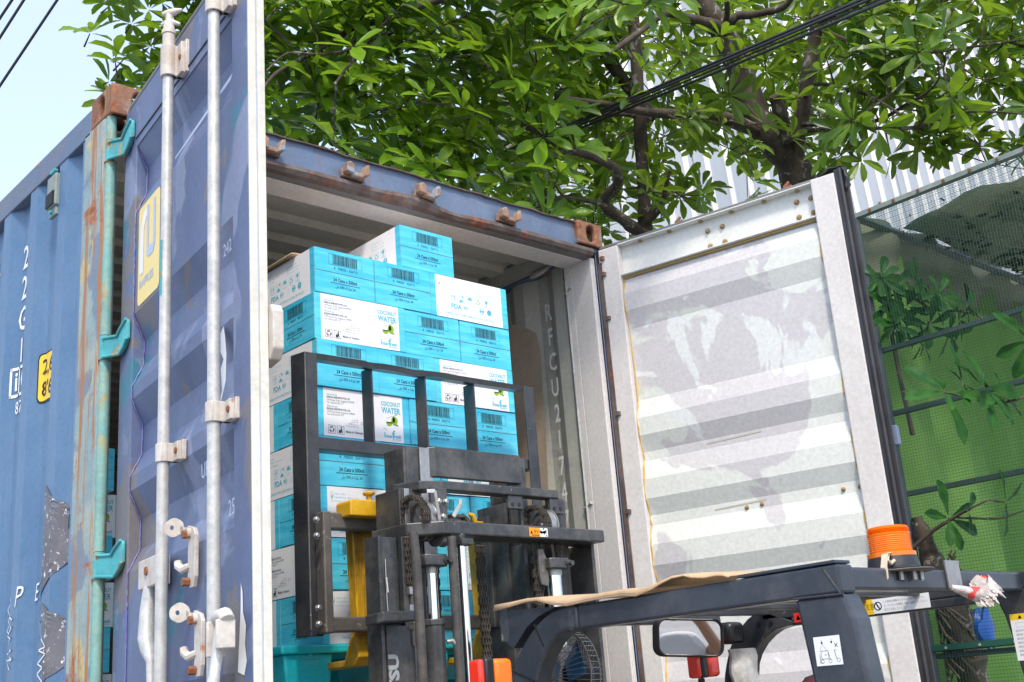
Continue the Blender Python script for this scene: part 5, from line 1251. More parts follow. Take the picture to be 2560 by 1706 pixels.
# clear tape round the front bracket and beam
for yy, w_, z0, z1 in ((-1.232, .030, 1.835, 1.925), (-1.475, .016, 1.838, 1.90)):
    mb = MB(); mb.sheet([[(XB-.002-.0015*math.sin(i*2.3+j), yy-w_/2+w_*j/4, z0+(z1-z0)*i/8) for j in range(5)] for i in range(9)]); mb.build('clear_tape', M['film'], fl, fix=False, smooth=True)
# front lamps: turn light left, red and orange light right
def lamp(x, y, z, parent=None, w=.095, h=.085, split=.42, left=True, name='turn_light', colL=None, colR=None):
    mb = MB(); mb.box(x, x+w*.18, y-.012, y+.03, z-h/2, z+h/2); a_ = mb.build(name, colL, fl, bevel=.007, smooth=True, seg=3)
    MB().box(x+w*.14, x+w*.42, y-.018, y+.035, z-h/2-.001, z+h/2+.002).build('lamp_body', M['black_plastic'], a_, bevel=.006, smooth=True)
    MB().box(x+w*.42, x+w, y-.020, y+.03, z-h/2, z+h/2).build('lamp_lens', colR, a_, bevel=.012, smooth=True, seg=3)
    return a_
lamp(.290, -1.42, 1.742, colL=M['lens_red'], colR=M['lens_orange'])
lamp(1.195, -1.30, 1.752, w=.090, h=.078, colL=M['lens_red'], colR=M['lens_red'])
mb = MB(); mb.tube([(1.24,-1.28,1.71),(1.25,-1.27,1.66),(1.26,-1.27,1.2)], .010, 8); mb.build('lamp_stalk', M['rubber'], fl, smooth=True)
mb = MB(); mb.tube([(.34,-1.40,1.70),(.34,-1.38,1.60),(.50,-1.30,1.5)], .010, 8); mb.build('lamp_stalk', M['rubber'], fl, smooth=True)
# small round lamp behind the bracket
mb = MB(); mb.tube([(.66,-1.20,1.83),(.665,-1.235,1.80)], [.030,.022], 16); mb.build('work_lamp', M['silver'], fl, smooth=True)
mb = MB(); mb.tube([(.64,-1.20,1.80),(.62,-1.24,1.785)], [.020,.014], 12); M['pink_grey'] = flat('pink_grey', (.35,.22,.19), .5); mb.build('lamp_socket', M['pink_grey'], fl, smooth=True)
# rear view mirror
mcx, mcz, my_ = 1.143, 1.822, -1.335
def rrect(cx, cz, w, h, r, y, skew=0, n=5):
    P_ = []
    for sx_, sz_, a0 in ((1,-1,-90),(1,1,0),(-1,1,90),(-1,-1,180)):
        for i in range(n+1):
            a = math.radians(a0+90*i/n); x_ = cx+sx_*(w/2-r)+r*math.cos(a); z_ = cz+sz_*(h/2-r)+r*math.sin(a)
            P_.append((cx+(x_-cx)*.66, y-(x_-cx)*.75-(z_-cz)*.12, z_+(x_-cx)*skew))
    return P_
frame_o = rrect(mcx, mcz, .184, .104, .026, my_-.006, -.10); frame_i = rrect(mcx, mcz, .171, .091, .021, my_-.006, -.10)
mb = MB(); mb.ring(frame_o, frame_i, (0,.022,0)); mr = mb.build('rear_view_mirror', M['black_plastic'], fl, bevel=.003, smooth=True)
mb = MB(); mb.ext(rrect(mcx, mcz, .173, .093, .022, my_, -.10), (0.004,.008,0))
mb.build('mirror_glass', M['mirror'], mr, fix=True)
mb = MB(); mb.tube([(mcx+.05,my_+.012,mcz+.04),(mcx+.09,my_+.02,mcz+.075),(mcx+.12,my_+.04,mcz+.08)], .010, 8); mb.build('mirror_arm', M['black_plastic'], mr, smooth=True)
mb = MB(); mb.box(1.30, 1.37, -1.36, -1.30, 1.80, 1.862); mb.build('switch_box', M['black_plastic'], fl, bevel=.016, smooth=True, seg=3)
mb = MB(); rows_ = [[(1.365+.055*math.cos(a)+.006*math.sin(i*1.7), -1.34+.03*math.sin(a), 1.785-.022*i) for a in [2*PI*j/14 for j in range(15)]] for i in range(9)]
mb.sheet(rows_); mb.build('plastic_wrap', M['film_cloudy'], fl, smooth=True)
# body, wheels, seat below the picture
mb = MB(); mb.box(.50, 1.50, -2.75, -.95, G+.25, G+.85); mb.build('body', M['label_yellow'], fl, bevel=.05)
mb = MB(); mb.box(.55, 1.45, -3.05, -2.3, G+.3, G+1.05); mb.build('counterweight', FD, fl, bevel=.08)
mb = MB(); mb.box(.55, 1.45, -1.25, -1.0, G+.85, G+1.25); mb.build('dashboard', FD, fl, bevel=.03)
MB().box(.55, 1.45, -2.50, -2.22, G+.85, G+1.02).build('hood', FD, fl, bevel=.02)
st_ = MB().box(.82, 1.25, -2.2, -1.75, G+.85, G+1.0).build('seat', M['rubber'], fl, bevel=.03); MB().box(.82, 1.25, -2.26, -2.18, G+1.0, G+1.38).build('seat_back', M['rubber'], st_, bevel=.03)
for x_, y_ in ((.44,-1.0),(1.40,-1.0),(.46,-2.5),(1.38,-2.5)): MB().lathe([(.12,0),(.30,.01),(.31,.04),(.31,.14),(.30,.18),(.12,.19)], (x_, y_, G+.31), 'x', 24).build('wheel', M['rubber'], fl, smooth=True)
MB().tube([(1.03,-1.35,G+1.2),(1.03,-1.48,G+1.35)], .02, 10).build('steering_column', FD, fl)
mb = MB(); pts_ = [(1.03+.16*math.cos(a), -1.50+.10*math.sin(a), G+1.37+.12*math.sin(a)) for a in [2*PI*i/24 for i in range(25)]]; mb.tube(pts_, .013, 8); mb.build('steering_wheel', M['black_plastic'], fl, smooth=True)
# cardboard taped over the guard beam
up_ = [(-1.205,1.926),(-1.27,1.9265),(-1.33,1.9285),(-1.368,1.9265),(-1.42,1.915),(-1.472,1.908),(-1.54,1.911),(-1.60,1.9125),(-1.655,1.9125),(-1.70,1.908),(-1.749,1.9105),(-1.78,1.918),(-1.81,1.923),(-1.844,1.923),(-1.865,1.916),(-1.90,1.9115),(-1.93,1.913),(-1.95,1.911),(-1.965,1.904)]
lo_ = [(-1.205,1.912),(-1.27,1.916),(-1.33,1.921),(-1.368,1.920),(-1.42,1.905),(-1.472,1.896),(-1.54,1.899),(-1.60,1.900),(-1.655,1.899),(-1.70,1.893),(-1.749,1.902),(-1.78,1.912),(-1.81,1.919),(-1.844,1.920),(-1.865,1.913),(-1.90,1.908),(-1.93,1.909),(-1.95,1.907),(-1.965,1.901)]
mb = MB()
mb.sheet([[(XB+.28, y, z+.012) for y, z in up_], [(XB+.06, y, z+.004) for y, z in up_], [(XB-.004, y, z) for y, z in up_], [(XB-.010, y, z) for y, z in lo_]])
o = mb.build('cardboard_sheet', M['kraft'], fix=False, smooth=True); s_ = o.modifiers.new('s', 'SOLIDIFY'); s_.thickness = .003
tag(o, 'wavy tan cardboard sheet taped along the top of the forklift guard', 'cardboard')
mb = MB(); mb.sheet([[(XB-.0115, y, (z+z2)/2+.0005) for (y, z), (_, z2) in list(zip(up_, lo_))[1:10]], [(XB-.0115, y, (z+z2)/2-.0012) for (y, z), (_, z2) in list(zip(up_, lo_))[1:10]]]); mb.build('fold_line', M['kraft_dull'], o, fix=False)

# ---- round cage fan clamped inside the cab
fan = thing('cage_fan', 'round wire cage fan mounted behind the curved front guard pillar', 'fan', (.62, -1.28, 1.70))
fc = Vector((.772, -1.20, 1.742)); ax = Vector((.93, -.10, -.05)).normalized(); fu = ax.cross(Vector((0,0,1))).normalized(); fv = fu.cross(ax).normalized()
R0 = .118
mb = MB()
def circ3(rad, off, n=40): return [fc + ax*off + (fu*math.cos(2*PI*i/n) + fv*math.sin(2*PI*i/n))*rad for i in range(n+1)]
mb.tube(circ3(R0, 0), .0028, 6); mb.tube(circ3(R0, .030), .0022, 6); mb.tube(circ3(R0*.45, -.045), .0016, 5); mb.tube(circ3(R0*.45, .06), .0016, 5)
mb.build('cage_rim', M['steel'], fan, smooth=True)
mb = MB()
for k in range(48):
    a = 2*PI*k/48; d_ = fu*math.cos(a) + fv*math.sin(a)
    mb.tube([fc - ax*.050 + d_*.015, fc - ax*.045 + d_*R0*.6, fc - ax*.022 + d_*R0*.93, fc + d_*R0, fc + ax*.03 + d_*R0, fc + ax*.055 + d_*R0*.8, fc + ax*.065 + d_*.02], .0012, 4, cap=False)
mb.build('cage_wire', M['steel'], fan, kind='stuff')
mb = MB(); mb.tube([fc+ax*.02, fc+ax*.10], .035, 18); mb.build('fan_motor', M['black_plastic'], fan, smooth=True)
M['fan_blue'] = flat('fan_blue', (.01,.12,.28), .3)
for k in range(3):
    a = 2*PI*k/3+.5; d_ = fu*math.cos(a)+fv*math.sin(a); e_ = -fu*math.sin(a)+fv*math.cos(a)
    mb = MB(); mb.sheet([[fc+d_*(.02+.075*i/4)+e_*(.030+.02*i/4)*(j/3-.5)*2+ax*(.012*(j/3-.5)) for j in range(4)] for i in range(5)]); ob = mb.build('fan_blade', M['fan_blue'], fan, fix=False, smooth=True); q = ob.modifiers.new('s','SOLIDIFY'); q.thickness = .002
MB().tube([fc+ax*.08, Vector((.80,-1.25,1.60)), Vector((.72,-1.2,1.1))], .012, 8).build('fan_stand', M['steel'], fan, smooth=True)

# ---- driver, only the top of the head reaches the picture
drv = thing('person', 'driver with dark reddish hair seated in the forklift, only the crown showing', 'person', (1.05, -1.85, G+1.0))
def skin_body(verts, edges, radii, name, mat, parent):
    me = bpy.data.meshes.new(name); me.from_pydata(verts, edges, []); o = bpy.data.objects.new(name, me); C.objects.link(o)
    sk = o.modifiers.new('skin', 'SKIN'); me.skin_vertices if me.skin_vertices else None
    for i, r in enumerate(radii): me.skin_vertices[0].data[i].radius = (r, r)
    me.skin_vertices[0].data[0].use_root = True
    o.modifiers.new('sub', 'SUBSURF').levels = 1; me.materials.append(mat); attach(o, parent); return o
hx, hy = 1.055, -1.80
vb = [(hx,hy-.05,G+1.06),(hx,hy-.06,G+1.25),(hx,hy-.04,G+1.42),(hx,hy-.02,G+1.50),(hx-.19,hy-.05,G+1.42),(hx+.19,hy-.05,G+1.42),(hx-.22,hy+.10,G+1.20),(hx+.22,hy+.10,G+1.20),(hx-.14,hy+.30,G+1.32),(hx+.14,hy+.30,G+1.32),
      (hx-.11,hy,G+1.05),(hx+.11,hy,G+1.05),(hx-.13,hy+.42,G+1.05),(hx+.13,hy+.42,G+1.05),(hx-.13,hy+.45,G+.87),(hx+.13,hy+.45,G+.87),(hx-.13,hy+.55,G+.86),(hx+.13,hy+.55,G+.86)]
eb = [(0,1),(1,2),(2,3),(2,4),(2,5),(4,6),(5,7),(6,8),(7,9),(0,10),(0,11),(10,12),(11,13),(12,14),(13,15),(14,16),(15,17)]
rb = [.13,.13,.12,.055,.06,.06,.045,.045,.035,.035,.085,.085,.06,.06,.045,.045,.035,.035]
try: skin_body(vb, eb, rb, 'body', M['shirt'], drv)
except Exception as e: print('skin', e)
def ellipsoid(c, rx, ry, rz, n=20, m=14):
    mb = MB(); mb.sheet([[(c[0]+rx*math.sin(PI*i/m)*math.cos(2*PI*j/n), c[1]+ry*math.sin(PI*i/m)*math.sin(2*PI*j/n), c[2]+rz*math.cos(PI*i/m)) for j in range(n+1)] for i in range(m+1)]); return mb
hzc = 1.697-.118
ellipsoid((hx,hy,hzc), .075, .093, .112).build('head', M['skin'], drv, smooth=True)
mb = ellipsoid((hx,hy-.012,hzc+.018), .083, .096, .102, 30, 20); rr_ = random.Random(2); mb.v = [(x_+rr_.uniform(-.003,.003), y_+rr_.uniform(-.003,.003), z_+rr_.uniform(-.003,.003)) if z_ > hzc-.03 or y_ < hy else (hx+(x_-hx)*.8, hy+(y_-hy)*.8, z_) for x_, y_, z_ in mb.v]; mb.build('hair', M['hair'], drv, smooth=True)
mb = MB(); mb.ext([(hx-.012,hy+.088,hzc-.02),(hx+.012,hy+.088,hzc-.02),(hx,hy+.085,hzc+.02)], (0,.02,0)); mb.build('nose', M['skin'], drv)
for s_ in (-1, 1): ellipsoid((hx+s_*.03,hy+.082,hzc+.01), .012, .008, .007, 10, 8).build('eye', M['ink_black'], drv, smooth=True)

# ---- photographer who is mirrored in the rear view mirror
pho = thing('person', 'photographer in light grey shirt and dark cap with raised arms, seen in the mirror', 'person', (-1.70, -3.78, G))
fw = Vector((.679,.734,0)); rt = Vector((.734,-.679,0)); pc = Vector((-1.72,-3.80,0))
def pp(r, f, z): v_ = pc + rt*r + fw*f; return (v_.x, v_.y, z)
vb = [pp(0,0,.88),pp(0,.0,1.08),pp(0,-.01,1.28),pp(0,.0,1.42),pp(-.18,0,1.34),pp(.18,0,1.34)]
skin_body(vb, [(0,1),(1,2),(2,3),(2,4),(2,5)], [.13,.125,.14,.055,.065,.065], 'shirt', M['shirt'], pho)
M['shirt'].node_tree.nodes['Principled BSDF'].inputs['Base Color'].default_value = (.48,.47,.46,1)
for s_ in (-1, 1):
    skin_body([pp(.18*s_,0,1.34),pp(.30*s_,.05,1.20),pp(.16*s_,.20,1.50),pp(.08*s_,.23,1.58)], [(0,1),(1,2),(2,3)], [.05,.042,.033,.03], 'arm', M['skin'], pho)
    skin_body([pp(.09*s_,0,.90),pp(.10*s_,.02,.42),pp(.10*s_,-.02,-.06),pp(.11*s_,.14,-.09)], [(0,1),(1,2),(2,3)], [.095,.06,.045,.035], 'leg', M['trousers'], pho)
    skin_body([pp(.075*s_,.235,1.60),pp(.055*s_,.25,1.635),pp(.03*s_,.25,1.64)], [(0,1),(1,2)], [.026,.02,.014], 'hand', M['skin'], pho)
hp_ = pp(0,.02,1.60); ellipsoid(hp_, .076, .088, .115).build('head', M['skin'], pho, smooth=True)
mb = ellipsoid((hp_[0],hp_[1],1.655), .086, .096, .075); mb.build('cap', M['trousers'], pho, smooth=True)

# ================================================================== TREES
CLUMPS = [(2.03,2.96,7.04,0.23,9,0),(2.08,3.06,6.69,0.23,9,0),(2.13,3.17,6.33,0.23,9,0),(2.19,3.27,5.97,0.23,9,0),(2.31,2.72,7.01,0.23,9,0),(2.36,2.82,6.66,0.23,9,0),(2.41,2.92,6.3,0.23,9,0),(2.47,3.02,5.95,0.23,9,0),(2.52,3.12,5.59,0.23,9,0),(2.59,2.47,6.99,0.23,9,0),(2.64,2.57,6.63,0.23,9,0),(2.69,2.67,6.27,0.23,9,0),(2.75,2.77,5.92,0.23,9,0),(2.8,2.87,5.56,0.23,9,0),(2.87,2.22,6.96,0.23,9,0),(2.92,2.32,6.6,0.23,9,0),(2.97,2.42,6.25,0.23,9,0),(3.02,2.53,5.89,0.23,9,0),(3.08,2.63,5.53,0.23,9,0),(3.14,1.98,6.93,0.23,9,0),(3.2,2.08,6.57,0.23,9,0),(3.25,2.18,6.22,0.23,9,0),(3.3,2.28,5.86,0.23,9,0),(3.36,2.38,5.5,0.23,9,0),(3.42,1.73,6.9,0.23,9,0),(3.48,1.83,6.55,0.23,9,0),(3.53,1.93,6.19,0.23,9,0),(3.58,2.03,5.83,0.23,9,0),(3.64,2.13,5.48,0.23,9,0),(3.69,2.23,5.12,0.23,9,0),(3.7,1.48,6.87,0.23,9,0),(3.76,1.58,6.52,0.23,9,0),(3.81,1.68,6.16,0.23,9,0),(3.86,1.78,5.81,0.23,9,0),(3.92,1.89,5.45,0.23,9,0),(3.97,1.99,5.09,0.23,9,0),(3.98,1.24,6.85,0.23,9,0),(4.04,1.34,6.49,0.23,9,0),(4.09,1.44,6.13,0.23,9,0),(4.14,1.54,5.78,0.23,9,0),(4.2,1.64,5.42,0.23,9,0),(4.25,1.74,5.06,0.23,9,0),(1.53,2.04,6.28,0.18,7,0),(1.57,2.12,5.99,0.18,7,0),(1.61,2.2,5.71,0.18,7,0),(1.65,2.28,5.43,0.18,7,0),(1.7,2.36,5.15,0.18,7,0),(1.75,1.84,6.25,0.18,7,0),(1.79,1.92,5.97,0.18,7,0),(1.83,2.0,5.69,0.18,7,0),(1.87,2.08,5.41,0.18,7,0),(1.92,2.16,5.13,0.18,7,0),(1.97,1.65,6.23,0.18,7,0),(2.01,1.73,5.95,0.18,7,0),(2.05,1.81,5.67,0.18,7,0),(2.1,1.89,5.39,0.18,7,0),(2.14,1.97,5.1,0.18,7,0),(2.19,1.45,6.21,0.18,7,0),(2.23,1.53,5.93,0.18,7,0),(2.27,1.61,5.65,0.18,7,0),(2.32,1.69,5.36,0.18,7,0),(2.36,1.77,5.08,0.18,7,0),(2.41,1.26,6.19,0.18,7,0),(2.45,1.34,5.91,0.18,7,0),(2.5,1.42,5.62,0.18,7,0),(2.54,1.49,5.34,0.18,7,0),(2.58,1.57,5.06,0.18,7,0),(2.62,1.65,4.78,0.18,7,0),(2.63,1.06,6.17,0.18,7,0),(2.68,1.14,5.88,0.18,7,0),(2.72,1.22,5.6,0.18,7,0),(2.76,1.3,5.32,0.18,7,0),(2.8,1.38,5.04,0.18,7,0),(2.84,1.46,4.76,0.18,7,0),(2.85,0.87,6.14,0.18,7,0),(2.9,0.94,5.86,0.18,7,0),(2.94,1.02,5.58,0.18,7,0),(2.98,1.1,5.3,0.18,7,0),(3.02,1.18,5.02,0.18,7,0),(3.07,1.26,4.73,0.18,7,0),(3.08,0.67,6.12,0.18,7,0),(3.12,0.75,5.84,0.18,7,0),(3.16,0.83,5.56,0.18,7,0),(3.2,0.91,5.28,0.18,7,0),(3.24,0.99,4.99,0.18,7,0),(3.29,1.07,4.71,0.18,7,0),(3.3,0.47,6.1,0.18,7,0),(3.34,0.55,5.82,0.18,7,0),(3.38,0.63,5.54,0.18,7,0),(3.42,0.71,5.25,0.18,7,0),(3.47,0.79,4.97,0.18,7,0),(3.51,0.87,4.69,0.18,7,0),(3.55,0.95,4.41,0.18,7,0),(1.21,1.1,5.48,0.16,6,1),(1.24,1.17,5.24,0.16,6,1),(1.28,1.23,5.01,0.16,6,1),(1.31,1.3,4.77,0.16,6,1),(1.39,0.93,5.46,0.16,6,1),(1.43,1.0,5.23,0.16,6,1),(1.47,1.07,4.99,0.16,6,1),(1.5,1.14,4.75,0.16,6,1),(1.58,0.77,5.45,0.16,6,1),(1.62,0.84,5.21,0.16,6,1),(1.65,0.9,4.97,0.16,6,1),(1.69,0.97,4.73,0.16,6,1),(1.72,1.04,4.49,0.16,6,1),(1.77,0.6,5.43,0.16,6,1),(1.8,0.67,5.19,0.16,6,1),(1.84,0.74,4.95,0.16,6,1),(1.88,0.81,4.71,0.16,6,1),(1.91,0.87,4.47,0.16,6,1),(1.96,0.44,5.41,0.16,6,1),(1.99,0.51,5.17,0.16,6,1),(2.03,0.57,4.93,0.16,6,1),(2.06,0.64,4.69,0.16,6,1),(2.1,0.71,4.45,0.16,6,1),(2.14,0.27,5.39,0.16,6,1),(2.18,0.34,5.15,0.16,6,1),(2.21,0.41,4.91,0.16,6,1),(2.25,0.47,4.67,0.16,6,1),(2.29,0.54,4.43,0.16,6,1),(2.33,0.11,5.37,0.16,6,1),(2.37,0.17,5.13,0.16,6,1),(2.4,0.24,4.89,0.16,6,1),(2.44,0.31,4.65,0.16,6,1),(2.47,0.38,4.41,0.16,6,1),(2.51,0.44,4.18,0.16,6,1),(3.85,0.81,6.47,0.22,4,2),(3.9,0.9,6.13,0.22,4,2),(3.95,1.0,5.8,0.22,4,2),(4.0,1.09,5.46,0.22,4,2),(4.05,1.19,5.13,0.22,4,2),(4.1,1.28,4.79,0.22,4,2),(4.11,0.57,6.44,0.22,4,2),(4.16,0.67,6.11,0.22,4,2),(4.21,0.76,5.77,0.22,4,2),(4.26,0.86,5.44,0.22,4,2),(4.31,0.95,5.1,0.22,4,2),(4.36,1.05,4.77,0.22,4,2),(4.37,0.34,6.42,0.22,4,2),(4.42,0.44,6.08,0.22,4,2),(4.47,0.53,5.75,0.22,4,2),(4.52,0.63,5.41,0.22,4,2),(4.57,0.72,5.08,0.22,4,2),(4.64,0.11,6.39,0.22,4,2),(4.69,0.2,6.05,0.22,4,2),(4.74,0.3,5.72,0.22,4,2),(4.79,0.39,5.38,0.22,4,2),(4.84,0.49,5.05,0.22,4,2),(4.9,-0.12,6.36,0.22,4,2),(4.95,-0.03,6.03,0.22,4,2),(5.0,0.07,5.69,0.22,4,2),(5.05,0.16,5.36,0.22,4,2),(5.1,0.26,5.02,0.22,4,2),(4.2,-0.65,5.76,0.18,6,2),(4.24,-0.57,5.49,0.18,6,2),(4.28,-0.49,5.22,0.18,6,2),(4.32,-0.42,4.95,0.18,6,2),(4.36,-0.34,4.68,0.18,6,2),(4.41,-0.83,5.74,0.18,6,2),(4.45,-0.76,5.47,0.18,6,2),(4.49,-0.68,5.2,0.18,6,2),(4.53,-0.6,4.93,0.18,6,2),(4.57,-0.53,4.66,0.18,6,2),(4.62,-1.02,5.72,0.18,6,2),(4.66,-0.94,5.45,0.18,6,2),(4.71,-0.87,5.18,0.18,6,2),(4.75,-0.79,4.91,0.18,6,2),(4.79,-0.72,4.64,0.18,6,2),(4.84,-1.21,5.7,0.18,6,2),(4.88,-1.13,5.43,0.18,6,2),(4.92,-1.06,5.16,0.18,6,2),(4.96,-0.98,4.89,0.18,6,2),(5.0,-0.9,4.62,0.18,6,2),(5.05,-1.4,5.68,0.18,6,2),(5.09,-1.32,5.41,0.18,6,2),(5.13,-1.24,5.14,0.18,6,2),(5.17,-1.17,4.87,0.18,6,2),(5.21,-1.09,4.59,0.18,6,2),(3.14,0.49,5.38,0.19,2,2),(3.19,0.57,5.09,0.19,2,2),(3.23,0.66,4.79,0.19,2,2),(3.27,0.74,4.5,0.19,2,2),(3.37,0.29,5.36,0.19,2,2),(3.42,0.37,5.06,0.19,2,2),(3.46,0.45,4.77,0.19,2,2),(3.5,0.54,4.48,0.19,2,2),(3.6,0.09,5.33,0.19,2,2),(3.65,0.17,5.04,0.19,2,2),(3.69,0.25,4.75,0.19,2,2),(3.73,0.33,4.45,0.19,2,2),(3.83,-0.12,5.31,0.19,2,2),(3.88,-0.03,5.02,0.19,2,2),(3.92,0.05,4.72,0.19,2,2),(4.06,-0.32,5.29,0.19,2,2),(4.11,-0.24,4.99,0.19,2,2),(4.15,-0.15,4.7,0.19,2,2),(4.29,-0.52,5.26,0.19,2,2),(4.34,-0.44,4.97,0.19,2,2),(4.38,-0.36,4.68,0.19,2,2),(4.14,1.35,6.91,0.23,7,4),(4.2,1.44,6.56,0.23,7,4),(4.25,1.54,6.21,0.23,7,4),(4.3,1.64,5.86,0.23,7,4),(4.35,1.74,5.51,0.23,7,4),(4.41,1.84,5.16,0.23,7,4),(4.42,1.1,6.88,0.23,7,4),(4.47,1.2,6.53,0.23,7,4),(4.52,1.3,6.18,0.23,7,4),(4.58,1.4,5.83,0.23,7,4),(4.63,1.5,5.48,0.23,7,4),(4.69,0.86,6.86,0.23,7,4),(4.75,0.96,6.5,0.23,7,4),(4.8,1.06,6.15,0.23,7,4),(4.85,1.16,5.8,0.23,7,4),(4.9,1.26,5.45,0.23,7,4),(4.97,0.62,6.83,0.23,7,4),(5.02,0.72,6.48,0.23,7,4),(5.07,0.81,6.13,0.23,7,4),(5.13,0.91,5.78,0.23,7,4),(5.18,1.01,5.42,0.23,7,4),(5.24,0.37,6.8,0.23,7,4),(5.3,0.47,6.45,0.23,7,4),(5.35,0.57,6.1,0.23,7,4),(5.4,0.67,5.75,0.23,7,4),(5.45,0.77,5.4,0.23,7,4),(5.52,0.13,6.77,0.23,7,4),(5.57,0.23,6.42,0.23,7,4),(5.62,0.33,6.07,0.23,7,4),(5.68,0.43,5.72,0.23,7,4),(5.8,-0.11,6.74,0.23,7,4),(5.85,-0.01,6.39,0.23,7,4),(5.9,0.09,6.04,0.23,7,4),(5.95,0.18,5.69,0.23,7,4),(6.07,-0.36,6.72,0.23,7,4),(6.12,-0.26,6.37,0.23,7,4),(6.18,-0.16,6.02,0.23,7,4),(6.23,-0.06,5.67,0.23,7,4),(6.35,-0.6,6.69,0.23,7,4),(6.4,-0.5,6.34,0.23,7,4),(6.45,-0.4,5.99,0.23,7,4),(6.62,-0.84,6.66,0.23,7,4),(6.67,-0.74,6.31,0.23,7,4),(6.73,-0.64,5.96,0.23,7,4),(2.17,0.11,5.38,0.15,3,2),(2.2,0.18,5.14,0.15,3,2),(2.35,-0.05,5.36,0.15,3,2),(2.39,0.02,5.12,0.15,3,2),(2.54,-0.21,5.34,0.15,3,2),(2.57,-0.15,5.11,0.15,3,2),(2.72,-0.38,5.32,0.15,3,2),(2.76,-0.31,5.09,0.15,3,2),(2.9,-0.54,5.3,0.15,3,2),(2.94,-0.47,5.07,0.15,3,2),(1.0,2.18,6.08,0.15,6,3),(1.04,2.24,5.86,0.15,6,3),(1.07,2.3,5.63,0.15,6,3),(1.1,2.37,5.41,0.15,6,3),(1.14,2.43,5.18,0.15,6,3),(1.18,2.02,6.06,0.15,6,3),(1.21,2.08,5.84,0.15,6,3),(1.25,2.15,5.61,0.15,6,3),(1.28,2.21,5.39,0.15,6,3),(1.31,2.28,5.16,0.15,6,3),(1.36,1.86,6.05,0.15,6,3),(1.39,1.93,5.82,0.15,6,3),(1.42,1.99,5.6,0.15,6,3),(1.46,2.06,5.37,0.15,6,3),(1.49,2.12,5.15,0.15,6,3),(1.53,1.71,6.03,0.15,6,3),(1.57,1.77,5.8,0.15,6,3),(1.6,1.84,5.58,0.15,6,3),(1.63,1.9,5.35,0.15,6,3),(1.67,1.96,5.13,0.15,6,3)]
BR1 = [('trunk',[(4.69,0.28,4.5,0.116),(4.63,0.25,4.78,0.108),(4.52,0.28,4.97,0.101),(4.39,0.34,5.19,0.094),(4.3,0.33,5.46,0.087),(4.2,0.34,5.69,0.08),(4.08,0.38,5.89,0.072),(4.02,0.37,6.12,0.065)]),('trunk',[(4.64,0.25,4.7,0.058),(4.58,0.2,4.89,0.055),(4.56,0.15,5.02,0.051),(4.55,0.07,5.18,0.048),(4.53,-0.03,5.42,0.045),(4.51,-0.14,5.65,0.042),(4.46,-0.17,5.79,0.039),(4.41,-0.22,5.99,0.035)]),('stub',[(4.47,0.16,4.94,0.046),(4.36,0.13,5.09,0.042),(4.28,0.1,5.18,0.038)]),('L1',[(4.37,0.34,5.07,0.049),(4.14,0.34,5.07,0.043),(3.89,0.36,5.06,0.037),(3.64,0.41,5.0,0.031),(3.38,0.45,4.96,0.026),(3.13,0.48,4.94,0.021),(2.81,0.56,4.92,0.016)]),('UL',[(4.12,0.31,5.7,0.044),(3.92,0.26,5.65,0.037),(3.69,0.24,5.59,0.031),(3.45,0.23,5.53,0.025),(3.23,0.26,5.34,0.019),(2.99,0.31,5.14,0.014)]),('UR',[(4.49,-0.16,5.66,0.03),(4.52,-0.26,5.66,0.025),(4.56,-0.37,5.65,0.02),(4.75,-0.59,5.61,0.015),(4.99,-0.9,5.63,0.01)]),('UM',[(4.14,0.28,5.72,0.033),(4.13,0.18,5.74,0.029),(4.15,0.07,5.7,0.025),(4.22,-0.1,5.69,0.021),(4.2,-0.21,5.74,0.017)]),('UT',[(4.13,0.29,5.71,0.026),(4.02,0.18,5.72,0.019),(3.88,0.07,5.77,0.012)]),('R1',[(4.5,0.02,5.2,0.015),(4.37,-0.13,5.18,0.013),(4.34,-0.33,5.05,0.01),(4.31,-0.52,4.89,0.008),(4.28,-0.69,4.69,0.006)]),('R2',[(4.52,0.08,5.04,0.018),(4.54,-0.19,4.93,0.015),(4.53,-0.42,4.85,0.012),(4.46,-0.64,4.83,0.01),(4.37,-0.83,4.8,0.008),(4.23,-0.97,4.77,0.005)]),('R3',[(4.52,0.09,5.0,0.018),(4.5,-0.26,4.86,0.014),(4.53,-0.65,4.7,0.011),(4.46,-0.98,4.63,0.008),(4.41,-1.29,4.46,0.005)]),('R4',[(4.53,-0.17,5.59,0.015),(4.54,-0.34,5.43,0.013),(4.52,-0.5,5.31,0.011),(4.58,-0.72,5.17,0.009),(4.64,-0.98,5.1,0.007),(4.73,-1.26,5.04,0.006)]),('R5',[(5.17,-0.83,5.74,0.015),(5.06,-0.88,5.46,0.012),(5.0,-1.03,5.26,0.009),(4.96,-1.21,5.09,0.006)])]
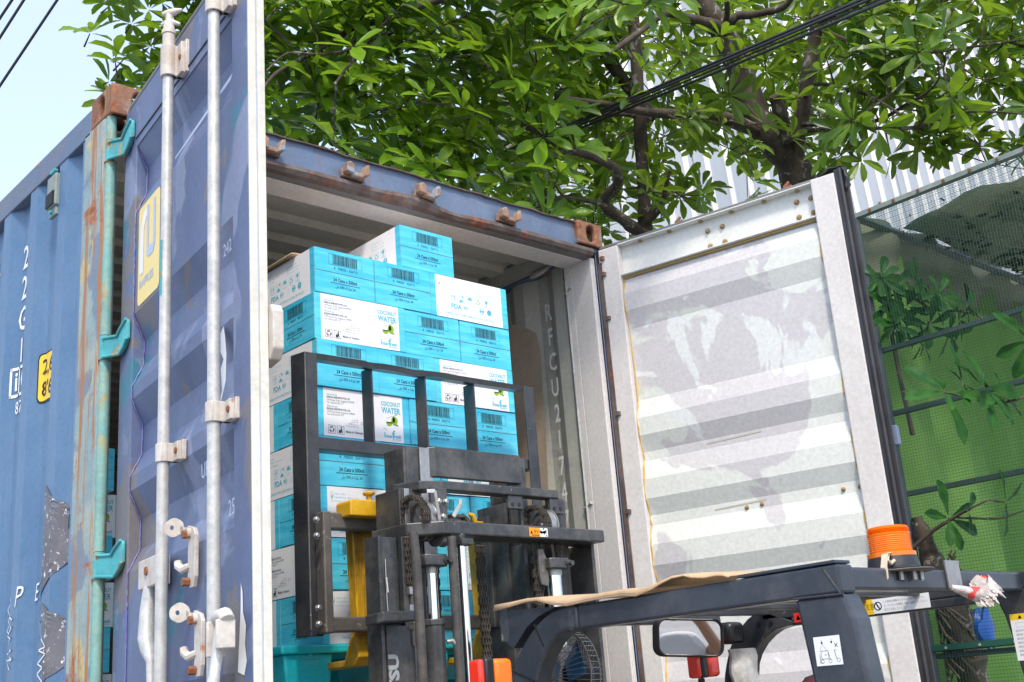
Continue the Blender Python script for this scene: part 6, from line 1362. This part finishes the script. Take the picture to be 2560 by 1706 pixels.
BR2 = [('trunk',[(3.69,0.77,3.88,0.046),(3.61,0.69,4.23,0.044),(3.58,0.68,4.33,0.042),(3.53,0.61,4.58,0.04),(3.51,0.59,4.68,0.039),(3.45,0.51,5.02,0.037),(3.36,0.4,5.46,0.035),(3.31,0.34,5.72,0.034)]),('M1',[(3.61,0.67,4.27,0.041),(3.46,0.67,4.31,0.038),(3.36,0.65,4.33,0.035),(3.2,0.65,4.4,0.032),(3.19,0.53,4.46,0.03),(3.13,0.46,4.47,0.027),(3.05,0.41,4.49,0.025),(2.88,0.44,4.53,0.022),(2.7,0.48,4.55,0.02),(2.59,0.46,4.58,0.017),(2.43,0.48,4.6,0.015)]),('M2',[(3.52,0.73,4.32,0.029),(3.56,0.6,4.38,0.024),(3.56,0.5,4.44,0.019),(3.52,0.45,4.48,0.014),(3.49,0.37,4.57,0.009)]),('M3',[(3.03,0.49,4.28,0.016),(2.84,0.44,4.25,0.012),(2.63,0.42,4.21,0.008),(2.42,0.4,4.13,0.005)]),('TOP',[(2.65,0.93,5.77,0.031),(2.35,1.03,5.64,0.028),(2.2,1.0,5.53,0.025),(2.05,0.97,5.41,0.022),(1.9,0.94,5.29,0.019),(1.71,0.93,5.18,0.016),(1.54,0.94,5.02,0.014),(1.35,0.96,4.86,0.011),(1.21,0.93,4.73,0.009),(1.1,0.87,4.58,0.007)]),('TOP2',[(2.13,0.98,5.43,0.016),(1.93,0.96,5.23,0.014),(1.77,0.89,5.08,0.011),(1.63,0.79,4.94,0.009),(1.49,0.72,4.75,0.008),(1.35,0.63,4.57,0.006)]),('TOP3',[(1.76,0.99,5.22,0.013),(1.69,0.91,5.07,0.011),(1.58,0.86,4.95,0.009),(1.41,0.86,4.87,0.008),(1.23,0.85,4.81,0.006),(1.1,0.83,4.66,0.005)]),('TH',[(3.02,0.87,5.77,0.049),(3.16,0.79,5.69,0.047),(3.28,0.74,5.62,0.045),(3.38,0.71,5.53,0.043),(3.48,0.69,5.4,0.041),(3.62,0.66,5.22,0.04),(3.74,0.62,5.1,0.038)]),('BR3',[(3.63,0.6,5.05,0.027),(3.5,0.55,5.01,0.024),(3.33,0.54,4.97,0.021),(3.13,0.55,4.92,0.017),(2.96,0.52,4.92,0.014),(2.81,0.5,4.86,0.012),(2.59,0.54,4.8,0.009)])]
BR3 = [('cageTwig',[(4.12,-0.39,2.29,0.012),(4.13,-0.51,2.36,0.01),(4.16,-0.62,2.41,0.008),(4.16,-0.71,2.44,0.006),(4.18,-0.81,2.47,0.004)]),('cageTwig2',[(4.17,-0.63,2.41,0.006),(4.22,-0.68,2.4,0.006),(4.33,-0.77,2.39,0.005),(4.42,-0.87,2.42,0.005)]),('nearTwig',[(4.1,-1.23,2.95,0.008),(3.96,-1.17,2.88,0.007),(3.79,-1.11,2.85,0.006),(3.62,-1.07,2.87,0.005),(3.47,-1.04,2.88,0.004)]),('inTwig',[(4.35,-0.19,3.35,0.011),(4.34,-0.37,3.65,0.01),(4.39,-0.49,3.67,0.008),(4.46,-0.57,3.59,0.007),(4.56,-0.71,3.55,0.006),(4.6,-0.78,3.49,0.004)])]
leafrng = random.Random(21)
def smooth_path(P_, n=4):
    out = []
    for i in range(len(P_)-1):
        p0, p1, p2, p3 = [np.array(P_[max(0, min(len(P_)-1, k))]) for k in (i-1, i, i+1, i+2)]
        for j in range(n):
            t = j/n; out.append(tuple(.5*((2*p1)+(-p0+p2)*t+(2*p0-5*p1+4*p2-p3)*t*t+(-p0+3*p1-3*p2+p3)*t**3)))
    out.append(tuple(P_[-1])); return out
# leaf template: obovate blade folded on its rib, length 1 along +x, face up +z
def leaf_template(light):
    st_ = (0, .10, .30, .55, .78, .93, 1.0) if not light else (0, .28, .62, .88, 1.0)
    wd = {0:.010, .10:.035, .30:.09, .55:.145, .78:.155, .93:.085, 1.0:.010, .28:.085, .62:.155, .88:.115}
    vs, fs = [], []
    for t in st_:
        w = wd[t]; sag = -.10*t*t
        wave = .012*math.sin(t*14)
        vs += [(t, -w, sag+.32*w+wave), (t, 0, sag), (t, w, sag+.32*w-wave)]
    for i in range(len(st_)-1):
        a = i*3; fs += [(a, a+3, a+4, a+1), (a+1, a+4, a+5, a+2)]
    return np.array(vs), fs
LT_V, LT_F = leaf_template(False); LL_V, LL_F = leaf_template(True)
camM = np.array([RX, RY, RZ]); camP = np.array(CAM)
def project(p):
    q = camM @ (np.array(p) - camP)
    return (1280 + 2919.4*q[0]/q[2], 853 + 2919.4*q[1]/q[2], q[2]) if q[2] > .1 else (-1e4, -1e4, 1e3)
class Crown:
    def __init__(s): s.leaves = []; s.twigs = MB()
def rosette(cr, c, axis, n, L, tone, rng, spread=(50, 88)):
    axis = Vector(axis).normalized(); u = axis.cross(Vector((.3,.2,.9))).normalized(); v = axis.cross(u)
    a0 = rng.uniform(0, 6.28)
    for k in range(n):
        a = a0 + 2*PI*k/n + rng.uniform(-.25, .25); th = math.radians(rng.uniform(*spread))
        d = (axis*math.cos(th) + (u*math.cos(a)+v*math.sin(a))*math.sin(th))
        d = (d + Vector((0,0,-.22*rng.random()))).normalized()
        up = (axis - d*axis.dot(d)); up = up.normalized() if up.length > .05 else Vector((0,0,1)).cross(d).normalized()
        side = up.cross(d).normalized()
        roll = rng.uniform(-.35, .35); up2 = up*math.cos(roll)+side*math.sin(roll); side2 = up2.cross(d)
        l = L*rng.uniform(.75, 1.12)
        st_ = Vector(c) + d*(.10*l)
        cr.leaves.append((st_, d, side2, up2, l, max(0, min(1, tone + rng.uniform(-.15, .15))), rng.uniform(.85, 1.25)))
    
def build_tree(name, label, base, branches, crown, bark, max_single, group=None, trunk_first=0):
    t = thing(name, label, 'tree', base, group)
    samp = []
    for i, (nm, P_) in enumerate(branches):
        sp = smooth_path(P_); rr_ = [max(.003, p[3]*(1+.08*math.sin(k*1.3+i))) for k, p in enumerate(sp)]
        o = MB().tube([p[:3] for p in sp], rr_, 10 if max(rr_) > .03 else 6).build('trunk' if nm == 'trunk' else 'limb', bark, t, smooth=True)
        samp += [(Vector(p[:3]), p[3]) for p in sp]
    return t, samp
def finish_tree(t, cr, samp, singles):
    if cr.twigs.v: cr.twigs.build('twigs', M['bark'], t, kind='stuff', smooth=True, fix=False)
    sc_ = []
    for i, lf in enumerate(cr.leaves):
        x, y, z = project(lf[0] + lf[1]*lf[4]*.5)
        vis = -60 < x < 2620 and -60 < y < 1700 and z > .5
        hid = (x > 660 and x < 1480 and y > 345+.28*(x-660)) or (x < 660 and x > 330 and y > 340-(x-330)*1.0) or (x < 330 and y > 200)
        sc_.append((lf[4]/z if vis and not hid else 0, i))
    sc_.sort(reverse=True); top = set(i for s_, i in sc_[:singles] if s_ > 0)
    lm = None
    protos = []
    for k in range(5):
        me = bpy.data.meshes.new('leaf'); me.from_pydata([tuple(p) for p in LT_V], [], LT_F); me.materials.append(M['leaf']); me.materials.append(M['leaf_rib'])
        at_ = me.attributes.new('tone', 'FLOAT', 'POINT'); at_.data.foreach_set('value', [k/4]*len(LT_V))
        rv = [(0.0,-.006,.003),(0.0,.006,.003),(.95,.002,-.09),(.95,-.002,-.09)]
        protos.append(me)
    for i in top:
        st_, d, sd_, up_, l, tone, wsc = cr.leaves[i]
        o = bpy.data.objects.new('leaf', protos[int(round(tone*4))]); C.objects.link(o); o.parent = t
        mt_ = Matrix((( d.x*l, sd_.x*l*wsc, up_.x*l*wsc**4, st_.x),( d.y*l, sd_.y*l*wsc, up_.y*l*wsc**4, st_.y),( d.z*l, sd_.z*l*wsc, up_.z*l*wsc**4, st_.z),(0,0,0,1)))
        o.matrix_parent_inverse = Matrix.Translation(-wloc(t)); o.matrix_basis = mt_
    rest = [lf for i, lf in enumerate(cr.leaves) if i not in top]
    if rest:
        nv = len(LL_V); V = np.zeros((len(rest), nv, 3)); T_ = np.zeros((len(rest), nv))
        for k, (st_, d, sd_, up_, l, tone, wsc) in enumerate(rest):
            V[k] = np.array(st_) + l*(np.outer(LL_V[:,0], d) + np.outer(LL_V[:,1]*wsc, sd_) + np.outer(LL_V[:,2]*wsc**6, up_)); T_[k] = tone
        F0 = np.array(LL_F); F = (F0[None]+np.arange(len(rest))[:,None,None]*nv).reshape(-1, 4)
        me = bpy.data.meshes.new('foliage'); me.vertices.add(V.shape[0]*nv); me.vertices.foreach_set('co', V.ravel())
        me.loops.add(F.size); me.loops.foreach_set('vertex_index', F.ravel()); me.polygons.add(len(F)); me.polygons.foreach_set('loop_start', np.arange(len(F))*4); me.polygons.foreach_set('loop_total', np.full(len(F), 4))
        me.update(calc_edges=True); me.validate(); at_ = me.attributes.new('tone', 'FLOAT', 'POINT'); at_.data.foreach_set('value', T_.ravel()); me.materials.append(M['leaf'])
        o = bpy.data.objects.new('foliage', me); C.objects.link(o); attach(o, t); o['kind'] = 'stuff'
def twig(cr, c, samp, rng, maxd=1.0):
    cv = Vector(c); best = min(samp, key=lambda q: (q[0]-cv).length_squared + (.0 if q[1] > .006 else .01))
    d = (best[0]-Vector(c)).length
    if d < maxd:
        mid = (best[0]+Vector(c))/2 + Vector((rng.uniform(-.05,.05), rng.uniform(-.05,.05), rng.uniform(-.08,.02)))*d
        cr.twigs.tube([best[0], mid, c], [min(.010, best[1]), .0050, .003], 4, cap=False)
        samp.append((mid, .005)); samp.append((mid.lerp(cv, .5), .004))
        return (Vector(c)-mid).normalized()
    e = Vector(c)+Vector((rng.uniform(-.08,.08), rng.uniform(-.08,.08), rng.uniform(-.10,-.02)))
    cr.twigs.tube([e, c], [.006, .003], 4, cap=False); return (Vector(c)-e).normalized()
def fill(cr, samp, tags, rng, nmul=1.0, Lr=(.13,.19)):
    for (x, y, z, r, n, tg) in CLUMPS:
        if tg not in tags: continue
        for k in range(max(1, int(n*nmul))):
            c = (x+rng.gauss(0,.6)*r, y+rng.gauss(0,.6)*r*1.3, z+rng.gauss(0,.6)*r)
            if c[2] < TOP+.10 and -.1 < c[0] < 2.6 and c[1] > -.3: continue
            ax_ = twig(cr, c, samp, rng, .75 if tg != 0 else .6)
            up = (ax_*.6 + Vector((rng.uniform(-.4,.4), rng.uniform(-.6,.2), rng.uniform(.2,1.0)))).normalized()
            L_ = (.165,.215) if tg == 1 else Lr
            if tg == 1: up = (ax_*.3 + Vector((rng.uniform(-.5,.3), rng.uniform(-.9,-.1), rng.uniform(.3,1.0)))).normalized(); tone = rng.uniform(.45,.95)  # front clumps: sunlit brightness put into the leaf tone
            elif tg == 0: tone = rng.uniform(.1,.6)
            elif tg == 4: tone = rng.uniform(.35,.8)  # far clumps: their lit look is put into the leaf tone
            elif tg == 3: tone = rng.uniform(.4,.9)
            else: tone = rng.uniform(.0,.28)
            rosette(cr, c, up, rng.randint(6, 9), rng.uniform(*L_), tone, rng)
# tree to the right, forked dark trunk
crA = Crown()
bA = [('trunk', [(4.95,.35,G,.16),(4.85,.30,1.5,.14),(4.76,.28,3.2,.125),(4.70,.28,4.3,.118)]+BR1[0][1][1:])] + [(n_, p_) for n_, p_ in BR1[1:]]
bA[1] = ('trunk', [(4.72,.28,4.3,.07)]+bA[1][1])
tA, sA = build_tree('broadleaf_tree', 'forked tree with dark mossy trunk beside the open right container door', (4.95,.35,G), bA, crA, M['bark'], 300)
fill(crA, sA, (2,4), leafrng)
for (x, y, z) in [(3.42,-1.25,4.51),(3.5,-1.36,4.59),(3.24,-.96,4.22),(3.33,-1.03,4.18),(3.3,-1.16,4.54),(3.57,-1.3,4.29),(3.62,-1.5,4.75)]:
    ax_ = twig(crA, (x,y,z), sA, leafrng, 1.6); rosette(crA, (x,y,z), ax_+Vector((-.2,-.2,.5)), 7, .17, .12, leafrng)
finish_tree(tA, crA, sA, 290)
# leaning tree whose crown spreads over the container roof
crB = Crown()
bB = [('trunk', [(3.95,.95,G,.075),(3.85,.88,1.6,.066),(3.75,.82,3.0,.058)]+BR2[0][1])] + BR2[1:]
tB, sB = build_tree('broadleaf_tree', 'tree with pale slender trunk whose bright crown overhangs the container roof', (3.95,.95,G), bB, crB, M['bark'], 300)
fill(crB, sB, (0,1,3), leafrng)
for (x, y, z, tn) in [(2.01,-.79,4.50,.25),(2.06,-.84,4.56,.3),(1.94,-.70,4.52,.8),(1.85,-.66,4.55,.85),(1.77,-.56,4.50,.9)]:
    ax_ = twig(crB, (x,y,z), sB, leafrng, 2.2); rosette(crB, (x,y,z), ax_+Vector((-.1,-.2,.6)), 8, .17, tn, leafrng)
finish_tree(tB, crB, sB, 300)

# ================================================================== MESH ENCLOSURE, right
XC, YC, ZC = 4.2, -.345, 4.17
cage = thing('mesh_enclosure', 'dark green wire mesh enclosure with shade cloth right of the container', 'enclosure', (XC, YC, G))
Y0, X1 = -2.6, 8.2
def bar(p0, p1, r, mat, nm='frame_rail', n=4):
    p0, p1 = Vector(p0), Vector(p1); return MB().tube([p0, p1], r*1.3, n).build(nm, mat, cage)
bar((XC, YC, ZC), (XC, Y0, ZC), .016, M['rail_steel']); bar((XC, YC, ZC), (X1, YC, ZC), .020, M['rail_dark'])
for z in (3.37, 3.015, 2.58, 1.748): bar((XC+.01, YC, z), (XC+.01, Y0, z), .013, M['rail_dark'])
bar((XC-.005, YC, 1.786), (XC-.005, Y0, 1.786), .016, M['wire'])
for p in ((XC, YC), (XC, Y0), (X1, YC)): bar((p[0], p[1], G), (p[0], p[1], ZC), .02, M['rail_dark'], 'frame_post')
for y_ in (-.62,-.80,-.98,-1.16,-1.34,-.44): MB().lathe([(.007,0),(.007,-.004)], (XC-.023, y_, 1.786), 'x', 8).build('frame_screw', M['galv'], cage)
for y_ in (-.45,-.60,-.75,-.9,-1.05,-1.2,-1.35): MB().lathe([(.010,0),(.010,-.004)], (XC-.021, y_, ZC), 'x', 8).build('frame_screw', M['bolt_rust'], cage)
# wire mesh, each wire real
def wires(name, make):
    mb = MB(); make(mb); return mb.build(name, M['wire'], cage, kind='stuff', fix=False)
cs = .0165; wr = .0008
def w_side(mb):
    y = YC
    while y > Y0: mb.tube([(XC-.01, y, 0.9), (XC-.01, y, ZC)], wr, 3, cap=False); y -= cs
    z = 0.9
    while z < ZC: mb.tube([(XC-.011, YC, z), (XC-.011, Y0, z)], wr, 3, cap=False); z += cs
wires('side_mesh', w_side)
def w_roof(mb):
    y = YC
    while y > Y0: mb.tube([(XC, y, ZC+.012), (7.6, y, ZC+.012)], wr, 3, cap=False); y -= cs
    x = XC
    while x < 7.6: mb.tube([(x, YC, ZC+.013), (x, Y0, ZC+.013)], wr, 3, cap=False); x += cs
wires('roof_mesh', w_roof)
# grey cloth across the top of the back, green cloth below it, folds running down
mb = MB(); rows_ = []
for i in range(13):
    z = ZC+.07-(ZC+.07-3.90)*i/12
    rows_.append([(XC+.02+(X1-XC)*j/60, YC+.03+.035*math.sin(j*.9)+.02*math.sin(i*.7+j*.3), z - .05*math.sin(j/60*3)*(i/12)) for j in range(61)])
mb.sheet(rows_); mb.build('grey_shade_cloth', M['grey_cloth'], cage, fix=False, smooth=True)
mb = MB(); rows_ = []
for i in range(31):
    z = 4.05-(4.05-G)*i/30
    rows_.append([(XC+.02+(X1-XC)*j/80, YC+.09+.05*math.sin(j*.55+.02*i)+.02*math.sin(j*1.7), z) for j in range(81)])
mb.sheet(rows_); mb.build('green_shade_cloth', M['green_cloth'], cage, fix=False, smooth=True)
# grey cloth lying on the roof mesh with an uneven edge, and the litter on it
mb = MB(); rows_ = []
for i in range(25):
    x = XC+.48+3.4*i/24
    rows_.append([(x, YC-.02-(2.2)*j/24 , ZC+.03+.05*math.sin(i*.7+j*.4)*.5+.02*math.sin(j*1.3)) if True else None for j in range(25)])
rows_[0] = [(XC+.48-.32*(j/24)**.8+.03*math.sin(j*1.1), p[1], p[2]) for j, p in enumerate(rows_[0])]
mb.sheet(rows_); mb.build('roof_cloth', M['grey_cloth'], cage, fix=False, smooth=True)
mb = MB(); r_ = random.Random(31)
for k in range(5200):
    u = r_.random()**.8; x = XC+.25+2.6*u; y = YC-.03-2.0*r_.random()
    if x < XC+.75 and r_.random() < .86: continue
    if (x-XC-1.0)+(-(y-YC))*.55 < .55 and r_.random() < .8: continue
    s_ = r_.uniform(.015, .055); a = r_.uniform(0, 6.28); z = ZC+.008+r_.uniform(0,.02)
    dx, dy = math.cos(a)*s_, math.sin(a)*s_; wx, wy = -math.sin(a)*s_*.35, math.cos(a)*s_*.35
    zz = r_.uniform(-.01, .012)
    mb.add([(x-dx,y-dy,z),(x+wx,y+wy,z+zz),(x+dx,y+dy,z),(x-wx,y-wy,z-zz)], [(0,1,2,3)])
for k in range(26):
    x = XC+r_.uniform(.1,1.8); y = YC-r_.uniform(.0,.06) if k % 2 else YC-r_.uniform(0,1.2); z = ZC-.0
    l = r_.uniform(.03,.09); mb.add([(x-.006,y,z),(x+.006,y,z),(x+.012*r_.uniform(-1,1),y+.01,z-l)], [(0,1,2)])
mb.build('leaf_litter', M['debris'], cage, kind='stuff', fix=False)
# rotten post and rubbish behind the mesh, lower right
mb = MB(); P_ = [(4.33,-.42,G),(4.34,-.44,.8),(4.33,-.45,1.3),(4.35,-.46,1.6),(4.30,-.45,1.9),(4.22,-.42,2.25),(4.19,-.40,2.45)]
rs = [.09,.085,.09,.085,.08,.055,.03]; sp = smooth_path([p+(r_0,) for p, r_0 in zip(P_, rs)], 5)
mb.tube([p[:3] for p in sp], [p[3]*(1+.18*math.sin(i*1.9)+.1*math.sin(i*4.1)) for i, p in enumerate(sp)], 14)
vn = thing('dead_tree_stump', 'gnarled brown stump wrapped in dead roots behind the wire mesh', 'tree stump', (4.33,-.42,G))
mb.build('trunk', M['bark'], vn, smooth=True)
mb = MB(); r_ = random.Random(5)
for k in range(60):
    z = r_.uniform(.9, 2.3); a = r_.uniform(0, 6.28); c0 = Vector((4.30, -.45, z)); p = [c0 + Vector((math.cos(a+i*.5)*.095, math.sin(a+i*.5)*.085, -.05*i+r_.uniform(-.02,.02))) for i in range(6)]
    mb.tube(p, .006, 4, cap=False)
mb.build('dead_roots', M['bark_light'], vn, kind='stuff')
mb = MB(); rows_ = []
for i in range(10):
    rows_.append([(4.47+.085*math.sin(PI*(i+.5)/10)*(1+.2*math.sin(j*2+i))*math.cos(2*PI*j/14), -.50+.05*math.sin(2*PI*j/14), 1.97-.20*i/9+.01*math.sin(j*3)) for j in range(15)])
tag(mb.sheet(rows_).build('plastic_bag', M['blue_bag'], smooth=True), 'deep blue plastic bag caught on the stump behind the mesh', 'plastic bag')

# small broken branches in front of and inside the mesh
r3 = random.Random(14)
def sprig(name, label, branches, ros, bark=M['bark'], L=.16, tone=.3):
    cr = Crown(); t = thing(name, label, 'branch', branches[0][1][0][:3])
    samp = []
    for n_, P_ in branches:
        sp = smooth_path(P_); MB().tube([p[:3] for p in sp], [p[3] for p in sp], 7).build('stem', bark, t, smooth=True); samp += [(Vector(p[:3]), p[3]) for p in sp]
    for c, n, ll, tn in ros:
        ax_ = twig(cr, c, samp, r3, .5); rosette(cr, c, (ax_*.4+Vector((r3.uniform(-.4,.1), -.7, -.1))).normalized(), n, ll, tn, r3, (60, 105))
    if cr.twigs.v: cr.twigs.build('twigs', M['bark_light'], t, smooth=True)
    for i in range(len(cr.leaves)):
        st_, d, sd_, up_, l, tn, wsc = cr.leaves[i]
        me = bpy.data.meshes.get('sprig_leaf_%d' % int(round(tn*4)))
        if me is None:
            me = bpy.data.meshes.new('sprig_leaf_%d' % int(round(tn*4))); me.from_pydata([tuple(p) for p in LT_V], [], LT_F); me.materials.append(M['leaf_deep']); a_ = me.attributes.new('tone', 'FLOAT', 'POINT'); a_.data.foreach_set('value', [tn]*len(LT_V))
        o = bpy.data.objects.new('leaf', me); C.objects.link(o); o.parent = t
        o.matrix_parent_inverse = Matrix.Translation(-wloc(t))
        o.matrix_basis = Matrix(((d.x*l, sd_.x*l*wsc*1.1, up_.x*l, st_.x),(d.y*l, sd_.y*l*wsc*1.1, up_.y*l, st_.y),(d.z*l, sd_.z*l*wsc*1.1, up_.z*l, st_.z),(0,0,0,1)))
sprig('leafy_branch', 'large glossy leaf cluster reaching in from the right in front of the mesh', [('s', [(4.4,-1.5,3.02,.009)]+BR3[2][1])], [((3.70,-1.12,2.91),9,.21,.05), ((3.47,-1.04,2.885),6,.21,.05), ((3.62,-1.06,2.94),5,.17,.1), ((3.82,-1.15,2.87),4,.15,.1)])
sprig('leafy_branch', 'leaf cluster at the right picture edge high on the mesh', [('s', [(4.2,-1.75,3.25,.008),(3.95,-1.5,3.15,.006),(3.75,-1.36,3.10,.004)])], [((3.72,-1.36,3.08),7,.17,.2)])
sprig('leafy_branch', 'thin branch with drooping leaves low in front of the mesh', [(n_, p_) for n_, p_ in BR3[:2]], [((4.14,-.60,2.41),6,.17,.1), ((4.24,-.86,2.45),5,.15,.1), ((4.16,-.70,2.43),3,.13,.15)])
ros_in = [[4.22,-.42,3.78],[4.29,-.44,3.72],[4.36,-.47,3.62],[4.38,-.54,3.74],[4.48,-.57,3.61],[4.49,-.61,3.68],[4.59,-.64,3.53],[4.61,-.69,3.6],[4.46,-.47,3.43],[4.3,-.42,3.56],[4.25,-.42,3.63],[4.35,-.42,3.55],[4.25,-.44,3.5],[4.42,-.55,3.5],[4.52,-.6,3.45]]
sprig('leafy_branch', 'dense dark leafy branch trapped inside the mesh near its top corner', [('s', [(4.30,-.40,2.9,.014)]+BR3[3][1][1:])], [(tuple(c), 6, .145, .2) for c in ros_in])

# ================================================================== CABLES
def cable(p0, p1, r, sag, label, grp, n=24):
    p0, p1 = Vector(p0), Vector(p1)
    mb = MB(); mb.tube([p0.lerp(p1, i/n) - Vector((0,0,sag*4*(i/n)*(1-i/n))) for i in range(n+1)], r, 7, cap=False)
    o = mb.build('overhead_cable', M['cable'], smooth=True); tag(o, label, 'cable', grp)
r_ = random.Random(6)
e0, e1 = Vector((2.62,.80,4.68)), Vector((3.95,-3.2,5.42))
a0, a1 = Vector((2.80,.65,4.75)), Vector((3.53,-.99,5.00))
dd = (Vector((3.53,-.99,4.99))-Vector((3.16,.25,4.90))).normalized()
for k in range(5):
    off = Vector((r_.uniform(-.015,.015), r_.uniform(-.015,.015), (k-2)*.011))
    p0 = Vector((3.16,.25,4.895)) - dd*1.0 + off; p1 = Vector((3.53,-.99,4.995)) + dd*2.6 + off*1.6
    cable(p0, p1, .0055 if k % 2 else .008, .02, 'black overhead cable in the tight bundle crossing in front of the tree trunks', 'bundled black cables in front of the trees')
cable((3.30,.25,4.93), (4.35,-1.20,5.43), .0035, .01, 'single thin black wire just above the cable bundle in the tree', 'thin')
for (p0, p1, w_) in (((.45,2.99,5.70),(.58,2.73,6.03),'leftmost'), ((.47,3.02,5.59),(.64,2.67,6.05),'middle'), ((.51,3.10,5.32),(.79,2.53,6.03),'rightmost and longest')):
    p0, p1 = Vector(p0), Vector(p1); d_ = (p1-p0).normalized()
    cable(p0-d_*3, p1+d_*4, .0085, .01, f'{w_} of the three dark overhead wires against the sky at top left', 'overhead wires in the sky')
